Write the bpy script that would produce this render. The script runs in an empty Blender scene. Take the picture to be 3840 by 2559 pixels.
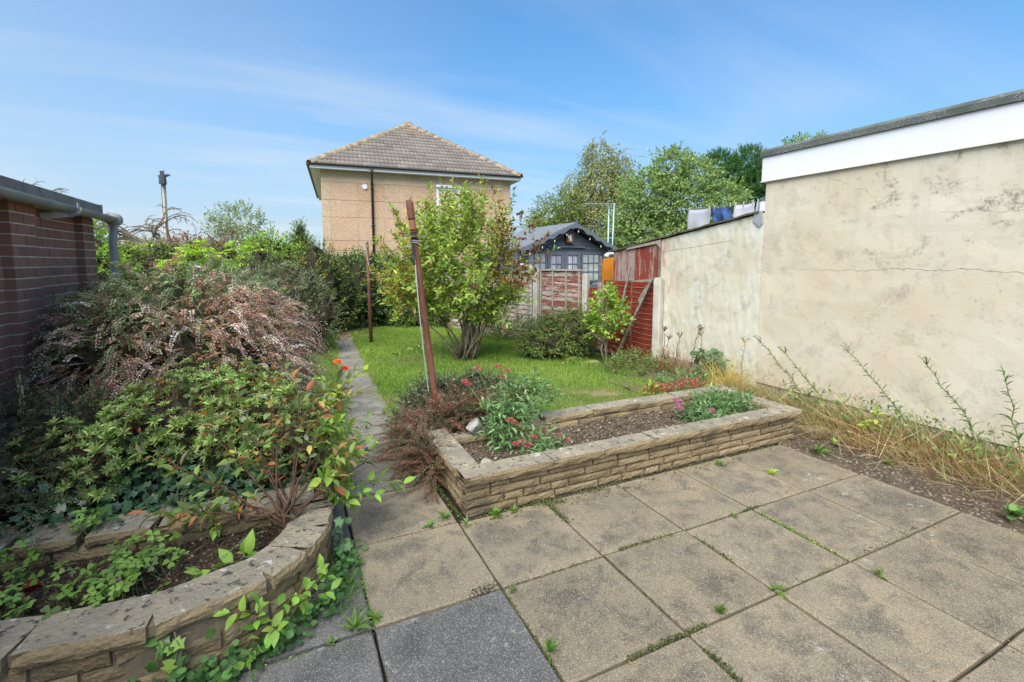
import bpy, math, random
import numpy as np
from mathutils import Vector, Matrix, Euler

S = bpy.context.scene
COL = S.collection
R = math.radians
random.seed(7)

# ------------------------------------------------------------------ camera
cam = bpy.data.cameras.new("camera"); camo = bpy.data.objects.new("camera", cam); COL.objects.link(camo)
cam.sensor_fit = 'HORIZONTAL'; cam.sensor_width = 36.0
cam.lens = 16.68; cam.shift_y = -0.0310; cam.clip_start = 0.05; cam.clip_end = 1500
camo.location = (0, 0, 1.6)
camo.rotation_euler = (R(90 - 5.71), 0, R(-25.24))
S.camera = camo

# ------------------------------------------------------------------ world, sun, exposure
SUN_AZ = R(222); SUN_EL = R(52)
W = bpy.data.worlds.new("World"); S.world = W; W.use_nodes = True
nt = W.node_tree; nt.nodes.clear()
def wn(t, **k):
    n = nt.nodes.new(t)
    for a, b in k.items(): setattr(n, a, b)
    return n
out = wn('ShaderNodeOutputWorld'); bg = wn('ShaderNodeBackground')
sky = wn('ShaderNodeTexSky', sky_type='NISHITA', sun_disc=False)
sky.sun_elevation = SUN_EL; sky.sun_rotation = SUN_AZ
sky.altitude = 0; sky.air_density = 1.0; sky.dust_density = 1.6; sky.ozone_density = 2.5
tc = wn('ShaderNodeTexCoord'); sep = wn('ShaderNodeSeparateXYZ'); nt.links.new(tc.outputs['Generated'], sep.inputs[0])
def wmath(op, a, b=None, clamp=False):
    n = wn('ShaderNodeMath', operation=op); n.use_clamp = clamp
    for i, v in enumerate((a, b)):
        if v is None: continue
        if isinstance(v, (int, float)): n.inputs[i].default_value = v
        else: nt.links.new(v, n.inputs[i])
    return n.outputs[0]
zc = wmath('MAXIMUM', sep.outputs[2], 0.0)
den = wmath('ADD', zc, 0.12)
cx = wmath('DIVIDE', sep.outputs[0], den); cy = wmath('DIVIDE', sep.outputs[1], den)
cmb = wn('ShaderNodeCombineXYZ'); nt.links.new(cx, cmb.inputs[0]); nt.links.new(cy, cmb.inputs[1])
mp = wn('ShaderNodeMapping'); nt.links.new(cmb.outputs[0], mp.inputs[0])
mp.inputs['Rotation'].default_value = (0, 0, R(110)); mp.inputs['Scale'].default_value = (0.32, 1.5, 1)
mp.inputs['Location'].default_value = (0.6, 0.35, 0)
def wnoise(vec, sc, det, rough, dist=0.0):
    n = wn('ShaderNodeTexNoise'); nt.links.new(vec, n.inputs['Vector'])
    n.inputs['Scale'].default_value = sc; n.inputs['Detail'].default_value = det
    n.inputs['Roughness'].default_value = rough; n.inputs['Distortion'].default_value = dist
    return n.outputs[0]
c1 = wnoise(mp.outputs[0], 0.9, 7, 0.55, 0.6)
c2 = wnoise(cmb.outputs[0], 0.28, 3, 0.5)
w1 = wmath('MULTIPLY', wmath('SUBTRACT', c1, 0.43), 3.4, True)
w2 = wmath('MULTIPLY', wmath('SUBTRACT', c2, 0.36), 3.2, True)
cl = wmath('MULTIPLY', wmath('MULTIPLY', w1, w2), 1.0)
# thin veil that thickens towards the sun's side of the sky, as in the photograph
veil = wmath('MULTIPLY', wmath('ADD', wmath('MULTIPLY', sep.outputs[0], -0.55), 0.20), 0.60, True)
fac = wmath('ADD', cl, veil, True)
hz = wmath('MULTIPLY', wmath('POWER', wmath('SUBTRACT', 1.0, zc, True), 2.6), 0.78)
hz2 = wmath('MULTIPLY', wmath('POWER', wmath('SUBTRACT', 1.0, zc, True), 9.0), 0.85)
tint = wn('ShaderNodeMixRGB', blend_type='MULTIPLY'); tint.inputs[0].default_value = 1.0
nt.links.new(sky.outputs[0], tint.inputs[1]); tint.inputs[2].default_value = (0.27, 0.56, 0.735, 1)
mixh = wn('ShaderNodeMixRGB'); nt.links.new(hz, mixh.inputs[0]); nt.links.new(tint.outputs[0], mixh.inputs[1])
mixh.inputs[2].default_value = (0.98, 1.66, 2.30, 1)
mixg = wn('ShaderNodeMixRGB'); nt.links.new(hz2, mixg.inputs[0]); nt.links.new(mixh.outputs[0], mixg.inputs[1]); mixg.inputs[2].default_value = (2.3, 2.52, 2.7, 1)
mixc = wn('ShaderNodeMixRGB'); nt.links.new(fac, mixc.inputs[0]); nt.links.new(mixg.outputs[0], mixc.inputs[1])
mixc.inputs[2].default_value = (2.45, 2.62, 2.78, 1)
nt.links.new(mixc.outputs[0], bg.inputs[0]); bg.inputs[1].default_value = 0.116
nt.links.new(bg.outputs[0], out.inputs[0])

sun = bpy.data.lights.new("sun", 'SUN'); suno = bpy.data.objects.new("sun", sun); COL.objects.link(suno)
sun.energy = 2.2; sun.angle = R(56); sun.color = (1.0, 0.925, 0.81)
sdir = Vector((math.sin(SUN_AZ) * math.cos(SUN_EL), math.cos(SUN_AZ) * math.cos(SUN_EL), math.sin(SUN_EL)))
suno.rotation_euler = (-sdir).to_track_quat('-Z', 'Y').to_euler()
suno.location = sdir * 40
S.view_settings.view_transform = 'Standard'; S.view_settings.look = 'None'
S.view_settings.gamma = 1.0; S.view_settings.exposure = 1.53; S.view_settings.use_curve_mapping = False

# ------------------------------------------------------------------ materials
class NT:
    def __init__(s, name):
        s.m = bpy.data.materials.new(name); s.m.use_nodes = True; s.t = s.m.node_tree
        s.b = s.t.nodes['Principled BSDF']; s.o = s.t.nodes['Material Output']
        s._pos = None
    def n(s, t, **k):
        x = s.t.nodes.new(t)
        for a, b in k.items(): setattr(x, a, b)
        return x
    def put(s, sock, v):
        if v is None: return
        if hasattr(v, 'is_output'): s.t.links.new(v, sock)
        elif isinstance(v, (tuple, list)) and len(v) == 3 and sock.type == 'RGBA': sock.default_value = (*v, 1)
        else: sock.default_value = v
    @property
    def pos(s):
        if s._pos is None: s._pos = s.n('ShaderNodeNewGeometry').outputs['Position']
        return s._pos
    def normal(s): return s.n('ShaderNodeNewGeometry').outputs['Normal']
    def rnd(s): return s.n('ShaderNodeObjectInfo').outputs['Random']
    def attr(s, name='Col'): return s.n('ShaderNodeAttribute', attribute_name=name).outputs['Color']
    def xyz(s, v):
        x = s.n('ShaderNodeSeparateXYZ'); s.put(x.inputs[0], v); return x.outputs
    def mapv(s, sc=(1, 1, 1), rot=(0, 0, 0), loc=(0, 0, 0), vec=None):
        x = s.n('ShaderNodeMapping'); s.put(x.inputs[0], vec or s.pos)
        x.inputs['Scale'].default_value = sc; x.inputs['Rotation'].default_value = rot; x.inputs['Location'].default_value = loc
        return x.outputs[0]
    def noise(s, sc, det=4, rough=.55, vec=None, dist=0.0):
        x = s.n('ShaderNodeTexNoise'); s.put(x.inputs['Vector'], vec or s.pos)
        x.inputs['Scale'].default_value = sc; x.inputs['Detail'].default_value = det
        x.inputs['Roughness'].default_value = rough; x.inputs['Distortion'].default_value = dist
        return x.outputs[0]
    def noisecol(s, sc, det=2, vec=None):
        x = s.n('ShaderNodeTexNoise'); s.put(x.inputs['Vector'], vec or s.pos)
        x.inputs['Scale'].default_value = sc; x.inputs['Detail'].default_value = det
        return x.outputs[1]
    def voro(s, sc, vec=None, out='Distance', feature='F1'):
        x = s.n('ShaderNodeTexVoronoi', feature=feature); s.put(x.inputs['Vector'], vec or s.pos)
        x.inputs['Scale'].default_value = sc
        return x.outputs[out]
    def math(s, op, a, b=None, clamp=False):
        x = s.n('ShaderNodeMath', operation=op); x.use_clamp = clamp
        s.put(x.inputs[0], a); s.put(x.inputs[1], b); return x.outputs[0]
    def step(s, v, a, b):
        x = s.n('ShaderNodeMapRange', interpolation_type='SMOOTHSTEP'); s.put(x.inputs[0], v)
        x.inputs[1].default_value = a; x.inputs[2].default_value = b; return x.outputs[0]
    def ramp(s, f, stops):
        x = s.n('ShaderNodeValToRGB'); s.put(x.inputs[0], f); e = x.color_ramp.elements
        while len(e) < len(stops): e.new(0.5)
        for i, (p, c) in enumerate(stops):
            e[i].position = p; e[i].color = (*c, 1) if len(c) == 3 else c
        return x.outputs[0]
    def mix(s, f, a, b, mode='MIX'):
        x = s.n('ShaderNodeMixRGB', blend_type=mode); s.put(x.inputs[0], f); s.put(x.inputs[1], a); s.put(x.inputs[2], b)
        return x.outputs[0]
    def bump(s, h, st=.5, d=.01):
        x = s.n('ShaderNodeBump'); s.put(x.inputs['Height'], h); x.inputs['Strength'].default_value = st
        x.inputs['Distance'].default_value = d; s.t.links.new(x.outputs[0], s.b.inputs['Normal'])
    def done(s, col, rough=.8, spec=.3, metal=0.0):
        s.put(s.b.inputs['Base Color'], col); s.put(s.b.inputs['Roughness'], rough)
        s.b.inputs['Specular IOR Level'].default_value = spec; s.b.inputs['Metallic'].default_value = metal
        return s.m

def m_plain(name, c, rough=.6, spec=.3, metal=0, var=.12, sc=6):
    q = NT(name); n = q.noise(sc, 4)
    col = q.ramp(n, [(.3, tuple(x * (1 - var) for x in c)), (.7, tuple(min(1, x * (1 + var)) for x in c))])
    q.bump(q.noise(sc * 12, 2), .15, .004)
    return q.done(col, rough, spec, metal)

def m_leaf(name, rough=.5, trans=.3, spec=.35):
    q = NT(name)
    c = q.attr()
    n = q.noise(90, 2)
    c2 = q.mix(.25, c, q.ramp(n, [(.3, (.6, .6, .5)), (.7, (1, 1, 1))]), 'MULTIPLY')
    q.done(c2, rough, spec)
    tr = q.n('ShaderNodeBsdfTranslucent')
    tcol = q.mix(1.0, c2, (1.0, 1.05, .55), 'MULTIPLY')
    hs = q.n('ShaderNodeHueSaturation'); hs.inputs['Value'].default_value = 1.5; q.put(hs.inputs['Color'], tcol)
    q.put(tr.inputs[0], hs.outputs[0])
    mx = q.n('ShaderNodeMixShader'); mx.inputs[0].default_value = trans
    q.t.links.new(q.b.outputs[0], mx.inputs[1]); q.t.links.new(tr.outputs[0], mx.inputs[2])
    q.t.links.new(mx.outputs[0], q.o.inputs[0])
    return q.m

M = {}
M['leaf'] = m_leaf('leaf', .5, .3)
M['leaf_gloss'] = m_leaf('leaf_gloss', .33, .18, .5)
M['leaf_dry'] = m_leaf('leaf_dry', .8, .2, .15)

def m_attr(name, rough=.8, spec=.2, bsc=60):
    q = NT(name); c = q.mix(.5, q.attr(), q.ramp(q.noise(bsc, 3), [(.3, (.45, .45, .45)), (.7, (1, 1, 1))]), 'MULTIPLY')
    q.bump(q.noise(bsc, 3), .4, .004)
    return q.done(c, rough, spec)
M['attr'] = m_attr('natural_matte')
M['berry'] = m_attr('berry_skin', .3, .5, 30)

def m_paving(name, a, b, dark, sp, dirt=.78):
    q = NT(name)
    r = q.rnd()
    va = q.n('ShaderNodeVectorMath', operation='ADD'); cv = q.n('ShaderNodeCombineXYZ'); q.put(cv.inputs[0], q.math('MULTIPLY', r, 41.0)); q.put(cv.inputs[1], q.math('MULTIPLY', r, 17.0)); q.put(va.inputs[0], q.pos); q.put(va.inputs[1], cv.outputs[0]); q._pos = va.outputs[0]
    big = q.noise(1.7, 5, .6)
    mid = q.noise(7, 5, .65, dist=.5)
    col = q.mix(q.step(big, .35, .68), a, b)
    col = q.mix(q.math('MULTIPLY', q.step(mid, .44, .66), dirt), col, dark)
    sm = q.noise(22, 4, .7)
    col = q.mix(q.math('MULTIPLY', q.step(sm, .55, .75), .5), col, dark)
    oc = q.xyz(q.n('ShaderNodeTexCoord').outputs['Object'])
    ex = q.math('MAXIMUM', q.math('ABSOLUTE', oc[0]), q.math('ABSOLUTE', oc[1]))
    ed = q.step(q.math('ADD', ex, q.math('MULTIPLY', q.math('SUBTRACT', q.noise(5, 4), .5), .28)), .20, .31)
    col = q.mix(q.math('MULTIPLY', ed, .6), col, b)
    dk = q.math('MULTIPLY', q.step(q.noise(2.6, 4, .6, vec=q.mapv(loc=(8, 3, 1))), .50, .66), q.math('SUBTRACT', 1.0, ed))
    col = q.mix(q.math('MULTIPLY', dk, .72), col, dark)
    br = q.math('ADD', q.math('MULTIPLY', r, .36), .80)
    col = q.mix(1, col, q.ramp(br, [(0, (0, 0, 0)), (1, (1, 1, 1))]), 'MULTIPLY')
    v = q.voro(290, out='Color'); g = q.xyz(v)[0]
    col = q.mix(q.math('MULTIPLY', q.step(g, .74, .95), .62), col, sp)
    col = q.mix(q.math('MULTIPLY', q.step(q.xyz(v)[1], .70, .95), .5), col, tuple(x * .35 for x in dark))
    # pale worn scuffs and lichen discs
    sc = q.math('MULTIPLY', q.step(q.noise(2.3, 3, .5, vec=q.mapv(loc=(3, 7, 0))), .58, .72), q.step(q.noise(26, 4, .7), .52, .68))
    col = q.mix(q.math('MULTIPLY', sc, .75), col, (.48, .46, .42))
    wv = q.mix(.12, q.pos, q.noisecol(6.0)); vd = q.voro(3.6, vec=wv); vc = q.xyz(q.voro(3.6, vec=wv, out='Color'))[1]
    ln = q.math('MULTIPLY', q.math('SUBTRACT', 1.0, q.step(vd, .03, .15), True), q.math('GREATER_THAN', vc, .74))
    col = q.mix(q.math('MULTIPLY', q.math('MULTIPLY', ln, .42), q.step(q.noise(30, 5, .75), .40, .62)), col, (.50, .49, .45))
    q.bump(q.math('ADD', q.math('MULTIPLY', q.voro(150), .6), q.noise(30, 3)), .5, .004)
    return q.done(col, .9, .2)
M['pave'] = m_paving('beige_aggregate_paving', (.21, .174, .12), (.275, .222, .148), (.105, .093, .073), (.41, .375, .31))
M['pave_grey'] = m_paving('grey_aggregate_paving', (.124, .119, .112), (.155, .149, .14), (.08, .077, .072), (.35, .34, .325), .5)
M['pave_path'] = m_paving('grey_path_paving', (.24, .215, .175), (.30, .275, .225), (.14, .13, .105), (.40, .38, .34))

def m_soil(name, a, b, stone=.0):
    q = NT(name); n = q.noise(9, 6, .7)
    col = q.mix(q.step(n, .35, .65), a, b)
    col = q.mix(q.step(q.noise(60, 4, .7), .5, .75), col, tuple(x * .5 for x in a))
    if stone:
        v = q.voro(70, out='Color'); col = q.mix(q.math('MULTIPLY', q.step(q.xyz(v)[0], .86, .93), stone), col, (.36, .30, .22))
    q.bump(q.math('ADD', q.noise(45, 5, .7), q.noise(12, 3)), 1.0, .02)
    return q.done(col, 1.0, .1)
M['soil'] = m_soil('bed_soil', (.095, .072, .055), (.15, .115, .085), .8)
M['soil_dark'] = m_soil('dark_soil', (.045, .032, .024), (.085, .06, .043), .4)
M['joint'] = m_soil('joint_dirt', (.028, .025, .018), (.055, .047, .032))
q = NT('lawn_turf'); n = q.noise(2.2, 5, .6)
c = q.mix(q.step(n, .4, .66), (.075, .14, .022), (.12, .17, .04)); c = q.mix(q.step(q.noise(1.1, 4, .6, vec=q.mapv(loc=(5, 2, 0))), .56, .70), c, (.25, .21, .11))
q.bump(q.noise(80, 4), .8, .02); M['turf'] = q.done(c, 1, .1)
q = NT('far_ground'); c = q.mix(q.step(q.noise(.5, 4), .4, .6), (.06, .085, .025), (.10, .09, .05)); M['ground'] = q.done(c, 1, .05)

def m_stone(name, top=False):
    q = NT(name); r = q.rnd()
    n = q.noise(6, 5, .65)
    c = q.ramp(q.math('ADD', q.math('MULTIPLY', n, .6), q.math('MULTIPLY', r, .4)), [(.22, (.185, .14, .085)), (.5, (.285, .215, .125)), (.78, (.34, .265, .165))])
    c = q.mix(q.math('MULTIPLY', q.step(q.noise(3.1, 5, .65, vec=q.mapv(loc=(9, 1, 4))), .50, .68), .7), c, (.10, .083, .06))
    c = q.mix(q.math('MULTIPLY', q.step(q.noise(60, 4, .7), .55, .75), .6), c, (.12, .095, .06))
    if top:
        nz = q.step(q.xyz(q.normal())[2], .55, .85)
        g = q.mix(q.step(q.noise(5, 5, .7), .35, .6), (.34, .29, .205), (.25, .22, .17))
        g = q.mix(q.step(q.noise(24, 4, .65), .56, .66), g, (.075, .07, .06))
        g = q.mix(q.step(q.noise(15, 4, .6, vec=q.mapv(loc=(2, 9, 3))), .60, .68), g, (.48, .46, .41))
        c = q.mix(nz, c, g)
    else:
        c = q.mix(q.math('MULTIPLY', q.step(q.noise(12, 4, .6, vec=q.mapv(loc=(2, 9, 3))), .62, .7), .5), c, (.40, .37, .30))
    q.bump(q.math('ADD', q.noise(35, 6, .7), q.math('MULTIPLY', q.voro(60), .5)), .9, .012)
    return q.done(c, .95, .15)
M['stone'] = m_stone('rough_buff_stone'); M['coping'] = m_stone('lichened_coping', True)
M['mortar_dark'] = m_plain('dirty_mortar', (.12, .10, .075), .95, .1, var=.4, sc=20)
M['mortar_tan'] = m_plain('tan_mortar', (.21, .165, .12), .95, .1, var=.3, sc=20)
M['rock'] = m_plain('grey_rock', (.29, .285, .265), .95, .15, var=.35, sc=16)

# render wall with soot, damp patches and hairline cracks
def m_render(name, low):
    q = NT(name); p = q.xyz(q.pos); y, z = p[1], p[2]
    a = q.noise(1.1, 5, .6); b = q.noise(3.5, 6, .65, dist=.4)
    if low: c = q.ramp(a, [(.3, (.64, .58, .45)), (.5, (.69, .645, .53)), (.7, (.73, .70, .61))])
    else: c = q.ramp(a, [(.32, (.66, .56, .43)), (.5, (.68, .61, .49)), (.68, (.70, .65, .56))])
    # faint ghost of the blockwork
    vec = q.n('ShaderNodeCombineXYZ'); q.put(vec.inputs[0], y); q.put(vec.inputs[1], z)
    bt = q.n('ShaderNodeTexBrick'); q.put(bt.inputs['Vector'], q.mix(.06, vec.outputs[0], q.noisecol(2.0)))
    bt.inputs['Scale'].default_value = 1; bt.inputs['Brick Width'].default_value = .46; bt.inputs['Row Height'].default_value = .23
    bt.inputs['Mortar Size'].default_value = .012; bt.inputs['Mortar Smooth'].default_value = 1
    bt.inputs['Color1'].default_value = (1, 1, 1, 1); bt.inputs['Color2'].default_value = (.93, .91, .87, 1); bt.inputs['Mortar'].default_value = (.97, .96, .92, 1)
    c = q.mix(.8, c, bt.outputs[0], 'MULTIPLY')
    c = q.mix(q.math('MULTIPLY', q.step(b, .50, .72), .55), c, (.44, .39, .31))
    if low:
        fl = q.step(q.noise(4.2, 6, .7, vec=q.mapv(loc=(1, 4, 2)), dist=.7), .50, .60)
        c = q.mix(q.math('MULTIPLY', fl, .55), c, (.71, .71, .67))
        gr = q.step(q.noise(5.5, 6, .7, vec=q.mapv(loc=(6, 1, 8)), dist=.5), .55, .68)
        c = q.mix(q.math('MULTIPLY', gr, .55), c, (.36, .36, .30))
        rs = q.math('MULTIPLY', q.step(y, 5.2, 5.66), q.step(q.noise(7, 4, .6, vec=q.mapv((1, 1, .35))), .47, .62))
        rs = q.math('MULTIPLY', rs, q.step(z, .9, 1.3))
        c = q.mix(q.math('MULTIPLY', rs, .8), c, (.55, .27, .19))
    # sooty mould: strong near the top right, lighter elsewhere
    m1 = q.step(q.noise(3.4, 6, .72, vec=q.mapv((1, 1, 1.35), loc=(0, 2.2, 1.1)), dist=.35), .50, .64)
    m2 = q.step(q.noise(30, 6, .8), .40, .60)
    upper = q.math('ADD', q.math('MULTIPLY', q.step(z, 1.2, 2.2), q.math('SUBTRACT', 1.0, q.step(y, 2.2, 3.6), True)), .34, True)
    soot = q.math('MULTIPLY', q.math('MULTIPLY', m1, m2), upper)
    c = q.mix(q.math('MULTIPLY', soot, .78), c, (.13, .115, .095))
    m3 = q.math('MULTIPLY', q.step(q.noise(11, 5, .7, vec=q.mapv(loc=(4, 4, 4))), .62, .72), m2)
    c = q.mix(q.math('MULTIPLY', m3, .6), c, (.20, .17, .135))
    dr = q.math('MULTIPLY', q.step(q.noise(7, 5, .65, vec=q.mapv((1, 1, .10))), .50, .68), q.step(z, 1.5, 2.5))
    c = q.mix(q.math('MULTIPLY', dr, .24), c, (.42, .35, .26))
    # mould speckle in a damp band along the foot
    ft = q.math('MULTIPLY', q.math('SUBTRACT', 1.0, q.step(z, .12, .55), True), q.step(q.noise(14, 5, .75), .50, .66))
    c = q.mix(q.math('MULTIPLY', ft, .65), c, (.24, .21, .17))
    # hairline cracks
    def crack(coord, at, amp, w, sc, lim=None):
        wob = q.math('MULTIPLY', q.math('SUBTRACT', q.noise(sc, 6, .65), .5), amp)
        d = q.math('ABSOLUTE', q.math('ADD', q.math('SUBTRACT', coord, at), wob))
        f = q.math('SUBTRACT', 1.0, q.step(d, w * .35, w), True)
        return q.math('MULTIPLY', f, lim) if lim is not None else f
    if not low:
        k = crack(z, 1.52, .16, .0042, 3.0, q.math('SUBTRACT', 1.0, q.step(y, 3.1, 3.8), True))
        c = q.mix(q.math('MULTIPLY', k, .8), c, (.20, .17, .13))
        k2 = crack(q.math('ADD', z, q.math('MULTIPLY', y, -.75)), .10, .5, .004, 2.2, q.step(z, 1.85, 2.1))
        c = q.mix(q.math('MULTIPLY', k2, .6), c, (.22, .19, .15))
        k3 = crack(z, 2.02, .3, .004, 1.7, q.math('SUBTRACT', 1.0, q.step(y, 1.9, 2.4), True))
        c = q.mix(q.math('MULTIPLY', k3, .6), c, (.22, .19, .15))
    else:
        k = crack(q.math('ADD', z, q.math('MULTIPLY', y, .10)), 2.31, .10, .006, 4.0, q.step(y, 4.2, 4.6))
        c = q.mix(q.math('MULTIPLY', k, .8), c, (.22, .19, .15))
    q.bump(q.math('ADD', q.math('MULTIPLY', q.noise(9, 5, .6), 1.2), q.noise(55, 4, .6)), .16, .010)
    return q.done(c, .92, .2)
M['render'] = m_render('stained_cream_render', False); M['render_low'] = m_render('flaking_cream_render', True)
M['plinth'] = m_plain('grey_render_plinth', (.36, .31, .24), .9, .2, var=.2, sc=4)

q = NT('brown_brick'); n = q.noise(14, 5, .65); r = q.rnd()
c = q.ramp(q.math('ADD', q.math('MULTIPLY', n, .4), q.math('MULTIPLY', r, .6)), [(.2, (.215, .115, .092)), (.5, (.255, .135, .105)), (.85, (.30, .148, .112))])
c = q.mix(q.step(q.noise(90, 4, .7), .6, .75), c, (.34, .27, .24)); q.bump(q.noise(60, 4), .4, .005); M['brick'] = q.done(c, .9, .2)
M['mortar'] = m_plain('pale_mortar', (.60, .55, .51), .95, .1, var=.2, sc=25)

q = NT('roof_tile'); n = q.noise(1.2, 5, .65); r = q.rnd()
c = q.ramp(q.math('ADD', q.math('MULTIPLY', n, .6), q.math('MULTIPLY', r, .4)), [(.2, (.15, .132, .118)), (.5, (.205, .18, .16)), (.8, (.255, .225, .20))])
c = q.mix(q.step(q.noise(7, 5, .75), .58, .72), c, (.13, .11, .095)); c = q.mix(q.math('MULTIPLY', q.step(q.noise(10, 5, .7, vec=q.mapv(loc=(4, 2, 1))), .60, .70), .7), c, (.42, .38, .32))
zz = q.xyz(q.pos)[2]
c = q.mix(q.math('MULTIPLY', q.math('MULTIPLY', q.step(zz, 6.7, 7.4), q.step(q.noise(3, 4, .7), .45, .6)), .75), c, (.42, .23, .09))
q.bump(q.noise(40, 4), .4, .01); M['tile'] = q.done(c, .95, .1)
q = NT('lichened_ridge'); c = q.mix(q.step(q.noise(5, 5, .7), .42, .6), (.22, .19, .16), (.42, .32, .20)); c = q.mix(q.step(q.noise(9, 5, .7, vec=q.mapv(loc=(1, 3, 1))), .58, .68), c, (.40, .22, .09))
q.bump(q.noise(30, 4), .5, .02); M['ridge'] = q.done(c, .95, .1)
def m_dash(name, a, b):
    q = NT(name); r = q.rnd(); c = q.mix(r, a, b)
    c = q.mix(q.math('MULTIPLY', q.step(q.noise(2.4, 5, .7), .45, .7), .5), c, (.42, .33, .25))
    v = q.voro(60, out='Color'); x = q.xyz(v)
    c = q.mix(q.math('MULTIPLY', q.step(x[0], .72, .85), .6), c, (.68, .58, .46)); c = q.mix(q.math('MULTIPLY', q.step(x[1], .75, .9), .45), c, (.32, .21, .135))
    q.bump(q.voro(38), .6, .02); return q.done(c, .95, .1)
M['dash'] = m_dash('pebbledash', (.56, .335, .20), (.62, .42, .275)); M['dash_plain'] = m_dash('pebbledash_quoin', (.58, .42, .27), (.61, .46, .30))
M['joint_pale'] = m_plain('pale_panel_joint', (.66, .52, .36), .9, .1)
M['upvc'] = m_plain('white_plastic', (.80, .81, .82), .35, .4, var=.03)
M['fascia_white'] = m_plain('white_fascia_board', (.80, .81, .86), .4, .4, var=.04, sc=3)
M['white_paint'] = m_plain('white_paint', (.78, .78, .76), .5, .3, var=.05)
M['blackplastic'] = m_plain('dark_plastic_gutter', (.035, .033, .033), .45, .4)
q = NT('mineral_felt'); v = q.voro(190, out='Color'); c = q.ramp(q.xyz(v)[0], [(0, (.07, .085, .08)), (.6, (.15, .165, .155)), (1, (.30, .32, .30))])
c = q.mix(q.step(q.noise(5, 4), .5, .7), c, (.10, .115, .105)); q.bump(q.voro(190), .6, .006); M['felt'] = q.done(c, .95, .2)
M['galv'] = m_plain('weathered_grey_gutter', (.33, .33, .32), .55, .35, var=.22, sc=5)
M['bargewood'] = m_plain('weathered_fascia', (.23, .20, .18), .8, .2, var=.3, sc=7)
def m_rust(name, k):
    q = NT(name); n = q.noise(16, 6, .7); z = q.mapv((1, 1, .25))
    c = q.ramp(q.noise(9, 6, .7, vec=z), [(.3, (.085, .036, .024)), (.5, (.165, .06, .036)), (.68, (.22, .105, .07))])
    c = q.mix(q.step(n, .58, .72), c, (.28, .21, .17)); q.bump(n, .5, .004); return q.done(c, .75, .3)
M['rust'] = m_rust('rusty_pole', 0)
M['metal_lt'] = m_plain('pale_blue_metal', (.36, .47, .55), .4, .5, .3)
M['aerial'] = m_plain('aluminium', (.55, .56, .58), .4, .5, .6)
M['line'] = m_plain('clothes_line', (.30, .36, .32), .6, .3)

def m_fence(name, paint, bare, bal, sc=(1.5, 1.5, 9)):
    q = NT(name); r = q.rnd()
    n = q.noise(2.6, 7, .78, vec=q.mapv(sc))
    f = q.math('ADD', n, q.math('MULTIPLY', q.math('SUBTRACT', r, .5), .13))
    c1 = q.mix(q.step(q.noise(25, 4, .6, vec=q.mapv((1, 1, 5))), .35, .7), tuple(x * .7 for x in paint), paint)
    c2 = q.mix(q.step(q.noise(18, 5, .7, vec=q.mapv((1, 1, 7))), .35, .68), tuple(x * .6 for x in bare), bare)
    c = q.mix(q.step(f, bal - .05, bal + .05), c1, c2)
    q.bump(q.noise(30, 5, .7, vec=q.mapv((1, 1, 8))), .6, .004)
    return q.done(c, .9, .15)
M['fence_red'] = m_fence('weathered_red_slat', (.26, .085, .068), (.50, .43, .38), .52)
M['fence_white'] = m_fence('bleached_slat', (.30, .14, .12), (.60, .53, .47), .46)
M['fence_batten'] = m_fence('bleached_batten', (.26, .20, .17), (.44, .40, .35), .40, (9, 9, 1.2))
M['red_slat'] = m_fence('red_stained_slat', (.235, .036, .018), (.33, .18, .13), .70)
M['slat_edge'] = m_fence('bare_slat_edge', (.30, .10, .07), (.58, .46, .40), .40, (3, 3, 3))
M['red_board'] = m_fence('streaked_red_board', (.30, .065, .042), (.47, .36, .33), .50, (7, 7, .8))
M['grey_wood'] = m_fence('silvered_timber', (.20, .17, .145), (.34, .31, .28), .5, (6, 6, 6))
q = NT('concrete_post'); c = q.mix(q.step(q.noise(5, 5, .6), .4, .65), (.44, .41, .35), (.54, .51, .45)); c = q.mix(q.step(q.noise(70, 4, .7), .55, .75), c, (.30, .27, .23))
c = q.mix(q.math('MULTIPLY', q.step(q.noise(4, 4, .6, vec=q.mapv(loc=(1, 8, 2))), .6, .7), .5), c, (.40, .26, .13)); q.bump(q.noise(60, 4), .5, .006); M['concrete'] = q.done(c, .95, .15)
M['slate_paint'] = m_plain('slate_grey_paint', (.11, .125, .15), .65, .3, var=.12, sc=4)
M['slate_trim'] = m_plain('slate_grey_trim', (.125, .145, .175), .6, .3, var=.08)
M['slate_roof'] = m_plain('grey_felt_roof', (.17, .19, .21), .9, .2, var=.15, sc=9)
q = NT('window_glass'); q.b.inputs['Roughness'].default_value = .06; M['glass'] = q.done((.045, .055, .06), .06, .6)
q = NT('net_curtain_glass'); c = q.ramp(q.noise(2, 3, vec=q.mapv((1, 1, 14))), [(.35, (.26, .29, .28)), (.65, (.52, .55, .53))]); M['glass_blind'] = q.done(c, .15, .5)
q = NT('lilac_curtain'); c = q.ramp(q.noise(5, 2, vec=q.mapv((6, 1, .2))), [(.35, (.22, .20, .27)), (.5, (.46, .43, .50)), (.7, (.70, .67, .72))]); M['curtain'] = q.done(c, .8, .2)
M['pale_glass'] = m_plain('pale_sky_glass', (.55, .62, .68), .1, .5, var=.1, sc=2)
M['orange'] = m_plain('orange_sheet', (.62, .22, .02), .6, .3, var=.08, sc=3)
M['copper'] = m_plain('amber_lantern', (.24, .10, .055), .4, .5, .3, var=.35, sc=18)
M['bulb'] = m_plain('bulb_glass', (.75, .72, .66), .15, .5, var=.03)
M['cloth_grey'] = m_plain('grey_cloth', (.42, .43, .48), .9, .1, var=.08, sc=4)
M['cloth_blue'] = m_plain('blue_cloth', (.05, .09, .22), .9, .1, var=.35, sc=7)
M['cloth_pale'] = m_plain('pale_grey_cloth', (.52, .53, .58), .9, .1, var=.06, sc=4)
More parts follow.
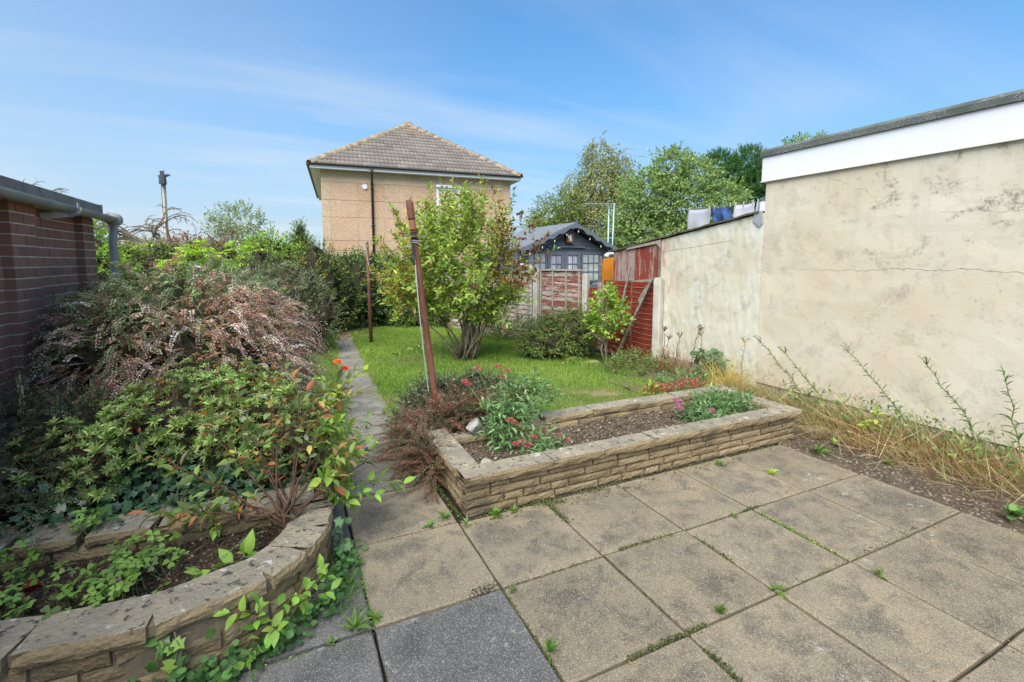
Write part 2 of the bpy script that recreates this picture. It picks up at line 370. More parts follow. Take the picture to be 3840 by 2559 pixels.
q = NT('striped_cloth'); x = q.xyz(q.pos); w = q.math('FRACT', q.math('MULTIPLY', x[1], 7.5)); c = q.mix(q.step(w, .70, .74), (.70, .70, .76), (.22, .25, .36)); M['cloth_stripe'] = q.done(c, .9, .1)
M['bark'] = m_plain('grey_bark', (.20, .165, .125), .95, .1, var=.45, sc=22)
M['bark_dark'] = m_plain('dark_bark', (.085, .065, .048), .95, .1, var=.4, sc=18)
M['bark_red'] = m_plain('reddish_stem', (.095, .052, .036), .8, .2, var=.4, sc=30)
M['stem_green'] = m_plain('green_stem', (.14, .17, .06), .8, .2, var=.3, sc=20)
M['stem_straw'] = m_plain('straw_stem', (.36, .25, .12), .9, .1, var=.3, sc=20)
M['pole_wood'] = m_plain('weathered_pole', (.52, .49, .43), .9, .15, var=.25, sc=10)
M['dark_metal'] = m_plain('dark_grey_metal', (.08, .085, .10), .5, .4, .3)
M['core'] = m_plain('shaded_core', (.05, .045, .03), 1, .02, var=.6, sc=30)  # solid filler inside shrubs; the shade between leaves is put into its dark colour

# ------------------------------------------------------------------ mesh helpers
WL = {}
def wl(o): return WL.get(o.name, Vector((0, 0, 0))) if o else Vector((0, 0, 0))
def tag(o, label=None, cat=None, group=None, kind=None):
    if label: o['label'] = label
    if cat: o['category'] = cat
    if group: o['group'] = group
    if kind: o['kind'] = kind
    return o
def thing(name, loc, label, cat, group=None):
    o = bpy.data.objects.new(name, None); COL.objects.link(o); o.location = loc; o.empty_display_size = .1
    WL[o.name] = Vector(loc); return tag(o, label, cat, group)
def link(o, parent=None, world=None):
    COL.objects.link(o); w = Vector(world) if world is not None else Vector((0, 0, 0))
    if parent: o.parent = parent
    o.location = w - wl(parent); WL[o.name] = w
    return o
def mesh(name, v, f, mats, smooth=False, mi=None, col=None):
    me = bpy.data.meshes.new(name); me.from_pydata([tuple(x) for x in v], [], f)
    for m in (mats if isinstance(mats, (list, tuple)) else [mats]): me.materials.append(M[m] if isinstance(m, str) else m)
    if mi: me.polygons.foreach_set('material_index', mi)
    if smooth: me.polygons.foreach_set('use_smooth', [True] * len(me.polygons))
    if col is not None:
        a = me.color_attributes.new('Col', 'FLOAT_COLOR', 'POINT')
        c = np.ones((len(me.vertices), 4), np.float32); c[:, :3] = np.asarray(col, np.float32); a.data.foreach_set('color', c.ravel())
    me.update(); return me
def obj(name, me, parent=None, world=None, rot=None, scale=None):
    o = bpy.data.objects.new(name, me); link(o, parent, world)
    if rot is not None: o.rotation_euler = rot if isinstance(rot, (tuple, Euler)) else (0, 0, rot)
    if scale is not None: o.scale = scale
    return o
class MB:
    def __init__(s): s.v = []; s.f = []; s.mi = []
    def add(s, v, f, mi=0):
        b = len(s.v); s.v += [tuple(x) for x in v]; s.f += [tuple(i + b for i in q) for q in f]; s.mi += [mi] * len(f)
    def box(s, a, b, mi=0, rot=None, piv=None):
        (x0, y0, z0), (x1, y1, z1) = a, b
        v = [Vector(p) for p in ((x0, y0, z0), (x1, y0, z0), (x1, y1, z0), (x0, y1, z0), (x0, y0, z1), (x1, y0, z1), (x1, y1, z1), (x0, y1, z1))]
        if rot is not None:
            pv = Vector(piv or a); v = [rot @ (p - pv) + pv for p in v]
        s.add(v, [(0, 3, 2, 1), (4, 5, 6, 7), (0, 1, 5, 4), (1, 2, 6, 5), (2, 3, 7, 6), (3, 0, 4, 7)], mi)
    def beam(s, p, q, w, h, mi=0, up=(0, 0, 1)):
        p, q = Vector(p), Vector(q); d = (q - p).normalized(); a = d.cross(Vector(up))
        if a.length < 1e-3: a = d.cross(Vector((0, 1, 0)))
        a.normalize(); b = a.cross(d); v = []
        for e in (p, q): v += [e - a * w / 2 - b * h / 2, e + a * w / 2 - b * h / 2, e + a * w / 2 + b * h / 2, e - a * w / 2 + b * h / 2]
        s.add(v, [(0, 3, 2, 1), (4, 5, 6, 7), (0, 1, 5, 4), (1, 2, 6, 5), (2, 3, 7, 6), (3, 0, 4, 7)], mi)
    def tube(s, pts, r, n=6, mi=0, cap=True):
        pts = [Vector(p) for p in pts]; rs = r if isinstance(r, (list, tuple)) else [r] * len(pts); v = []; f = []
        ref = Vector((.31, .17, .93))
        for i, p in enumerate(pts):
            d = (pts[min(i + 1, len(pts) - 1)] - pts[max(i - 1, 0)]).normalized()
            a = d.cross(ref)
            if a.length < .05: a = d.cross(Vector((1, 0, 0)))
            a.normalize(); b = d.cross(a)
            for k in range(n):
                t = 2 * math.pi * k / n; v.append(p + (a * math.cos(t) + b * math.sin(t)) * rs[i])
        for i in range(len(pts) - 1):
            for k in range(n):
                f.append((i * n + k, i * n + (k + 1) % n, (i + 1) * n + (k + 1) % n, (i + 1) * n + k))
        if cap: f.append(tuple(range(n - 1, -1, -1))); f.append(tuple((len(pts) - 1) * n + k for k in range(n)))
        s.add(v, f, mi)
    def prism(s, poly, axis, a, b, mi=0):
        n = len(poly)
        def P(p, t):
            return {'x': (t, p[0], p[1]), 'y': (p[0], t, p[1]), 'z': (p[0], p[1], t)}[axis]
        s.add([P(p, a) for p in poly] + [P(p, b) for p in poly],
              [tuple(range(n - 1, -1, -1)), tuple(range(n, 2 * n))] + [(i, (i + 1) % n, n + (i + 1) % n, n + i) for i in range(n)], mi)
    def mesh(s, name, mats, smooth=False): return mesh(name, s.v, s.f, mats, smooth, s.mi)
    def build(s, name, mats, parent=None, smooth=False, world=None):
        if world is not None:
            w = Vector(world); s.v = [tuple(Vector(p) - w) for p in s.v]
        elif parent is not None and wl(parent).length > 0:
            w = wl(parent); s.v = [tuple(Vector(p) - w) for p in s.v]; world = w
        o = obj(name, s.mesh(name, mats, smooth), parent, world)
        return o

rng = np.random.default_rng(11)
def nrm(a): return a / np.maximum(np.linalg.norm(a, axis=-1, keepdims=True), 1e-9)
def frames(d, n):
    x = nrm(d); y = nrm(np.cross(n, x)); z = np.cross(x, y); return np.stack([x, y, z], -1)
def T(v, f): return (np.array(v, float), f)
LEAF4 = T([(0, 0, 0), (.45, .5, .10), (1, 0, -.06), (.45, -.5, .10)], [(0, 2, 1), (0, 3, 2)])
LEAF6 = T([(0, 0, 0), (.28, .40, .07), (.62, .42, .05), (1, 0, -.14), (.62, -.42, .05), (.28, -.40, .07), (.5, 0, -.01)],
          [(0, 6, 1), (1, 6, 2), (2, 6, 3), (3, 6, 4), (4, 6, 5), (5, 6, 0)])
LEAF10 = T([(0, 0, 0), (.12, .22, .03), (.32, .46, .07), (.6, .44, .05), (.84, .2, -.06), (1, 0, -.16), (.84, -.2, -.06), (.6, -.44, .05), (.32, -.46, .07), (.12, -.22, .03), (.33, 0, 0), (.66, 0, -.02)],
           [(0, 10, 1), (1, 10, 2), (2, 10, 11, 3), (3, 11, 4), (4, 11, 5), (5, 11, 6), (6, 11, 7), (7, 11, 10, 8), (8, 10, 9), (9, 10, 0)])
BLADE = T([(0, .5, 0), (0, -.5, 0), (.5, .38, .12), (.5, -.38, .12), (1, 0, .0)], [(0, 1, 3, 2), (2, 3, 4)])
BLADE1 = T([(0, .5, 0), (0, -.5, 0), (1, 0, 0)], [(0, 1, 2)])
IVY = T([(0, 0, 0), (.1, .42, .04), (.38, .25, .03), (.55, .55, .0), (.7, .2, .02), (1, 0, -.1), (.7, -.2, .02), (.55, -.55, 0), (.38, -.25, .03), (.1, -.42, .04), (.4, 0, 0)],
        [(0, 10, 1), (1, 10, 2), (2, 10, 3), (3, 10, 4), (4, 10, 5), (5, 10, 6), (6, 10, 7), (7, 10, 8), (8, 10, 9), (9, 10, 0)])
OCTA = T([(.5, 0, 0), (-.5, 0, 0), (0, .5, 0), (0, -.5, 0), (0, 0, .5), (0, 0, -.5)], [(0, 2, 4), (2, 1, 4), (1, 3, 4), (3, 0, 4), (2, 0, 5), (1, 2, 5), (3, 1, 5), (0, 3, 5)])
TWIG = T([(0, .5, -.3), (0, -.5, -.3), (0, 0, .5), (1, .25, -.15), (1, -.25, -.15), (1, 0, .25)], [(0, 1, 4, 3), (1, 2, 5, 4), (2, 0, 3, 5)])
ROUND = T([(0, 0, 0), (.1, .35, .05), (.4, .52, .08), (.8, .4, .05), (1, 0, 0), (.8, -.4, .05), (.4, -.52, .08), (.1, -.35, .05), (.45, 0, 0)], [(8, i + 1, i) for i in range(7)] + [(8, 0, 7)])

def scatter(name, tmpl, pos, fr, sc, col, mat, parent=None, smooth=False, kind=None):
    tv, tf = tmpl; N = len(pos); sc = np.asarray(sc, float)
    if sc.ndim == 1: sc = np.repeat(sc[:, None], 3, 1)
    P = np.einsum('nij,nkj->nki', fr, tv[None] * sc[:, None, :]) + pos[:, None, :]
    w = np.array(wl(parent)); P = (P - w).reshape(-1, 3)
    k = len(tv); nf = len(tf)
    lens = np.array([len(f) for f in tf]); flat = np.concatenate([np.array(f) for f in tf])
    loops = (flat[None] + (np.arange(N) * k)[:, None]).ravel(); tot = np.tile(lens, N)
    st = np.concatenate([[0], np.cumsum(tot)[:-1]])
    me = bpy.data.meshes.new(name); me.vertices.add(len(P)); me.vertices.foreach_set('co', P.astype(np.float32).ravel())
    me.loops.add(len(loops)); me.loops.foreach_set('vertex_index', loops.astype(np.int32))
    me.polygons.add(len(tot)); me.polygons.foreach_set('loop_start', st.astype(np.int32))
    if smooth: me.polygons.foreach_set('use_smooth', np.ones(len(tot), bool))
    me.materials.append(M[mat]); me.update(calc_edges=True)
    c = np.ones((N, k, 4), np.float32); c[..., :3] = np.asarray(col)[:, None, :]
    me.color_attributes.new('Col', 'FLOAT_COLOR', 'POINT').data.foreach_set('color', c.ravel())
    o = obj(name, me, parent, world=w)
    if kind: o['kind'] = kind
    return o
def pal(n, p, jit=.18):
    """per-leaf colours from [(weight, rgb)...] with value jitter"""
    w = np.array([x[0] for x in p], float); c = np.array([x[1] for x in p], float)
    k = rng.choice(len(p), n, p=w / w.sum()); out = 1.5 * c[k] * (1 + rng.normal(0, jit, (n, 1))) * (1 + rng.normal(0, .06, (n, 3)))
    return np.clip(out, .004, .9)
def rdir(n): return nrm(rng.normal(size=(n, 3)))
def onell(ells, n, lump=.12, shell=.12, zmin=None):
    """points near the surface of a union of ellipsoids, with outward directions"""
    E = np.array(ells, float); a = (E[:, 3] * E[:, 4] * E[:, 5]) ** (2 / 3); P = []; D = []; got = 0
    ph = rng.uniform(0, 6.28, (4, 3))
    while got < n:
        m = n * 2; k = rng.choice(len(E), m, p=a / a.sum()); d = rdir(m)
        lm = 1 + lump * sum(np.sin((2.3 + i * 1.7) * d @ np.array([1, .7, -.5]) * 1.3 + (3 + i) * d[:, (i % 3)] + ph[i, 0] + k) for i in range(4)) * .5
        r = lm * (1 - np.abs(rng.normal(0, shell, m)))
        p = E[k, :3] + d * E[k, 3:] * r[:, None]
        ok = np.ones(m, bool)
        for j in range(len(E)):
            q = np.linalg.norm((p - E[j, :3]) / E[j, 3:], axis=1); ok &= (q > .74) | (k == j)
        if zmin is not None: ok &= p[:, 2] > zmin
        P.append(p[ok]); D.append(nrm(d / E[k, 3:])[ok]); got += ok.sum()
    return np.concatenate(P)[:n], np.concatenate(D)[:n]
def twigleaves(P, D, n, L, ll, lw, ang=55, opp=True, droop=0.0, jit=.35, up=.6):
    """leaves set along little twigs: returns pos, frames, scale"""
    N = len(P); t = np.linspace(.08, 1, n)[None, :, None] + rng.normal(0, .03, (N, n, 1))
    Lr = (L * (1 + rng.normal(0, .25, N)))[:, None, None]
    ref = nrm(np.cross(D, nrm(np.array([.2, .1, 1]) + rng.normal(0, .3, (N, 3))))); b = np.cross(D, ref)
    k = np.arange(n); phi = (k % 2) * np.pi + (k // 2) * (np.pi / 2 if opp else 2.4) if opp else k * 2.4
    phi = phi[None, :] + rng.uniform(0, 6.28, (N, 1)); side = ref[:, None] * np.cos(phi)[..., None] + b[:, None] * np.sin(phi)[..., None]
    pos = P[:, None] + D[:, None] * (t * Lr); pos[..., 2] -= droop * (t[..., 0] * Lr[..., 0]) ** 2
    a = np.radians(ang) * (1.25 - .7 * t); d = D[:, None] * np.cos(a) + side * np.sin(a) + rng.normal(0, jit * .5, (N, n, 3)); d[..., 2] -= droop * .3
    nn = np.array([0, 0, up]) + D[:, None] * .5 + rng.normal(0, jit, (N, n, 3))
    pos = pos.reshape(-1, 3); d = d.reshape(-1, 3); nn = nn.reshape(-1, 3)
    s = (1 + rng.normal(0, .2, len(pos))).clip(.45, 1.6)
    return pos, frames(d, nn), np.stack([ll * s, lw * s, ll * s], -1)
def twigs(P, D, L, r, c, parent, name='twigs', droop=0.):
    n = len(P); D2 = D.copy(); D2[:, 2] -= droop * L * .6
    return scatter(name, TWIG, P, frames(D2, rdir(n)), np.stack([np.full(n, L), np.full(n, r), np.full(n, r)], -1), pal(n, c, .2), 'attr', parent)
def blobcore(name, ells, parent, k=.72, mat='core'):  # closed dark lumps that block the view through the foliage, not modelled twigs
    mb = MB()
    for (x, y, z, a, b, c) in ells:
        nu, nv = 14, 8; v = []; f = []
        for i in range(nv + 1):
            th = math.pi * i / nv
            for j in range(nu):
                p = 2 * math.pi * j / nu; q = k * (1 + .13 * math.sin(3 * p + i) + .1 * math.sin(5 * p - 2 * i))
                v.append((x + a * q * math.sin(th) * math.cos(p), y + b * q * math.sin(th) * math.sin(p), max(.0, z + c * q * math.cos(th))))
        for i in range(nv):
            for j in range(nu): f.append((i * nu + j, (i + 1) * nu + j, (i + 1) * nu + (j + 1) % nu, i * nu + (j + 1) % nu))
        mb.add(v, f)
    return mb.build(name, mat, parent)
# ================================================================== ground, beds, lawn
def sheet(name, x0, x1, y0, y1, z, nx, ny, amp, mat, seed=0, fn=None, parent=None, edge=0.0):
    r = np.random.default_rng(seed); gx, gy = np.meshgrid(np.linspace(x0, x1, nx), np.linspace(y0, y1, ny))
    h = r.normal(0, amp, gx.shape); h2 = (h + np.roll(h, 1, 0) + np.roll(h, 1, 1) + np.roll(h, (1, 1), (0, 1))) / 2
    zz = z + h2 + (fn(gx, gy) if fn else 0)
    v = np.stack([gx, gy, zz], -1).reshape(-1, 3); f = [(j * nx + i, j * nx + i + 1, (j + 1) * nx + i + 1, (j + 1) * nx + i) for j in range(ny - 1) for i in range(nx - 1)]
    return obj(name, mesh(name, v, f, mat, True), parent)
g = sheet('ground', -500, 500, -120, 700, -.075, 3, 3, 0, 'ground'); tag(g, kind='structure')
g = sheet('patio_bed', -1.8, 4.15, -.9, 3.3, -.034, 40, 40, .003, 'joint', 1); tag(g, kind='structure')
LAWN = [(-1.6, 3.25), (.1, 3.25), (.1, 3.2), (4.9, 3.2), (5.15, 5.9), (4.7, 8.3), (3.9, 11.9), (1.3, 12.4), (-1.9, 12.4)]
mb = MB(); mb.add([(x, y, -.022) for x, y in LAWN], [tuple(range(len(LAWN)))])
tag(mb.build('lawn_ground', 'turf'), kind='structure')
def bedz(x, y): return .022 * np.sin(x * 5 + y * 3) * np.clip((x - 3.95) / .35, 0, 1) + .05 * np.clip((x - 4.1) / 1.1, 0, 1)
g = sheet('border_soil', 3.855, 5.21, -.8, 5.3, -.012, 46, 150, .009, 'soil', 3, bedz); tag(g, kind='structure')

# ------------------------------------------------------------------ patio and path, slab by slab
def slabmesh(name, w, d, h, mat, seed):
    r = random.Random(seed); b = .007; n = 5; top = []
    def edge(k): return r.uniform(-.002, .002)
    # slightly chipped outline on the top face
    pts = []
    for i in range(n): pts.append((-w / 2 + w * i / n, -d / 2))
    for i in range(n): pts.append((w / 2, -d / 2 + d * i / n))
    for i in range(n): pts.append((w / 2 - w * i / n, d / 2))
    for i in range(n): pts.append((-w / 2, d / 2 - d * i / n))
    m = len(pts); pts = [(x + edge(0), y + edge(0)) for x, y in pts]
    inn = [(x * (1 - 2 * b / w), y * (1 - 2 * b / d)) for x, y in pts]
    v = [(x, y, -h) for x, y in pts] + [(x, y, -b * .8) for x, y in pts] + [(x, y, r.uniform(-.0006, .0006)) for x, y in inn]
    f = [(i, (i + 1) % m, m + (i + 1) % m, m + i) for i in range(m)] + [(m + i, m + (i + 1) % m, 2 * m + (i + 1) % m, 2 * m + i) for i in range(m)] + [tuple(range(2 * m, 3 * m))]
    return mesh(name, v, f, mat)
XJ = [-1.55, -.94, -.335, .275, .89, 1.5, 2.09, 2.67, 3.245, 3.87]
YJ = [-.43, .18, .79, 1.40, 2.005, 2.665, 3.24]
patio = thing('patio', (0, 0, 0), None, None); patio['kind'] = 'structure'
for i in range(len(XJ) - 1):
    for j in range(len(YJ) - 1):
        x0, x1, y0, y1 = XJ[i], XJ[i + 1], YJ[j], YJ[j + 1]
        if j == 5 and i > 3: continue
        if i < 2 and j > 3: continue
        gr = i < 3 or (i == 3 and j <= 3)
        w, d = x1 - x0 - random.uniform(.010, .017), y1 - y0 - random.uniform(.010, .017)
        o = obj('paving_slab', slabmesh('paving_slab', w, d, .03, 'pave_grey' if gr else ('pave_path' if (i == 8 and j == 1) else 'pave'), i * 31 + j), patio, ((x0 + x1) / 2, (y0 + y1) / 2, random.uniform(-.003, .003)))
        o.rotation_euler = (R(random.uniform(-.25, .25)), R(random.uniform(-.25, .25)), R(random.uniform(-.35, .35)))
        if i == 3 and j == 3: o['label'] = 'dark blue grey slab darker than its beige neighbours'
path = thing('garden_path', (0, 3.25, 0), None, None); path['kind'] = 'structure'
y = 3.255
k = 0
while y < 11.6:
    L = random.choice([.58, .6, .61]); xc = .57 + (y - 3.2) * .062; w = .55 - .012 * (y - 3.2) + random.uniform(-.02, .02)
    o = obj('path_slab', slabmesh('path_slab', w, L - random.uniform(.018, .035), .03, 'pave_path', 900 + k), path, (xc + random.uniform(-.012, .012), y + L / 2, random.uniform(-.008, .002)))
    o.rotation_euler = (R(random.uniform(-1.3, 1.3)), R(random.uniform(-1.3, 1.3)), R(-3.5 + random.uniform(-2, 2))); y += L; k += 1

# lawn grass
def grass(name, n, region, h, pals, seed, mat='leaf', lean=.5):
    r = np.random.default_rng(seed); P = region(r, n); n = len(P)
    d = np.stack([r.normal(0, lean, n), r.normal(0, lean, n), np.ones(n)], -1)
    cl_ = np.sin(P[:, 0] * 9 + np.sin(P[:, 1] * 5)) * np.sin(P[:, 1] * 8 + np.sin(P[:, 0] * 6)); hh = h * (1 + .28 * cl_ + r.normal(0, .32, n)).clip(.3, 2.2)
    bp = np.sin(P[:, 0] * 2.1 + 1.0) * np.sin(P[:, 1] * 1.3 + .4) + .5 * np.sin(P[:, 0] * 4.3 + P[:, 1] * 3.1)
    dist = np.clip(P[:, 1] / 6, .7, 1.9)
    return scatter(name, BLADE, P, frames(d, np.stack([r.normal(0, 1, n), r.normal(0, 1, n), np.full(n, .2)], -1)), np.stack([hh, .0045 * dist, hh], -1), pals(n, P, bp), mat, None, kind='stuff')
DRY = [(2.75, 5.0, .55), (3.30, 4.55, .6), (1.30, 5.3, .5), (2.0, 4.9, .4), (1.7, 7.6, .35), (.25, 7.4, .35)]
def drymask(P):
    m = np.zeros(len(P))
    for x, y, r_ in DRY: m = np.maximum(m, np.exp(-(((P[:, 0] - x) / r_) ** 2 + ((P[:, 1] - y) / (r_ * .7)) ** 2)))
    return m
def lawn_region(r, n):
    x = r.uniform(.7, 5.1, n); y = 3.55 + (11.7 - 3.55) * r.uniform(0, 1, n) ** 1.12
    xl = .57 + (y - 3.2) * .062 + .27 - .006 * (y - 3.2) + r.normal(0, .025, n)
    xr = np.where(y < 5.4, 4.55 + .2 * np.sin(y * 4), np.where(y < 6.6, 4.4, 4.4 - (y - 6.6) * .18))
    P = np.stack([x, y, np.full(n, -.02)], -1); ok = (x > xl) & (x < xr) & (drymask(P) * .92 < r.uniform(0, 1, n))
    return P[ok]
def lawn_pal(n, P, bp):
    a = np.array([.20, .32, .05]); b = np.array([.29, .41, .08]); c = np.array([.36, .35, .15])
    t = np.clip(.5 + .55 * bp + rng.normal(0, .25, n), 0, 1)[:, None]; out = a * (1 - t) + b * t
    dm = np.clip(drymask(P) * 1.2 + rng.normal(0, .16, n), 0, 1)[:, None] ** 1.5
    out = out * (1 - dm) + c * dm
    return np.clip(out * (1 + rng.normal(0, .16, (n, 1))), .01, .8)
grass('lawn_grass', 210000, lawn_region, .045, lawn_pal, 5)
def strip_region(r, n):
    y = r.uniform(3.3, 9.9, n); x = r.uniform(-1.5, 1.0, n); xl = .57 + (y - 3.2) * .062 - .27 + r.normal(0, .02, n)
    return np.stack([x, y, np.full(n, -.02)], -1)[x < xl]
grass('lawn_grass_strip', 60000, strip_region, .05, lawn_pal, 6)
def edge_region(r, n):
    y = r.uniform(3.6, 11, n); s = r.integers(0, 2, n) * 2 - 1; x = .57 + (y - 3.2) * .062 + s * (.28 - .006 * (y - 3.2)) + r.normal(0, .03, n)
    return np.stack([x, y, np.full(n, -.02)], -1)
grass('path_edge_grass', 16000, edge_region, .085, lawn_pal, 8, lean=.9)

# ================================================================== rough stones
def stone_mesh(name, seed, mat, rough=.088, topw=.0, nx=6, nz=3):
    r = random.Random(seed); v = []; f = []
    for k in range(nz + 1):
        for i in range(nx + 1):
            e = (i in (0, nx)) or (k in (0, nz))
            v.append((-.5 + i / nx + (0 if i in (0, nx) else r.uniform(-.03, .03)), -.5 - (r.uniform(-.03, .04) if e else r.uniform(.03, rough)), -.5 + k / nz + (r.uniform(-.035, .02) if k in (0, nz) else r.uniform(-.05, .05))))
    for k in range(nz):
        for i in range(nx):
            a = k * (nx + 1) + i; f.append((a, a + 1, a + nx + 2, a + nx + 1))
    b = len(v); r0 = [k for k in range(nx + 1)]; rt = [nz * (nx + 1) + i for i in range(nx + 1)]
    for i in range(nx + 1): v.append((-.5 + i / nx, .5, .5 + r.uniform(-topw, topw)))
    for i in range(nx + 1): v.append((-.5 + i / nx, .5, -.5))
    for i in range(nx): f.append((rt[i], rt[i + 1], b + i + 1, b + i)); f.append((b + i, b + i + 1, b + nx + 2 + i, b + nx + 1 + i)); f.append((r0[i + 1], r0[i], b + nx + 1 + i, b + nx + 2 + i))
    f.append(tuple([k * (nx + 1) for k in range(nz, -1, -1)][::-1] + [b + nx + 1, b])); f.append(tuple([k * (nx + 1) + nx for k in range(nz, -1, -1)] + [b + nx * 2 + 1 - 0, b + nx][0:2]))
    return mesh(name, v, f, mat)
STN = [stone_mesh('stone', 40 + i, 'stone') for i in range(7)]
CAP = [stone_mesh('coping_stone', 80 + i, 'coping', .07, .03) for i in range(5)]
def stone(parent, x, y, z, L, D, H, rz, cap=False, tilt=0):
    o = obj('coping_stone' if cap else 'stone', random.choice(CAP if cap else STN), parent, (x, y, z))
    o.scale = (L, D, H); o.rotation_euler = (R(random.uniform(-.6, .6)) , R(random.uniform(-.4, .4) + tilt), rz); return o

# ------------------------------------------------------------------ rectangular planter on the right
pl = thing('stone_planter', (2.5, 3.1, 0), 'long rectangular buff stone planter beside the lawn with bare soil inside', 'planter')
X0, X1, Y0, Y1 = .945, 4.11, 2.68, 3.56
def course(parent, ax, c, a, b, z, H, D, rz, Ls):
    t = a - random.uniform(0, .15); first = True
    while t < b - .03:
        L = random.choice(Ls); s = max(t, a); e = min(t + L, b)
        if b - e < .07: e = b
        m = (s + e) / 2; w = e - s - .013
        p = (m, c) if ax == 'x' else (c, m)
        off = random.uniform(-.004, .004)
        stone(parent, p[0] + (off if ax == 'y' else 0), p[1] + (off if ax == 'x' else 0), z, w, D, H, rz)
        t = e
CH = .056
for i in range(4):
    z = -.005 + CH * (i + .5)
    course(pl, 'x', Y0 + .06, X0, X1, z, CH - .010, .10, 0, [.14, .21, .29, .29, .36])
    course(pl, 'y', X0 + .06, Y0 + .115, Y1, z, CH - .010, .10, R(-90), [.14, .21, .29])
    if i > 1: course(pl, 'x', Y1 - .12, X0 + .13, X1 - .1, z, CH - .007, .07, 0, [.29, .29, .36])
    if i > 2: course(pl, 'y', X1 - .13, Y0 + .13, Y1 - .13, z, CH - .007, .07, R(-90), [.29])
mb = MB()
mb.box((X0 + .022, Y0 + .022, -.03), (X1 - .01, Y0 + .12, .218)); mb.box((X0 + .022, Y0 + .12, -.03), (X0 + .12, Y1 - .13, .218))
mb.box((X0 + .022, Y1 - .13, -.03), (X1 - .01, Y1 - .01, .216)); mb.box((X1 - .12, Y0 + .12, -.03), (X1 - .01, Y1 - .13, .215))
mb.build('mortar_core', 'mortar_dark', pl)
zc_ = .250
for a, b in ((.93, 1.56), (1.56, 1.98), (1.98, 2.44), (2.44, 2.90), (2.90, 3.30), (3.30, 3.72), (3.72, 4.14)):
    stone(pl, (a + b) / 2, Y0 + .055, zc_ + random.uniform(-.003, .003), b - a - .005, .16, .056, 0, True)
for a, b in ((2.815, 3.20), (3.20, 3.60)):
    stone(pl, X0 + .055, (a + b) / 2, zc_ + random.uniform(-.003, .003), b - a - .005, .16, .056, R(-90), True)
for a, b in ((1.93, 2.42), (2.42, 2.93), (2.93, 3.42), (3.42, 3.80), (3.80, 4.16)):
    stone(pl, (a + b) / 2, Y1 - .06, zc_ + .004 + random.uniform(-.004, .004), b - a - .006, .15, .056, 0, True)
stone(pl, 1.36, Y1 - .12, .215, .52, .12, .05, 0, True, 1.5); stone(pl, 1.78, Y1 - .10, .218, .28, .12, .05, 0, True, -1)
stone(pl, X1 - .05, 3.10, zc_ - .004, .62, .15, .056, R(-90), True, 0)
g = sheet('soil', X0 + .10, X1 - .08, Y0 + .1, Y1 - .1, .175, 60, 24, .007, 'soil', 9, None, pl)
for v in g.data.vertices: v.co -= wl(pl)
g.location = (0, 0, 0)

# loose pebbles / clods in the beds
def clods(name, n, reg, z, s0, s1, p, seed, parent=None):
    r = np.random.default_rng(seed); x0, x1, y0, y1 = reg; P = np.stack([r.uniform(x0, x1, n), r.uniform(y0, y1, n), np.full(n, z)], -1)
    s = s0 + (s1 - s0) * r.uniform(0, 1, n) ** 4
    return scatter(name, OCTA, P, frames(rdir(n), rdir(n)), np.stack([s * r.uniform(.8, 1.5, n), s, s * .7], -1), pal(n, p, .25), 'attr', parent, True, 'stuff')
GRAV = [(5, (.10, .077, .056)), (3, (.065, .05, .038)), (1.3, (.19, .15, .105)), (.45, (.31, .27, .215)), (.4, (.20, .115, .06))]
clods('soil_gravel', 5200, (X0 + .13, X1 - .15, Y0 + .13, Y1 - .16), .182, .005, .03, GRAV, 2, pl)
# boulder on the corner and chalky stone in the soil
def rock(name, loc, size, seed, mat, label, cat='rock'):
    r = np.random.default_rng(seed); import bmesh
    bm = bmesh.new(); bmesh.ops.create_icosphere(bm, subdivisions=3, radius=.5)
    pl_ = [(nrm(r.normal(size=3)), r.uniform(.24, .36)) for _ in range(13)]
    for v in bm.verts:
        c = np.array(v.co)
        for n_, d_ in pl_:
            k = c @ n_ - d_
            if k > 0: c = c - n_ * k
        v.co = c * (1 + r.normal(0, .015))
    me = bpy.data.meshes.new(name); bm.to_mesh(me); bm.free(); me.materials.append(M[mat])
    o = obj(name, me, None, loc); o.scale = size; o.rotation_euler = (r.uniform(-.4, .4), r.uniform(-.4, .4), r.uniform(0, 6)); return tag(o, label, cat)
rock('rock', (1.30, 3.43, .285), (.21, .19, .17), 5, 'rock', 'fist shaped grey rock resting on the back corner of the long planter')
rock('chalk_stone', (1.20, 2.95, .19), (.15, .11, .07), 8, 'white_paint', 'pale knobbly stone lying in the planter soil near its left end', 'stone').data.materials[0] = M['plinth']
rock('pebble', (1.13, 2.90, .19), (.09, .06, .05), 12, 'plinth', 'small pale pebble in the planter soil by the corner coping', 'stone')

# kerb of rough stones at the edge of the dry border
kb = thing('stone_edging', (4.35, 2.5, 0), 'low edging of two rough stones between the planter end and the dry border', 'stone edging')
stone(kb, 4.32, 2.70, .025, .34, .10, .09, R(-38)); stone(kb, 4.56, 2.49, .015, .30, .10, .08, R(-42))
rock('flat_stone', (4.5, 1.93, .03), (.24, .15, .10), 21, 'coping', 'buff stone half buried under dry grass by the patio edge', 'stone')
rock('brown_stone', (4.62, 1.72, .03), (.12, .10, .07), 22, 'plinth', 'small brown stone in the dry border beside the flat stone', 'stone')

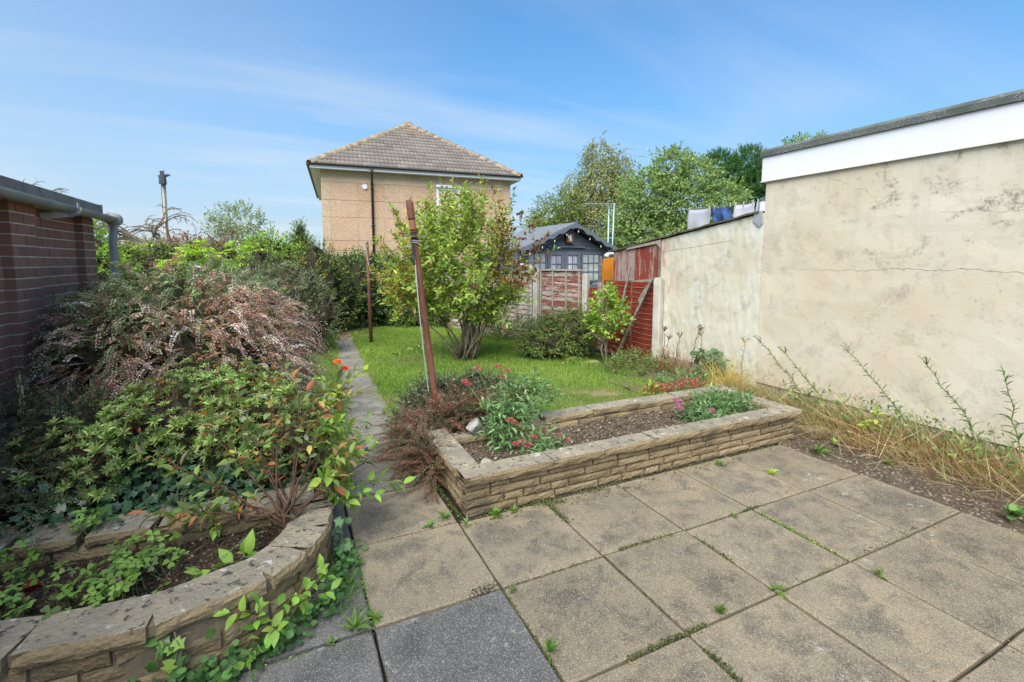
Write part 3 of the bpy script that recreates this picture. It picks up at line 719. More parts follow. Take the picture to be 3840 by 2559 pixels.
# ------------------------------------------------------------------ curved planter on the left
cp = thing('curved_planter', (-.6, 2.4, 0), 'curved buff stone planter at the lower left with clover inside', 'planter')
OUT = [(-1.75, 2.32), (-1.35, 2.19), (-.97, 2.08), (-.55, 2.025), (-.30, 2.06), (-.12, 2.15), (.03, 2.29), (.115, 2.45), (.145, 2.62), (.13, 2.80)]
def resample(pts, step):
    p = np.array(pts); seg = np.linalg.norm(np.diff(p, axis=0), axis=1); s = np.concatenate([[0], np.cumsum(seg)])
    return p, s
def along(p, s, t):
    return np.array([np.interp(t, s, p[:, 0]), np.interp(t, s, p[:, 1])])
op, os_ = resample(OUT, .1)
def curvecourse(parent, z, H, D, Ls, cap=False, inset=0.0, t0=0, t1=None):
    t1 = t1 or os_[-1]; t = t0
    while t < t1 - .03:
        L = min(random.choice(Ls), t1 - t)
        curv = 1.0 if along(op, os_, t)[0] < -.45 else .55
        L = max(.07, L * curv)
        if t1 - t - L < .06: L = t1 - t
        a, b = along(op, os_, t), along(op, os_, t + L); d = b - a; rz = math.atan2(d[1], d[0]); n = np.array([-d[1], d[0]]) / (np.linalg.norm(d) + 1e-9)
        m = (a + b) / 2 + n * (D / 2 - inset) + n * random.uniform(-.003, .003)
        stone(parent, m[0], m[1], z + (random.uniform(-.003, .003) if cap else 0), np.linalg.norm(d) - (.022 if cap else .016), D, H, rz, cap); t += L
for i in range(3): curvecourse(cp, .038 + i * .073, .064, .12, [.24, .34, .44], t0=random.uniform(0, .0))
curvecourse(cp, .251, .062, .20, [.36, .44, .40], True, .018)
mb = MB(); 
for k in range(len(OUT) - 1):
    a, b = np.array(OUT[k]), np.array(OUT[k + 1]); d = (b - a) / np.linalg.norm(b - a); n = np.array([-d[1], d[0]])
    q = [a + n * .018, b + n * .018, b + n * .15, a + n * .15]
    mb.prism([tuple(x) for x in q], 'z', -.03, .2225 - .0007 * k)
for k in range(len(OUT) - 1):
    a, b = np.array(OUT[k]), np.array(OUT[k + 1]); d = (b - a) / np.linalg.norm(b - a); n = np.array([-d[1], d[0]])
    mb.prism([tuple(x) for x in (a + n * .002, b + n * .002, b + n * .172, a + n * .172)], 'z', .2228, .268 - .0006 * k)
mb.build('mortar_core', 'mortar_tan', cp)
bw = [(-1.75, 2.93), (-1.25, 2.885), (-.69, 2.815), (-.30, 2.79), (.10, 2.79)]
mb = MB()
for k in range(len(bw) - 1):
    a, b = np.array(bw[k]), np.array(bw[k + 1]); mb.prism([tuple(a + [0, .012]), tuple(b + [0, .012]), tuple(b + [0, .16]), tuple(a + [0, .16])], 'z', 0, .226 - .0009 * k)
mb.build('mortar_back', 'mortar_tan', cp)
bp_, bs_ = resample(bw, .1); op2, os2 = op, os_; op, os_ = bp_, bs_
_s = os_[-1]
def straight(parent, z, H, D, ts, cap, out=0.0):
    for t, e in zip(ts[:-1], ts[1:]):
        a, b = along(op, os_, t), along(op, os_, e); d = b - a; rz = math.atan2(d[1], d[0]); n = np.array([-d[1], d[0]]) / np.linalg.norm(d); m = (a + b) / 2 + n * (D / 2 - out)
        stone(parent, m[0], m[1], z, np.linalg.norm(d) - (.035 if cap else .012), D, H, rz, cap)
straight(cp, .185, .066, .10, [0, .3, .68, 1.02, 1.38, 1.62, _s], False)
straight(cp, .112, .066, .10, [0, .5, .9, 1.25, 1.5, _s], False)
straight(cp, .252, .058, .20, [0, .16, .52, .80, 1.10, 1.48, _s], True, .012)
op, os_ = op2, os2
# bed soils
poly = [(x, y + .12) for x, y in OUT[:6]] + [(-.05, 2.4), (0, 2.6), (-.02, 2.85)] + [(-1.75, 2.98)]
mb = MB(); mb.add([(x, y, .165) for x, y in poly], [tuple(range(len(poly)))]); g = mb.build('soil', 'soil_dark', cp)
DK = [(5, (.04, .029, .021)), (3, (.065, .046, .034)), (.5, (.14, .11, .08)), (.18, (.28, .25, .21)), (.35, (.16, .08, .045))]
clods('soil_crumbs', 5200, (-1.4, -.05, 2.26, 2.82), .168, .006, .028, DK, 4, cp)
g = sheet('raised_bed_soil', -1.72, .16, 2.93, 6.3, .19, 30, 50, .012, 'soil_dark', 5); tag(g, kind='structure')

# ================================================================== garage on the left
ga = thing('brick_garage', (-2.6, 3, 0), 'brown brick garage with grey gutter and brick piers on the left', 'garage')
GX = -1.70; YE = 5.95
mb = MB(); mb.box((-4.6, -3, 0), (GX - .046, YE - .02, 2.06)); mb.build('wall', 'mortar', ga)
bk = MB(); bk.box((-.5, -.5, -.5), (.5, .5, .5)); BR = bk.mesh('brick', 'brick')
def brick(x, y, z, d, L, H): o = obj('brick', BR, ga, (x, y, z)); o.scale = (d, L, H)
piers = [(4.38, 4.78), (5.66, 5.95)]
ch = .0765
for i in range(26):
    z = .03 + ch * (i + .5)
    if z < .26 or z > 2.02: continue
    for (a, b) in ((3.72, 4.38), (4.78, 5.66)):
        t = a - (.108 if i % 2 else 0) - .0
        while t < b - .02:
            s, e = max(t, a), min(t + .2165, b)
            if b - e < .06: e = b; t = b
            if e - s > .03: brick(GX - .06 + random.uniform(-.0015, .0015), (s + e) / 2, z, .04, e - s - .013, ch - .0095)
            t += .2165
    for (a, b) in piers:
        c = (a + b) / 2; hs = [a, c, b] if i % 2 == 0 else [a, a + (b - a) * .25, a + (b - a) * .75, b]
        for s, e in zip(hs[:-1], hs[1:]): brick(GX - .022 + random.uniform(-.0015, .0015), (s + e) / 2, z, .075, e - s - .012, ch - .0095)
bw_ = MB()
for i in range(26):
    z = .03 + ch * (i + .5)
    for a, b in (((-.6, 3.72),) if z > .26 and z < 2.02 else ((-.6, 4.38), (4.78, 5.66)) if z < .26 else ()):
        t = a - (.108 if i % 2 else 0)
        while t < b - .02:
            s, e = max(t, a), min(t + .2165, b)
            if e - s > .03: bw_.box((GX - .08, s + .0065, z - ch / 2 + .005), (GX - .04 + random.uniform(-.0015, .0015), e - .0065, z + ch / 2 - .0045))
            t += .2165
bw_.build('brickwork', 'brick', ga)['kind'] = 'stuff'
mb = MB()
for a, b in piers: mb.box((GX - .06, a + .014, 0), (GX + .0105, b - .014, 2.05))
mb.build('pier_core', 'mortar', ga)
mb = MB(); mb.box((-4.6, -3, 2.062), (GX + .03, YE + .10, 2.16)); mb.build('roof', 'felt', ga)
for a, b in ((-3, 5.02), (5.024, YE + .12)):
    mb = MB(); mb.box((GX + .032, a, 2.03), (GX + .056, b, 2.155)); 
    mb.build('fascia_board', 'bargewood', ga)
mb = MB(); mb.box((GX + .033, YE + .122, 2.03), (GX + .056, YE + .146, 2.165)); mb.box((-4.6, YE + .122, 2.03), (GX + .03, YE + .146, 2.165)); mb.build('end_board', 'bargewood', ga)
# half-round gutter as a thick trough
gm = MB(); prof = []; rO, rI = .052, .045
for k in range(11):
    t = math.pi + math.pi * k / 10; prof.append((GX + .118 + rO * math.cos(t), 2.045 + rO * math.sin(t)))
for k in range(10, -1, -1):
    t = math.pi + math.pi * k / 10; prof.append((GX + .118 + rI * math.cos(t), 2.045 + rI * math.sin(t)))
n = len(prof); v = []; f = []
for yy, dz in ((-3, .02), (YE + .27, 0)): v += [(p[0], yy, p[1] + dz) for p in prof]
for i in range(n): f.append((i, (i + 1) % n, n + (i + 1) % n, n + i))
for i in range(10):
    f.append((n + i, n + i + 1, n + n - 2 - i, n + n - 1 - i))
gm.add(v, f); gm.build('gutter', 'galv', ga, True)
mb = MB(); mb.tube([(GX + .118, YE + .20, 2.01), (GX + .118, YE + .20, 1.95), (GX + .10, YE + .20, 1.80), (GX + .09, YE + .20, .0)], .036, 10); mb.build('downpipe', 'galv', ga, True)
mb = MB(); mb.tube([(GX + .118, YE + .145, 2.03), (GX + .118, YE + .275, 2.03)], .066, 12); mb.build('gutter_outlet', 'galv', ga, True)
mb = MB()
pts = [(GX + .118 + .064 * math.cos(math.pi + math.pi * k / 8), 5.06, 2.045 + .064 * math.sin(math.pi + math.pi * k / 8)) for k in range(9)]
for a, b in zip(pts[:-1], pts[1:]): mb.beam(a, b, .045, .006, up=(0, 1, 0))
mb.beam((GX - .035, 4.98, 1.955), (GX + .115, 5.05, 1.985), .012, .05); mb.beam((GX + .18, 5.06, 2.03), (GX + .18, 5.06, 2.075), .04, .006, up=(1, 0, 0)); mb.build('gutter_bracket', 'galv', ga)

# ================================================================== neighbour's extension and low outbuilding on the right
ex = thing('rendered_extension', (6.2, 2, 0), 'flat roofed extension with stained cream render and white fascia on the right', 'building')
WX = 5.20; YC = 3.93
def wallgrid(name, y0, y1, zt0, zt1, z0, mat, parent, depth):
    ny, nz = 30, 14; v = []; f = []
    for i in range(ny + 1):
        yy = y0 + (y1 - y0) * i / ny; zt = zt0 + (zt1 - zt0) * i / ny
        for k in range(nz + 1): v.append((WX + random.uniform(-.0025, .0025), yy, z0 + (zt - z0) * k / nz))
    for i in range(ny):
        for k in range(nz): a = i * (nz + 1) + k; f.append((a, a + 1, a + nz + 2, a + nz + 1))
    b = len(v)
    v += [(WX + depth, y0, z0), (WX + depth, y0, zt0), (WX + depth, y1, z0), (WX + depth, y1, zt1)]
    A, B, C, D = 0, nz, ny * (nz + 1), ny * (nz + 1) + nz
    f += [tuple(range(0, nz + 1)) [::-1] + (b, b + 1)[::1], tuple(range(C, D + 1)) + (b + 3, b + 2), tuple([i * (nz + 1) + nz for i in range(ny + 1)]) + (b + 3, b + 1), (b, b + 2, b + 3, b + 1), tuple([i * (nz + 1) for i in range(ny, -1, -1)]) + (b, b + 2)[::1]]
    return obj(name, mesh(name, [Vector(p) - wl(parent) for p in v], f, mat), parent, wl(parent))
wallgrid('wall', -3.2, YC, 2.56, 2.56, .12, 'render', ex, 3.2)
mb = MB(); mb.box((WX + .022, -3.2, -.05), (WX + 3, YC, .118)); mb.build('plinth', 'plinth', ex)
mb = MB(); mb.box((WX - .024, -3.3, 2.545), (WX + .0, YC + .045, 2.832)); mb.build('fascia', 'fascia_white', ex)
mb = MB(); mb.box((WX + .002, YC + .003, 2.545), (WX + 3.2, YC + .043, 2.830)); mb.build('side_fascia', 'fascia_white', ex)
mb = MB(); mb.box((WX - .034, -3.3, 2.545), (WX - .0245, YC + .05, 2.558)); mb.build('drip_trim', 'white_paint', ex)
mb = MB(); prof = [(WX - .045, 2.836), (WX - .045, 2.895), (WX - .02, 2.925), (WX + .06, 2.925), (WX + 3.2, 2.90), (WX + 3.2, 2.836)]
mb.prism(prof, 'y', -3.3, YC + .065); mb.build('felt_roof', 'felt', ex)
ob = thing('lean_to', (5.6, 5.3, 0), 'low lean-to wall with flaking cream render and sloping sheet roof', 'outbuilding')
wallgrid('wall', YC + .003, 5.655, 2.185, 1.935, .05, 'render_low', ob, .55)
mb = MB(); mb.box((WX + .02, YC, -.05), (WX + .5, 5.65, .048)); mb.build('footing', 'plinth', ob)
mb = MB(); mb.box((WX - .012, YC + .2, -.02), (WX - .0035, 5.5, .17)); mb.build('bare_footing_strip', 'plinth', ob)
rp = lambda y: 2.185 + (y - YC) * (1.775 - 2.185) / (6.88 - YC)
v = []; f = []
N_ = 16
for i in range(N_ + 1):
    yy = YC + .06 + (6.95 - YC - .06) * i / N_; wv = .012 * math.sin(i * 2.1) + (-.02 if i > 11 else 0)
    for xx, dz in ((WX - .035 + random.uniform(-.01, .004), 0), (WX + .62, .02)): v += [(xx, yy, rp(yy) + .012 + dz + wv * .5), (xx, yy, rp(yy) + .034 + dz + wv * .5)]
for i in range(N_):
    a = i * 4; f += [(a, a + 4, a + 5, a + 1), (a + 1, a + 5, a + 7, a + 3), (a + 2, a + 3, a + 7, a + 6), (a, a + 2, a + 6, a + 4)]
f += [(0, 1, 3, 2), (4 * N_, 4 * N_ + 2, 4 * N_ + 3, 4 * N_ + 1)]
obj('sheet_roof', mesh('sheet_roof', [Vector(p) - wl(ob) for p in v], f, 'mortar_dark'), ob, wl(ob))
# red streaked boards that close the far end of the lean-to
NB = 6
for i in range(NB):
    a = 5.70 + (6.84 - 5.70) * i / NB; b = 5.70 + (6.84 - 5.70) * (i + 1) / NB - .003
    mb = MB(); mb.prism([(a, 1.33 - (a - 5.7) * .06), (b, 1.33 - (b - 5.7) * .06), (b, rp(b) - .0), (a, rp(a) - .0)], 'x', WX + .0 + .002 * (i % 2), WX + .022)
    mb.build('red_board', 'red_board', ob)
mb = MB(); mb.prism([(5.662, 1.36), (5.695, 1.36), (5.695, rp(5.69)), (5.662, rp(5.66))], 'x', WX - .02, WX + .02); mb.build('edge_strip', 'grey_wood', ob)
mb = MB(); mb.prism([(5.72, rp(5.72) - .01), (5.66, rp(5.66) - .01), (5.66, rp(5.66) - .13), (5.74, rp(5.74) - .055), (6.45, rp(6.45) - .035), (6.45, rp(6.45))], 'x', WX - .03, WX - .005); mb.build('loose_board', 'fence_batten', ob)
mb = MB(); mb.beam((WX - .02, 5.68, 1.33), (WX - .03, 6.95, 1.20), .03, .035); mb.beam((WX - .03, 6.9, 1.22), (WX - .06, 7.35, 1.20), .03, .03); mb.build('rail', 'fence_batten', ob)
mb = MB(); mb.tube([(WX - .05, 6.98, 1.70), (WX + .0, 7.02, 1.72), (WX + .3, 7.03, 1.73)], .045, 8); mb.build('gutter_end', 'white_paint', ob, True)
mb = MB(); mb.prism([(YC + .05, 2.02), (YC + .14, 2.10), (YC + .12, 2.20), (YC + .02, 2.21), (YC + .01, 2.06)], 'x', WX - .022, WX - .006); o = mb.build('white_flashing', 'aerial', ob)
# orange sheet beyond
mb = MB(); mb.prism([(5.36, 1.20), (5.74, 1.30), (5.78, 1.70), (5.42, 1.66)], 'y', 7.42, 7.445); mb.box((5.78, 7.42, 0), (5.82, 7.45, 1.7), 1); mb.box((5.34, 7.42, 0), (5.38, 7.45, 1.7), 1)
tag(mb.build('orange_board', ['orange', 'grey_wood']), 'bright orange board standing between the summer house and the lean-to', 'board')
# dark shelf of bits beside
# ------------------------------------------------------------------ fence
def post(x, y, h, w, label, lean=0, orange=False):
    mb = MB(); c = .018
    prof = [(-w / 2 + c, -w / 2), (w / 2 - c, -w / 2), (w / 2, -w / 2 + c), (w / 2, w / 2 - c), (w / 2 - c, w / 2), (-w / 2 + c, w / 2), (-w / 2, w / 2 - c), (-w / 2, -w / 2 + c)]
    mb.prism(prof, 'z', -.1, h - .02); mb.prism([(p[0] * .8, p[1] * .8) for p in prof], 'z', h - .02, h)
    o = mb.build('concrete_post', 'concrete'); o.location = (x, y, 0); o.rotation_euler = (0, R(lean), R(18)); 
    tag(o, label, 'fence post', 'concrete fence posts')
    return o
po = post(5.115, 5.60, 1.36, .125, 'tall speckled concrete post at the end of the cream wall by the red fence')
mb = MB()
for z in (.62, 1.18): mb.tube([(.02, -.0635, z), (.02, -.06, z)], .009, 8)
b_ = obj('bolt_hole', mb.mesh('bolt_hole', 'blackplastic')); b_.parent = po
post(5.02, 7.42, 1.38, .115, 'concrete post with orange lichen top between the slatted panel and the red fence')
post(4.55, 8.50, 1.40, .115, 'concrete post between the two bleached slatted fence panels')
post(4.02, 10.0, 1.40, .11, 'far concrete post half hidden behind the big shrub')

def wavy_slat(name, L, H, seed, mats, wav=.006):
    r = random.Random(seed); n = 12; v = []; f = []; mi = []
    ph = r.uniform(0, 6); off = [wav * (math.sin(i * .9 + ph) + r.uniform(-.6, .6)) for i in range(n + 1)]
    # cross-section tilts outwards like a lapped board: bottom edge proud
    for i in range(n + 1):
        x = -L / 2 + L * i / n; b = -H / 2 + off[i]
        v += [(x, -.016, b), (x, -.005, H / 2), (x, .004, H / 2), (x, -.004, b - .0), (x, -.017, b + .007)]
    for i in range(n):
        a = i * 5; c = a + 5
        f += [(a + 4, c + 4, c + 1, a + 1), (a + 1, c + 1, c + 2, a + 2), (a + 2, c + 2, c + 3, a + 3), (a + 3, c + 3, c, a), (a, c, c + 4, a + 4)]; mi += [0, 0, 0, 1, 1]
    f += [(0, 4, 1, 2, 3), (n * 5 + 3, n * 5 + 2, n * 5 + 1, n * 5 + 4, n * 5)]; mi += [0, 0]
    return mesh(name, v, f, mats, False, mi)
def panel(a, b, h0, h1, label, ns, mat, edge, battens, seed, frame='fence_batten', top=True, nslat=None):
    a, b = np.array(a), np.array(b); d = b - a; L = float(np.linalg.norm(d)); rz = math.atan2(d[1], d[0]); m = (a + b) / 2
    t = bpy.data.objects.new('lapped_fence', None); COL.objects.link(t); t.location = (m[0], m[1], 0); t.rotation_euler = (0, 0, rz); tag(t, label, 'fence', 'lapped fences')
    H = (h1 - h0) / ns
    sm = [wavy_slat('slat', L, H * 1.12, seed + i, [mat, edge]) for i in range(5)]
    def ch(name, me, loc=(0, 0, 0), rot=(0, 0, 0)):
        o = bpy.data.objects.new(name, me); COL.objects.link(o); o.parent = t; o.location = loc; o.rotation_euler = rot; return o
    for i in range(ns): ch('slat', sm[(i * 3 + seed) % 5], (0, random.uniform(-.002, .002), h0 + H * (i + .5)), (R(random.uniform(-1, 1)), R(random.uniform(-.35, .35)), 0))
    for x in battens:
        mb = MB(); mb.box((x * L - .016, -.036, h0 - .01), (x * L + .016, -.0185, h1 + .005)); ch('batten', mb.mesh('batten', frame))
    if top:
        mb = MB(); mb.box((-L / 2 - .01, -.045, h1 + .006), (L / 2 + .01, .03, h1 + .04)); ch('top_rail', mb.mesh('top_rail', frame))
    mb = MB(); mb.box((-L / 2, -.03, .0), (L / 2, .02, h0 - .012)); ch('gravel_board', mb.mesh('gravel_board', frame))
    return t
panel((4.60, 8.42), (4.98, 7.50), .08, 1.42, 'bleached red slatted fence panel between two concrete posts behind the low bush', 14, 'fence_red', 'fence_white', (-.46, -.16, .16, .46), 1)
panel((4.06, 9.9), (4.50, 8.58), .06, 1.36, 'pale peeling fence panel partly behind the big leafy shrub', 14, 'fence_white', 'fence_white', (-.2, .18, .44), 2)
panel((3.5, 11.3), (3.98, 10.1), .06, 1.36, 'farthest peeling fence panel seen through the big shrub', 13, 'fence_white', 'fence_white', (-.4, 0, .4), 3)
panel((5.13, 7.02), (5.16, 5.70), .04, 1.27, 'deep red lapped fence panel beside the cream wall', 15, 'red_slat', 'slat_edge', (-.48, .10), 4, 'red_board', False)
panel((5.04, 7.34), (5.13, 7.06), .04, 1.12, 'narrow broken red fence piece with a chewed top by the rose', 11, 'red_slat', 'slat_edge', (-.40,), 5, 'fence_red', False)
mb = MB(); mb.beam((4.86, 6.28, .02), (5.10, 5.72, 1.35), .05, .035); mb.beam((5.02, 5.92, .98), (5.075, 5.80, 1.22), .05, .04)
tag(mb.build('timber_batten', 'grey_wood'), 'long silvered timber leaning diagonally across the red fence', 'timber')
mb = MB(); mb.beam((5.02, 6.42, .62), (5.085, 6.24, 1.52), .03, .03)
tag(mb.build('timber_batten', 'grey_wood'), 'short upright silvered batten nailed on the red fence above the diagonal timber', 'timber')
mb = MB(); mb.beam((4.98, 6.75, .45), (4.93, 6.10, .50), .03, .035); mb.beam((4.90, 6.9, .28), (5.0, 6.2, .66), .03, .03)
tag(mb.build('timber_batten', 'grey_wood'), 'low grey cross piece of wood behind the rose bush', 'timber')
mb = MB(); mb.beam((5.08, 7.06, 0), (5.08, 7.06, 1.24), .07, .05); tag(mb.build('fence_stake', 'fence_red'), 'square red wooden stake between the broken piece and the red panel', 'fence post')

# ================================================================== grey summer house
sh = thing('summer_house', (7.6, 13.5, 0), 'slate grey timber summer house with scalloped gable boards and string lights', 'summer house')
SY = 12.40; sx0, sx1 = 6.02, 9.16; ax, az = 7.80, 2.74
mb = MB(); mb.prism([(sx0, 0), (sx1, 0), (sx1, 1.92), (ax, 2.60), (sx0, 1.94)], 'y', SY + .02, SY + 2.6); mb.build('wall', 'slate_paint', sh)
# shiplap boards of the gable front, each a board
zb = .05
while zb < 2.55:
    h = .128
    def xr(z):
        l, r_ = sx0, sx1
        if z > 1.90: l = sx0 + (ax - sx0) * min(1, (z - 1.90) / .72); r_ = sx1 - (sx1 - ax) * min(1, (z - 1.88) / .74)
        return l, r_
    l0, r0 = xr(zb); l1, r1 = xr(zb + h)
    if zb > 1.88: segs = [((l0, r0), (l1, r1))]
    else: segs = [((sx0, 6.30), (sx0, 6.30)), ((8.90, sx1), (8.90, sx1))]
    for (a, b), (c, d) in segs:
        if b - a < .06: continue
        m = MB(); m.add([(a, SY - .004, zb), (b, SY - .004, zb), (b, SY + .02, zb), (a, SY + .02, zb), (c, SY + .010, zb + h - .006), (d, SY + .010, zb + h - .006), (d, SY + .02, zb + h - .006), (c, SY + .02, zb + h - .006)],
              [(0, 3, 2, 1), (4, 5, 6, 7), (0, 1, 5, 4), (1, 2, 6, 5), (2, 3, 7, 6), (3, 0, 4, 7)]); m.build('cladding_board', 'slate_paint', sh)
    zb += .128
# roof sheets
mb = MB()
for ex_, ez in ((5.98, 1.955), (9.52, 1.90)):
    s_ = 1 if ex_ > ax else -1
    mb.prism([(ex_, ez), (ax, az), (ax, az + .035), (ex_, ez + .035)], 'y', SY - .32, SY + 3.0)
mb.build('roof', 'slate_roof', sh)
for side, (ex_, ez) in enumerate(((5.98, 1.935), (9.52, 1.88))):
    mb = MB(); n = 48; v = []
    for i in range(n + 1):
        t = i / n; x = ex_ + (ax - ex_) * t; z = ez + (az - ez) * t + .015; w = .115 + .028 * math.cos(t * math.pi * 2 * 5 + .8)
        v.append((x, z, z - w))
    for i in range(n):
        (x0, a0, b0), (x1, a1, b1) = v[i], v[i + 1]
        if side: (x0, a0, b0), (x1, a1, b1) = v[i + 1], v[i]
        mb.prism([(x0, b0), (x1, b1), (x1, a1), (x0, a0)], 'y', SY - .345, SY - .322)
    mb.build('bargeboard', 'slate_trim', sh)
mb = MB(); mb.prism([(ax - .05, az - .14), (ax + .05, az - .14), (ax + .035, az + .03), (ax, az + .10), (ax - .035, az + .03)], 'y', SY - .36, SY - .347); mb.build('finial', 'slate_trim', sh)
def win(name, x0, x1, z0, z1, cols, rows, pane, y=SY - .03, fr=.045):
    w = MB(); w.box((x0, y, z0), (x0 + fr, y + .05, z1)); w.box((x1 - fr, y, z0), (x1, y + .05, z1)); w.box((x0 + fr, y, z1 - fr), (x1 - fr, y + .05, z1)); w.box((x0 + fr, y, z0), (x1 - fr, y + .05, z0 + fr))
    fo = w.build(name, 'slate_trim', sh)
    iw, ih = (x1 - x0 - 2 * fr), (z1 - z0 - 2 * fr)
    for i in range(cols):
        for j in range(rows):
            g_ = MB(); a = x0 + fr + iw * i / cols; b = z0 + fr + ih * j / rows
            g_.box((a + .011, y + .028, b + .011), (a + iw / cols - .011, y + .036, b + ih / rows - .011)); g_.build('pane', pane, fo)
    b_ = MB()
    for i in range(1, cols): a = x0 + fr + iw * i / cols; b_.box((a - .011, y + .006, z0 + fr), (a + .011, y + .045, z1 - fr))
    for j in range(1, rows): c = z0 + fr + ih * j / rows; b_.box((x0 + fr, y + .008, c - .011), (x1 - fr, y + .043, c + .011))
    b_.build('glazing_bar', 'slate_trim', fo); return fo
win('window', 6.32, 6.99, .98, 1.90, 3, 3, 'glass_blind'); win('window', 8.21, 8.90, .98, 1.88, 3, 3, 'glass_blind')
for a, b in ((7.02, 7.585), (7.595, 8.17)):
    d = MB(); d.box((a, SY - .028, .08), (b, SY - .008, .98)); dd = d.build('door', 'slate_trim', sh)
    fo = win('door_window', a + .06, b - .06, .98, 1.84, 2, 3, 'curtain'); 
    d = MB(); d.box((a, SY - .029, .985), (a + .058, SY - .002, 1.9)); d.box((b - .058, SY - .029, .985), (b, SY - .002, 1.9)); d.box((a + .058, SY - .029, 1.842), (b - .058, SY - .002, 1.9)); d.build('door_frame', 'slate_trim', sh)
mb = MB(); mb.box((6.99, SY - .07, 2.03), (8.30, SY - .008, 2.075)); mb.build('ledge', 'slate_trim', sh)
mb = MB()
mb.box((7.60, SY - .16, 2.20), (7.82, SY - .01, 2.42)); mb.box((7.58, SY - .18, 2.421), (7.84, SY - .008, 2.45)); mb.box((7.59, SY - .17, 2.175), (7.83, SY - .008, 2.199)); mb.box((7.68, SY - .168, 2.22), (7.74, SY - .161, 2.40), 1); mb.box((7.62, SY - .167, 2.30), (7.66, SY - .161, 2.39), 1)
lt = mb.build('lantern', ['copper', 'bulb']); tag(lt, 'amber box lantern hung high in the summer house gable', 'lantern')
def festoon():
    t = thing('string_lights', (ax, SY - .37, 2.4), 'string of pale bulbs along the summer house gable boards', 'string lights')
    pts = []
    for i in range(25):
        u = i / 24; x = 6.1 + (9.35 - 6.1) * u
        z = (1.85 + (az - 1.95) * (x - 6.1) / (ax - 6.1)) if x < ax else (1.80 + (az - 1.92) * (9.35 - x) / (9.35 - ax))
        pts.append((x, SY - .36, z - .02 - .04 * abs(math.sin(i * 1.05))))
    m = MB(); m.tube(pts, .006, 4); m.build('cable', 'blackplastic', t)
    for i in range(1, 25, 3):
        x, y, z = pts[i]; m = MB(); m.tube([(x, y, z - .01), (x, y, z - .03), (x, y, z - .06), (x, y, z - .075)], [.007, .012, .014, .006], 7); m.build('bulb', 'bulb', t, True)
festoon()
mb = MB(); mb.box((8.93, SY - .022, 1.12), (9.10, SY - .010, 1.36)); n_ = mb.build('notice', 'upvc'); tag(n_, 'small white sheet fixed right of the summer house window', 'notice')
def wallpot(x, z, lab):
    m = MB(); m.tube([(x, SY - .08, z), (x, SY - .08, z + .05), (x, SY - .08, z + .09)], [.04, .065, .075], 10); m.tube([(x - .03, SY - .07, z + .10), (x + .03, SY - .09, z + .14)], [.05, .02], 6, 1)
    tag(m.build('wall_pot', ['white_paint', 'bark_dark'], None, True), lab, 'wall pot', 'white wall pots')
wallpot(8.99, 1.42, 'white wall pot above the notice on the right of the summer house'); wallpot(6.15, 1.46, 'white wall pot left of the left summer house window')

# ================================================================== two storey pebbledash house
HA = R(5.1); hx = Vector((math.cos(HA), -math.sin(HA), 0)); hy = Vector((math.sin(HA), math.cos(HA), 0)); HO = Vector((1.17, 18.14, 0))
def hp(a, b, z): p = HO + hx * a + hy * b; return (p.x, p.y, z)
ho = thing('house', hp(3.5, 4, 0), 'two storey pebbledash house with hipped concrete tile roof and dark downpipe', 'house')
HW, HD, EZ = 7.05, 9.0, 4.86
class HB(MB):
    def hbox(s, a, b, mi=0):
        (x0, y0, z0), (x1, y1, z1) = a, b
        s.add([hp(*p) for p in ((x0, y0, z0), (x1, y0, z0), (x1, y1, z0), (x0, y1, z0), (x0, y0, z1), (x1, y0, z1), (x1, y1, z1), (x0, y1, z1))], [(0, 3, 2, 1), (4, 5, 6, 7), (0, 1, 5, 4), (1, 2, 6, 5), (2, 3, 7, 6), (3, 0, 4, 7)], mi)
m = HB(); m.hbox((.012, .012, 0), (HW - .012, HD, EZ)); m.build('wall', 'joint_pale', ho)
cols = [0, .29, 1.22, 2.15, 3.11, 4.05, 5.0, 5.95, 6.76, HW]; rows = [1.0, 1.4, 2.0, 2.36, 3.18, 3.78, 4.40, EZ]
for i in range(len(cols) - 1):
    for j in range(len(rows) - 1):
        if cols[i] == 4.05 and 2.3 < rows[j] < 4.3: continue
        m = HB(); k = .008; m.hbox((cols[i] + k, -.004 + random.uniform(-.003, .003), rows[j] + k), (cols[i + 1] - k, .03, rows[j + 1] - k))
        m.build('wall_panel', 'dash_plain' if i in (0, 8) or j == 6 else 'dash', ho)
# window
m = HB(); wx0, wx1, wz0, wz1 = 4.07, 4.98, 2.9, 4.40
for a, b in (((wx0, -.03, wz0), (wx0 + .07, .06, wz1)), ((wx1 - .07, -.03, wz0), (wx1, .06, wz1)), ((wx0 + .07, -.03, wz1 - .08), (wx1 - .07, .06, wz1)), ((wx0 + .07, -.03, wz0), (wx1 - .07, .06, wz0 + .07)), ((wx0 + .07, -.025, 3.93), (wx1 - .07, .055, 3.99)), ((wx0 - .03, -.10, wz1 + .002), (wx1 + .03, .02, wz1 + .09))): m.hbox(a, b)
wf = m.build('window', 'upvc', ho)
m = HB(); m.hbox((wx0 + .07, .015, wz0 + .07), (wx1 - .07, .03, 3.93)); m.build('pane', 'pale_glass', wf); m = HB(); m.hbox((wx0 + .07, .015, 3.99), (wx1 - .07, .03, wz1 - .08)); m.build('pane', 'pale_glass', wf)
m = MB(); c = Vector(hp(1.47, -.01, 4.28)); m.tube([c, c - hy * .05], [.10, .09], 14); m.build('vent', 'upvc', ho)
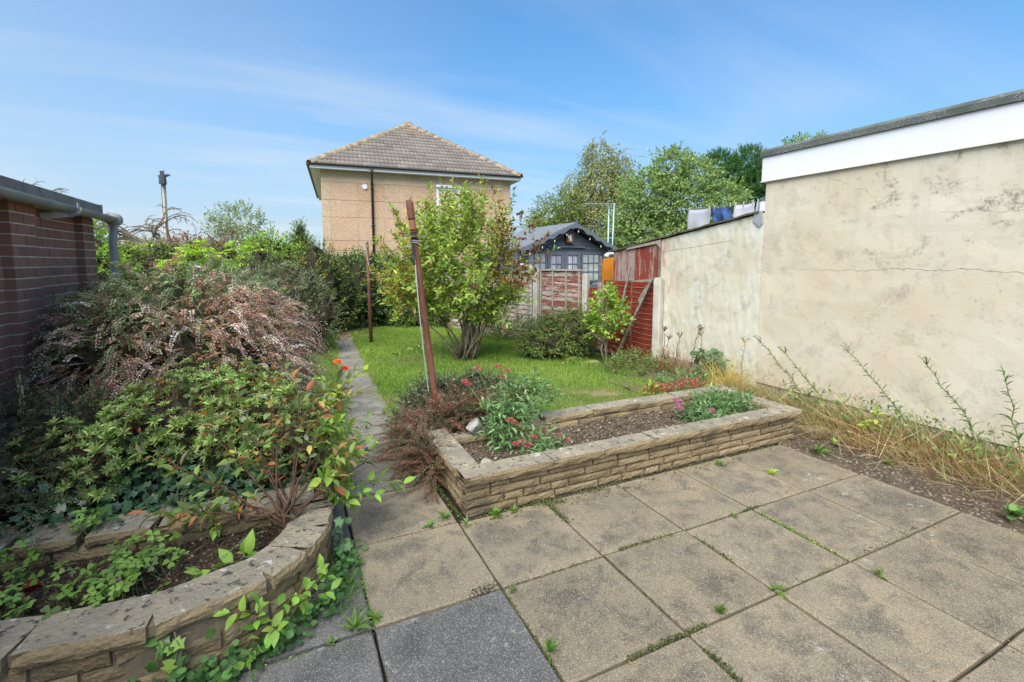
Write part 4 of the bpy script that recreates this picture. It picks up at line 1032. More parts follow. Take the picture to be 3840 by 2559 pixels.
# roof solid
OV = .32; az_, ak = 7.50, 3.3
E0 = [hp(-OV, -OV, EZ + .10), hp(HW + OV, -OV, EZ + .10), hp(HW + OV, HD + OV, EZ + .10), hp(-OV, HD + OV, EZ + .10)]
A0, A1 = hp(HW / 2, ak, az_), hp(HW / 2, HD - ak, az_)
m = MB(); m.add(E0 + [A0, A1], [(0, 1, 4), (1, 2, 5, 4), (2, 3, 5), (3, 0, 4, 5), (3, 2, 1, 0)]); m.build('roof', 'tile', ho)
# front slope tiles
run = ak + OV; rise = az_ - EZ - .10; sl = math.hypot(run, rise); ang = math.atan2(rise, run)
tw, tg = .298, .297
v = []; f = []; n = 8
prof = [(-.5, .0), (-.40, .30), (-.25, .42), (-.10, .30), (0, .02), (.14, .34), (.25, .42), (.38, .30), (.5, .02)]
for x, z in prof: v += [(x * tw, 0, z * .055 + .030), (x * tw, tg * 1.12, z * .055 - .008), (x * tw, 0, z * .055 - .03)]
for i in range(len(prof) - 1): a = i * 3; f += [(a, a + 3, a + 4, a + 1), (a, a + 2, a + 5, a + 3)]
TM = mesh('roof_tile', v, f, 'tile', True)
nr = int(sl / tg) + 1; cnt = 0
for r_ in range(nr):
    s0 = r_ * tg - .03; half = (HW / 2 + OV) * (1 - (s0 + tg * .5) / sl)
    nt_ = int((half - .02) / tw * 2); 
    if nt_ < 1: continue
    for i in range(nt_):
        x = HW / 2 + (i - (nt_ - 1) / 2) * tw; y = -OV + s0 * math.cos(ang); z = EZ + .10 + s0 * math.sin(ang) + .012
        o = obj('roof_tile', TM, ho, hp(x, y, z)); o.rotation_euler = Euler((ang + R(random.uniform(-.6, .6)), 0, -HA), 'XYZ'); cnt += 1
rm = MB(); pts = [(0, .19 * math.cos(t) , .15 * math.sin(t) ) for t in np.linspace(0, math.pi, 7)]
vv = [(0, p[1], p[2]) for p in pts] + [(.44, p[1] * .9, p[2] * .9 - .012) for p in pts] + [(0, p[1] * .82, p[2] * .80) for p in pts]
rm.add(vv, [(i, i + 1, 8 + i, 7 + i) for i in range(6)] + [(i, 14 + i, 15 + i, i + 1) for i in range(6)]); RT = rm.mesh('ridge_tile', 'ridge', True)
for P0, P1 in ((Vector(E0[0]), Vector(A0)), (Vector(E0[1]), Vector(A0)), (Vector(A0), Vector(A1))):
    d = P1 - P0; L = d.length; d.normalize(); n_ = int(L / .40)
    for i in range(n_ + 1):
        p = P0 + d * (i * .40); o = obj('ridge_tile', RT, ho, p + Vector((0, 0, -.03)))
        q = d.to_track_quat('X', 'Z'); o.rotation_mode = 'QUATERNION'; o.rotation_quaternion = q; o.scale = (1, .8, .9)
m = MB(); m.tube([Vector(A0) + Vector((0, 0, -.1)) - hy * .02, Vector(A0) + Vector((0, .0, .13))], [.2, .1], 8); m.build('ridge_cap', 'ridge', ho, True)
# eaves: fascia, soffit, gutter
m = HB(); m.hbox((-OV, -OV, EZ - .07), (HW + OV, -OV + .025, EZ + .05)); m.hbox((-OV, -OV + .026, EZ - .07), (-OV + .025, HD, EZ + .05)); m.hbox((HW + OV - .025, -OV + .026, EZ - .07), (HW + OV, HD, EZ + .05)); m.build('fascia', 'upvc', ho)
m = HB(); m.hbox((-OV + .03, -OV + .026, EZ - .06), (HW + OV - .03, HD, EZ - .03)); m.build('soffit', 'upvc', ho)
def hgut(p, q):
    m = MB(); p, q = Vector(p), Vector(q); d = (q - p).normalized(); a = d.cross(Vector((0, 0, 1))); v = []; f = []
    pr_ = [(math.cos(t) * .06, math.sin(t) * .055) for t in np.linspace(math.pi, 2 * math.pi, 7)] + [(math.cos(t) * .05, math.sin(t) * .045) for t in np.linspace(2 * math.pi, math.pi, 7)]
    for e in (p, q): v += [e + a * x + Vector((0, 0, z)) for x, z in pr_]
    k = len(pr_); f = [(i, (i + 1) % k, k + (i + 1) % k, k + i) for i in range(k)]; m.add(v, f); return m
hgut(hp(-OV - .05, -OV - .062, EZ + .085), hp(HW + OV + .06, -OV - .062, EZ + .085)).build('gutter', 'blackplastic', ho, True)
hgut(hp(-OV - .062, -OV - .04, EZ + .085), hp(-OV - .062, HD, EZ + .085)).build('gutter', 'blackplastic', ho, True)
m = MB(); m.tube([hp(1.70, -OV - .06, EZ + .05), hp(1.70, -OV - .06, EZ - .12), hp(1.72, -.07, EZ - .42), hp(1.72, -.07, 0)], .042, 8); m.build('downpipe', 'blackplastic', ho, True)
for z in (4.2, 2.9): 
    m = MB(); m.tube([hp(1.72, -.07, z), hp(1.72, -.07, z + .06)], .055, 8); m.build('pipe_clip', 'blackplastic', ho, True)
c = Vector(hp(6.35, 3.0, 5.2)); m = MB(); m.tube([c, c + Vector((0, 0, .95)), c + Vector((0, 0, .96)), c + Vector((0, 0, 1.12)), c + Vector((0, 0, 1.13)), c + Vector((0, 0, 1.25))], [.17, .17, .14, .14, .18, .18], 10); m.build('chimney_pot', 'mortar_dark', ho, True)

# ================================================================== poles, aerial, washing
tp = thing('telegraph_pole', (-6.9, 37, 0), 'tall pale wooden telegraph pole beyond the hedge', 'telegraph pole')
m = MB(); m.tube([(-6.95, 36.9, -.5), (-6.92, 37, 3.5), (-6.85, 37.1, 7.0)], [.19, .165, .12], 10); m.build('pole', 'pole_wood', tp, True)
m = MB(); m.tube([(-6.85, 36.85, 6.45), (-6.85, 36.85, 6.95)], [.22, .20], 8); m.beam((-7.1, 37, 6.95), (-6.6, 37, 7.0), .12, .1); m.box((-6.95, 36.7, 6.95), (-6.75, 36.95, 7.25)); m.box((-6.68, 36.8, 6.98), (-6.45, 36.95, 7.08)); m.build('junction_box', 'dark_metal', tp)
m = MB(); m.tube([(-6.84, 37.1, 7.0), (-6.84, 37.1, 7.42)], [.07, .05], 6); m.build('pole_cap', 'pole_wood', tp)
for k, x in enumerate((-.09, .09)):
    m = MB(); m.tube([(-6.92 + x, 36.83, 0), (-6.88 + x * .8, 36.9, 6.4)], .018, 4); m.build('cable_conduit', 'dark_metal', tp)

aer = thing('tv_aerial', (12.3, 16.6, 0), 'pale blue mast pair with a tv aerial rising behind the summer house', 'aerial')
m = MB(); m.tube([(12.27, 16.55, 0), (12.33, 16.6, 3.95)], .035, 8); m.build('mast', 'metal_lt', aer, True)
m = MB(); m.tube([(12.42, 16.5, 0), (12.52, 16.5, 4.05)], .03, 8); m.build('mast', 'metal_lt', aer, True)
m = MB(); m.beam((11.15, 16.75, 3.98), (12.5, 16.5, 4.02), .03, .03)
for i in range(14): t = i / 13; m.beam((11.2 + 1.2 * t, 16.60 - .22 * t, 3.98 + .03 * t), (11.2 + 1.2 * t, 16.88 - .22 * t, 4.0 + .03 * t), .012, .012)
for s_ in (-1, 1): m.beam((12.1, 16.58 , 4.0), (12.35, 16.55, 4.0 + s_ * .16), .015, .015); m.beam((12.35, 16.40, 4.0 + s_ * .16), (12.35, 16.70, 4.0 + s_ * .16), .02, .02)
m.build('antenna', 'aerial', aer)
for z in (2.6, 3.1, 3.6): m = MB(); m.beam((12.29, 16.57, z), (12.47, 16.5, z), .03, .03); m.build('bracket', 'metal_lt', aer)

wlx = 6.2
m = MB(); pts = []
for i in range(24): t = i / 23; y = 3.95 + 2.55 * t; pts.append((wlx, y, 2.50 - .035 * math.sin(t * math.pi)))
for i in range(1, 9): t = i / 8; pts.append((wlx + (12.33 - wlx) * t, 6.5 + 10.1 * t, 2.50 + 1.36 * t - .06 * math.sin(t * math.pi)))
ln = m; ln.tube(pts, .0035, 4); tag(ln.build('washing_line', 'line'), 'thin washing line running from the extension to the aerial mast', 'washing line')
def lz(y):
    for a, b in zip(pts[:-1], pts[1:]):
        if a[1] <= y <= b[1]: u = (y - a[1]) / (b[1] - a[1]); return a[0] + (b[0] - a[0]) * u, a[2] + (b[2] - a[2]) * u
    return pts[0][0], pts[0][2]
def cloth(name, y0, y1, drop, mat, label, cat, wav=.03, seed=0, skew=0.0, shape=None):
    r = random.Random(seed); nu, nv = 14, 12; v = []; f = []
    for j in range(nv + 1):
        for i in range(nu + 1):
            u, w = i / nu, j / nv; y = y0 + (y1 - y0) * u; x, z = lz(y); d = drop if not shape else drop * shape(u)
            v.append((x + wav * math.sin(u * 9 + seed) * w + .012 * math.sin(w * 7 + u * 3), y + skew * w * w * (1 - u) + .01 * math.sin(w * 6), z - .006 * math.sin(u * math.pi) * 3 - d * w))
    for j in range(nv):
        for i in range(nu): a = j * (nu + 1) + i; f.append((a, a + 1, a + nu + 2, a + nu + 1))
    o = obj(name, mesh(name, v, f, mat, True)); so = o.modifiers.new('thickness', 'SOLIDIFY'); so.thickness = .004; tag(o, label, cat); return o
def pegs(o, ys):
    for y in ys:
        x, z = lz(y); m = MB(); m.box((x - .008, y - .006, z - .03), (x + .008, y + .006, z + .035)); p = obj('peg', m.mesh('peg', 'pole_wood'), o)
        WL[p.name] = Vector((0, 0, 0))
c1 = cloth('towel', 5.66, 6.12, .78, 'cloth_grey', 'plain grey towel at the left end of the washing line', 'towel', seed=1, skew=.12); pegs(c1, (5.68, 6.10))
c2 = cloth('shorts', 5.26, 5.60, .33, 'cloth_blue', 'crumpled dark blue shorts pegged on the washing line', 'shorts', wav=.05, seed=2, shape=lambda u: .55 + .45 * abs(math.sin(u * 2 * math.pi + .4))); pegs(c2, (5.28, 5.58))
c3 = cloth('pillowcase', 4.86, 5.20, .75, 'cloth_pale', 'pale grey pillowcase between the blue shorts and the striped cloth', 'pillowcase', seed=3); pegs(c3, (4.88, 5.04, 5.18))
c4 = cloth('striped_sheet', 4.40, 4.82, .7, 'cloth_stripe', 'white cloth with dark stripes pegged next to the extension', 'laundry', seed=4); pegs(c4, (4.42, 4.54, 4.66, 4.80))
c5 = cloth('striped_towel', 4.05, 4.36, .65, 'cloth_stripe', 'narrow striped cloth half hidden behind the extension corner', 'laundry', seed=5); pegs(c5, (4.34,))

def wire_wrap(parent, c, r, n, mat, name='wire'):
    m = MB()
    for k in range(n):
        z = c[2] + k * .018; pts = [(c[0] + r * math.cos(t), c[1] + r * math.sin(t), z + .004 * math.sin(t * 2 + k)) for t in np.linspace(0, 2 * math.pi, 11)]
        m.tube(pts, .0045, 4, cap=False)
    m.build(name, mat, parent)
rpole = thing('rusty_pole', (1.12, 3.74, 0), 'leaning rusty steel clothes pole with a wired crosspiece standing in the low shrub', 'pole')
B0, T0 = Vector((1.125, 3.735, -.1)), Vector((.90, 3.83, 2.09))
pt = lambda t: B0 + (T0 - B0) * t
m = MB(); m.tube([pt(0), pt(.25), pt(.5), pt(.75), pt(.955)], [.0285, .0275, .0265, .0255, .025], 14); m.build('tube', 'rust', rpole, True)
m = MB(); m.tube([pt(.930), pt(.935), pt(.985), pt(.99), pt(1.0)], [.028, .0295, .0295, .027, .026], 14); m.build('collar', 'rust', rpole, True)
c = pt(.868); m = MB(); m.beam(c + Vector((-.10, -.037, .0)), c + Vector((.10, -.037, .004)), .014, .013); m.build('crosspiece', 'bark', rpole)
wire_wrap(rpole, pt(.86), .031, 5, 'bark_dark'); wire_wrap(rpole, pt(.845), .04, 2, 'galv')
m = MB(); c = pt(.84)
m.tube([c + Vector((-.03, -.03, 0)), c + Vector((-.035, -.04, -.12)), c + Vector((-.01, -.03, -.16))], .006, 5); m.tube([c + Vector((-.02, -.04, 0)), c + Vector((-.02, -.045, -.13))], .006, 5); m.build('hanging_cord', 'blackplastic', rpole)
rp2 = thing('rusty_pole', (1.44, 9.67, 0), 'thin upright rusty clothes pole on the lawn beside the path', 'pole')
m = MB(); m.tube([(1.45, 9.67, -.05), (1.44, 9.67, 1.0), (1.43, 9.68, 1.95)], [.036, .034, .031], 10); m.build('tube', 'rust', rp2, True)
m = MB(); m.tube([(1.43, 9.68, 1.952), (1.43, 9.68, 2.0)], .024, 10); m.build('cap', 'bark', rp2, True); wire_wrap(rp2, (1.43, 9.68, 1.88), .036, 3, 'galv')
m = MB(); a = pt(.84) + Vector((-.01, 0, 0)); pts = [a]
for i in range(1, 13): t = i / 12; pts.append(a.lerp(Vector((1.0, 3.72, .55)), t) + Vector((-.02 * math.sin(t * 3.1), -.04 * math.sin(t * 3.1), 0)))
m.tube(pts, .0055, 5); pts = []
b = Vector((1.40, 9.66, 1.90)); a = pt(.84) + Vector((0, .03, -.02))
for i in range(25):
    t = i / 24; p = b.lerp(a, t); sag = .62 * math.sin(min(t * 1.9, 1) * math.pi) ** .8 * (1 - t) if t < .53 else 0; p.z -= .95 * (t * (1 - t) ** 3) * 4.6; pts.append(p)
m.tube(pts, .0045, 5); tag(m.build('slack_line', 'line'), 'slack green clothes line sagging between the two rusty poles', 'clothes line')
# ================================================================== plants
CAMP = np.array([0, 0, 1.6]); CR = np.array([.9045, -.4264, 0]); CF = np.array([.4264, .9045, 0])
G_MID = [(4, (.075, .145, .025)), (3, (.11, .19, .035)), (1.5, (.17, .25, .06)), (1, (.05, .10, .02))]
G_DARK = [(4, (.05, .095, .025)), (3, (.075, .13, .036)), (1, (.12, .18, .05)), (.4, (.19, .19, .06))]
G_LIGHT = [(4, (.15, .25, .035)), (3, (.22, .33, .055)), (1, (.30, .36, .07)), (1, (.10, .18, .03))]
TW = [(1, (.10, .07, .045)), (1, (.16, .12, .08))]

def leafobjs(name, tmpl, pos, fr, sc, col, mat, parent, nvar=8):
    vs = [mesh(name, tmpl[0], tmpl[1], mat, True, None, np.tile(col[rng.integers(len(col))] if i else col.mean(0), (len(tmpl[0]), 1))) for i in range(nvar)]
    w = wl(parent); vc = [np.array(me.color_attributes['Col'].data[0].color[:3]) for me in vs]
    for i in range(len(pos)):
        k = int(np.argmin([np.sum((c - col[i]) ** 2) for c in vc]))
        o = bpy.data.objects.new(name, vs[k]); COL.objects.link(o); o.parent = parent
        m = Matrix(fr[i].tolist()) @ Matrix.Diagonal(Vector(sc[i].tolist())); m = m.to_4x4(); m.translation = Vector(pos[i].tolist()) - w; o.matrix_basis = m
def foliage(parent, P, D, nl, L, ll, lw, p, tmpl=LEAF4, mat='leaf', ang=55, droop=0., ind=0, colfn=None, name='foliage', twig=None, twr=.004, opp=True, jit=.35, up=.6):
    pos, fr, sc = twigleaves(P, D, nl, L, ll, lw, ang, opp, droop, jit, up); c = pal(len(pos), p)
    if colfn is not None: c = colfn(pos, c)
    if ind:
        d = np.linalg.norm(pos - CAMP, axis=1); o = np.argsort(d); a = o[:ind * 3][rng.permutation(min(len(o), ind * 3))[:ind]]; b = np.setdiff1d(o, a)
        leafobjs('leaf', tmpl, pos[a], fr[a], sc[a], c[a], mat, parent); pos, fr, sc, c = pos[b], fr[b], sc[b], c[b]
    scatter(name, tmpl, pos, fr, sc, c, mat, parent, kind='stuff')
    if twig: twigs(P, D, L, twr, twig, parent, droop=droop)['kind'] = 'stuff'
def shrub(name, loc, label, ells, ntw, nl, L, ll, lw, p, cat='shrub', core=.62, group=None, zmin=.02, bias=(0, 0, .35), dj=.35, lump=.14, shell=.14, stems=0, stemmat='bark_dark', twig=TW, **k):
    t = thing(name, loc, label, cat, group)
    if core: blobcore('shaded_core', ells, t, core)
    P, D = onell(ells, ntw, lump, shell, zmin); D = nrm(D + np.array(bias) + rng.normal(0, dj, P.shape))
    foliage(t, P - D * L * .5, D, nl, L, ll, lw, p, twig=twig, **k)
    if stems:
        m = MB(); E = np.array(ells)
        for i in range(stems):
            e = E[rng.integers(len(E))]; q = e[:3] + rdir(1)[0] * e[3:] * .6; b = np.array(loc) + np.array([rng.normal(0, .06), rng.normal(0, .06), 0]); mid = (b + q) / 2 + np.array([rng.normal(0, .05), rng.normal(0, .05), .05])
            m.tube([b, mid, q], [.014, .011, .005], 5)
        m.build('stems', stemmat, t, True)
    return t
def lob(base, L):
    b = np.array(base); return [tuple(np.array([b[0], b[1], 0]) + CR * s + CF * d) [:2] + (z, rs, rd, rz) for s, d, z, rs, rd, rz in L]
def tree(name, base, label, L, ntw, nl, Lt, ll, lw, p, trunk, limbs=8, bark='bark', top=None, cat='tree', bias=(0, 0, .2), dj=.4, group=None, **k):
    t = thing(name, (base[0], base[1], 0), label, cat, group); E = lob(base, L)
    m = MB(); b = Vector((base[0], base[1], -.1)); tz = top or max(e[2] for e in E); e0 = min(E, key=lambda e: abs(e[2] - tz)); tp_ = Vector((e0[0], e0[1], tz)); pts = [b.lerp(tp_, i / 6) + Vector((random.uniform(-.1, .1), random.uniform(-.1, .1), 0)) * (i > 0) for i in range(7)]
    m.tube(pts, [trunk * (1 - .13 * i) for i in range(7)], 8); m.build('trunk', bark, t, True)
    m = MB()
    for e in E:
        for i in range(max(1, limbs // len(E))):
            q = Vector(e[:3]) + Vector((rdir(1)[0] * np.array(e[3:]) * .75).tolist()); s = b.lerp(tp_, min(.9, max(.15, (q.z - .8) / max(tz, 1) * .8))); mid = s.lerp(q, .5) + Vector((0, 0, .15)); m.tube([s, mid, q], [trunk * .4, trunk * .25, trunk * .08], 5)
    m.build('limbs', bark, t, True)
    P, D = onell(E, ntw, .16, .22); D = nrm(D + np.array(bias) + rng.normal(0, dj, P.shape))
    foliage(t, P, D, nl, Lt, ll, lw, p, name='crown', **k); return t

# ------------------------------------------------------------------ far trees
BIRCH = [(4, (.18, .20, .085)), (3, (.235, .25, .115)), (2, (.12, .145, .06)), (.9, (.31, .28, .12))]
tree('birch_tree', (16.9, 23.3), 'tall weeping birch with hanging yellowish twigs behind the summer house', [(-.35, 0, 7.9, .62, .6, .95), (.95, .2, 7.3, .5, .5, .9), (-.1, 0, 6.3, 1.2, 1, 1.0), (1.25, 0, 5.6, .85, .8, 1.2), (-1.7, 0, 6.3, .42, .4, .6), (-.9, 0, 5.2, 1.0, .9, 1.0), (.1, 0, 4.1, 1.75, 1.4, 1.5), (1.2, 0, 3.2, 1.0, 1, 1.2)],
     2900, 13, .85, .11, .066, BIRCH, .16, 16, bias=(0, 0, -1.3), dj=.45, droop=.25, ang=35, top=7.6)
tree('birch_tree', (14.1, 23.9), 'lower rounder birch left of the tall weeping birch', [(.7, 0, 4.8, .8, .8, .75), (-.35, 0, 4.3, .9, .8, .8), (-.9, 0, 3.3, .85, .8, .9), (.4, 0, 3.2, 1.4, 1, 1.2)], 1400, 12, .65, .11, .07, [(3, (.13, .175, .05)), (3, (.18, .22, .07)), (1, (.09, .12, .035))], .11, 8, bias=(0, 0, -.6), droop=.2)
TG = [(4, (.16, .23, .085)), (3, (.22, .29, .115)), (1.5, (.31, .37, .17)), (1.4, (.085, .135, .05))]
tree('broadleaf_tree', (17.9, 18.3), 'large rounded bright green tree above the washing line', [(-.45, 0, 6.1, .9, .9, .95), (.75, 0, 5.6, 1.1, 1, .95), (-1.7, 0, 4.9, 1.15, 1.1, 1.1), (2.1, 0, 4.4, 1.2, 1.1, 1.0), (.2, 0, 4.3, 2.0, 1.5, 1.5), (-2.1, .2, 3.0, 1.5, 1.3, 1.5), (1.6, 0, 2.7, 2.0, 1.4, 1.5), (-.3, 0, 2.4, 2.0, 1.5, 1.4)],
     6000, 12, .40, .105, .072, TG, .22, 16, dj=.5)
PN = [(4, (.055, .13, .04)), (3, (.08, .175, .055)), (1.2, (.11, .22, .07)), (1, (.035, .08, .03))]
tree('pine_tree', (29.6, 24.5), 'dark green pine with rounded clumps behind the broadleaf tree', [(.6, 0, 8.5, 1.25, 1.1, 1.05), (-1.5, 0, 8.5, .95, .9, .85), (-.5, -.2, 7.7, 1.3, 1, .8), (1.9, 0, 7.5, 1.1, 1, .9), (.5, -.3, 6.9, 1.5, 1.1, .75), (2.0, 0, 6.1, 1.4, 1.1, .7), (.3, 0, 5.9, 1.0, .9, .6)],
     3000, 15, .36, .17, .03, PN, .25, 14, 'bark_dark', bias=(0, 0, .7), ang=42, opp=False)
tree('treetop', (29.95, 20.1), 'dark tree top peeping over the felt roof edge', [(-.6, 0, 8.4, .9, .8, .75), (.55, 0, 8.75, .85, .8, .75), (0, 0, 7.4, 1.6, 1.2, .9)], 420, 10, .4, .16, .08, TG, .2, 5, 'bark_dark')
tree('pale_tree', (-3.3, 39.6), 'pale grey green tree with small leaves left of the house', [(-.4, 0, 4.6, 1.0, .9, .8), (.7, 0, 4.5, 1.1, .9, .95), (-1.2, 0, 4.0, .7, .7, .6), (.9, 0, 3.2, 1.0, 1, 1.0), (0, 0, 2.8, 1.2, 1, 1.0)], 620, 10, .5, .13, .08, [(3, (.19, .225, .11)), (2, (.25, .28, .15)), (1, (.13, .16, .07))], .14, 8)
RB = [(3, (.21, .095, .05)), (2, (.26, .14, .075)), (1, (.15, .12, .06))]
shrub('copper_shrub', (-6.0, 30.5, 0), 'reddish brown leafy shrub top between the telegraph pole and the pale tree', lob((-4.6, 31), [(-.3, 0, 2.0, 1.3, 1, .95), (1.0, 0, 1.9, 1.1, 1, .85), (-1.2, 0, 1.9, 1, .9, .75)]), 700, 10, .4, .12, .07, RB)
shrub('brown_shrub', (-7.6, 29.5, 0), 'greyish brown shrub behind the hedge below the bare branches', lob((-7.0, 30), [(-.9, 0, 1.8, 1.3, 1, .85), (.8, 0, 1.85, 1.3, 1, .9)]), 560, 10, .4, .12, .06, [(2, (.23, .19, .14)), (2, (.28, .24, .19)), (1, (.20, .14, .09))])
shrub('green_bush', (-.6, 17, 0), 'bright yellow green bush behind the hedge left of the conical shrub', lob((-.55, 17), [(0, 0, 1.9, .62, .6, .62), (-.5, 0, 1.6, .5, .5, .6), (.4, .1, 1.7, .55, .5, .6)]), 520, 10, .3, .075, .045, G_LIGHT)
shrub('conical_shrub', (.5, 17.6, 0), 'pointed dark green conical shrub beside the house corner', lob((.42, 17.6), [(0, 0, 2.55, .2, .2, .42), (0, 0, 2.1, .38, .36, .5), (.05, 0, 1.6, .55, .5, .6)]), 620, 10, .2, .06, .03, G_MID, bias=(0, 0, .9))
def bare_tree(base, h, seed, label, spread, r0):
    r0 *= 1.7
    r = random.Random(seed); t = thing('bare_tree', base, label, 'tree', 'leafless trees'); m = MB(); m2 = MB()
    def grow(p, d, L, rad, lvl):
        pts = [p]; q = p.copy(); dd = d.copy()
        for i in range(5):
            dd = (dd + Vector((r.uniform(-.38, .38), r.uniform(-.2, .2), r.uniform(-.22, .30 - .12 * lvl)))).normalized(); q = q + dd * L / 5; pts.append(q.copy())
        (m if lvl < 2 else m2).tube(pts, [rad * (1 - .13 * i) for i in range(6)], 6 if lvl < 2 else 4, cap=False)
        if lvl < 4:
            for i in range(r.choice((3, 4)) if lvl else 5):
                s = pts[r.randint(2, 5)]; nd = (dd + Vector((r.uniform(-1.1, 1.1) * spread, r.uniform(-.5, .5), r.uniform(-.45, .6)))).normalized(); grow(s, nd, L * r.uniform(.5, .75), rad * .5, lvl + 1)
    grow(Vector(base), Vector((0, 0, 1)), h, r0, 0); m.build('trunk', 'bark', t, True); m2.build('twigs', 'bark', t)
bare_tree((-7.1, 22.5, 0), 2.2, 3, 'leafless twisted tree left of the telegraph pole', 1.0, .11)
bare_tree((-5.2, 24.0, 0), 2.35, 8, 'leafless tree with a crooked curving limb just left of the telegraph pole', 1.2, .12)
bare_tree((-3.9, 26.0, 0), 2.0, 15, 'small leafless tree right of the telegraph pole', .9, .07)

# ------------------------------------------------------------------ hedges and boundary shrubs
HG = [(4, (.11, .18, .04)), (3, (.155, .235, .06)), (1.6, (.22, .27, .075)), (1.2, (.05, .095, .025)), (.5, (.30, .22, .10))]
hed = [(-4.1 + i * .52, 10.75 - i * .10, .95, .52, .62, 1.0 + .03 * math.sin(i * 2)) for i in range(8)]
shrub('hedge', (-2.2, 10.4, 0), 'long mixed green hedge behind the mauve cotoneaster mound', hed, 3000, 10, .17, .042, .024, HG, cat='hedge', core=.8, lump=.08)
shrub('bush', (-2.9, 9.4, 0), 'bright green bush tucked behind the garage downpipe', [(-2.85, 9.5, 1.45, .5, .5, .75), (-2.6, 9.3, .9, .5, .5, .9)], 520, 9, .2, .06, .032, G_LIGHT, core=.7)
# sumac-like pinnate leaves
FERNP = [(4, (.22, .36, .035)), (2, (.30, .42, .05)), (1, (.36, .36, .04))]
def pinnate(name, loc, label, P, D, L, n, ll, lw, p, cat, droop=.5, stalk='stem_green', group=None):
    t = thing(name, loc, label, cat, group); N = len(P); k = np.arange(n); tt = (k // 2 + 1) / (n // 2 + .5); side = np.where(k % 2, 1., -1.)
    ref = nrm(np.cross(D, np.array([0, 0, 1.]) + rng.normal(0, .1, D.shape)))
    Lr = L * (1 + rng.normal(0, .15, N)); pos = P[:, None] + D[:, None] * (tt[None, :, None] * Lr[:, None, None]); pos[..., 2] -= droop * (tt[None] * Lr[:, None]) ** 2 / L
    d = D[:, None] * .45 + ref[:, None] * side[None, :, None] + rng.normal(0, .12, (N, n, 3)); d[..., 2] -= .3
    taper = (1.15 - .65 * np.abs(tt - .4)); s = np.broadcast_to(taper[None], (N, n)).ravel()
    scatter('leaflets', LEAF6, pos.reshape(-1, 3), frames(d.reshape(-1, 3), np.array([0, 0, 1]) + rng.normal(0, .25, (N * n, 3))), np.stack([ll * s, lw * s, ll * s], -1), pal(N * n, p, .14), 'leaf', t, kind='stuff')
    m = MB()
    for i in range(N):
        m.tube([P[i] + D[i] * u * Lr[i] - np.array([0, 0, droop * (u * Lr[i]) ** 2 / L]) for u in (0, .33, .66, 1)], [.004, .003, .002, .001], 4, cap=False)
    m.build('stalks', stalk, t)['kind'] = 'stuff'; return t
n = 46; P = np.stack([rng.uniform(-2.0, -.45, n), rng.uniform(9.2, 9.7, n), rng.uniform(1.45, 1.88, n)], -1); D = nrm(np.stack([rng.normal(0, .8, n), rng.normal(-.5, .4, n), rng.uniform(.1, .6, n)], -1))
pinnate('sumac', (-1.2, 9.5, 0), 'vivid yellow green feathery leaved plant on top of the hedge', P, D, .34, 16, .11, .032, FERNP, 'shrub')
shrub('pale_shrub', (.05, 9.2, 0), 'small leaved grey green shrub with pale flecks by the far end of the lawn', [(.0, 9.15, .95, .62, .6, .62), (-.55, 9.3, 1.0, .6, .6, .62), (.28, 9.0, .62, .55, .5, .55)], 1500, 14, .22, .024, .016, [(4, (.14, .17, .085)), (3, (.21, .24, .14)), (2, (.09, .12, .05)), (.6, (.36, .36, .26))], core=.78, droop=.6)
shrub('yellow_flecked_shrub', (.62, 11.3, 0), 'dark shrub with yellow leaf patches near the end of the path', [(.55, 11.3, 1.15, .62, .6, .85), (.9, 11.5, .8, .6, .5, .8)], 1000, 10, .2, .045, .026, G_DARK + [(1.0, (.36, .28, .03)), (.8, (.24, .26, .05))], core=.8)
shrub('holly', (1.4, 12.5, 0), 'dark glossy holly bush at the end of the garden path', [(1.3, 12.4, .95, .75, .6, .85), (1.95, 12.6, .8, .7, .6, .95), (.8, 12.3, .6, .5, .5, .6)], 1300, 9, .2, .06, .036, G_DARK, core=.8, mat='leaf_gloss')
shrub('laurel_hedge', (2.4, 13.4, 0), 'fresh green laurel hedge below the house', [(1.7, 13.3, 1.1, .7, .5, .75), (2.5, 13.2, 1.05, .8, .5, .78), (3.4, 12.9, 1.0, .8, .5, .8), (4.2, 12.6, .9, .7, .5, .8)], 1600, 9, .22, .065, .035, G_MID + [(1, (.2, .28, .05))], cat='hedge', core=.8)
shrub('low_bush', (3.0, 11.6, 0), 'low green bush behind the trunk of the big leafy shrub', [(2.9, 11.8, .3, .7, .45, .42), (3.5, 11.4, .3, .5, .4, .45)], 520, 9, .16, .045, .026, G_MID, core=.7)
shrub('ground_ivy', (.2, 10.2, 0), 'low ivy and bramble beside the far end of the path', [(.2, 10.3, .08, .62, .5, .26), (-.4, 10.0, .1, .5, .4, .25)], 420, 8, .14, .05, .036, G_MID, core=.6, cat='plant')
P = np.stack([rng.normal(1.05, .28, 700), rng.normal(11.1, .5, 700), np.full(700, .012)], -1)
scatter('leaf_litter', LEAF4, P, frames(rdir(700) * [1, 1, .2], np.array([0, 0, 1]) + rng.normal(0, .3, (700, 3))), np.stack([np.full(700, .05), np.full(700, .03), np.full(700, .05)], -1), pal(700, [(3, (.22, .13, .07)), (2, (.30, .2, .11)), (1, (.13, .09, .05))]), 'leaf_dry', None, kind='stuff')

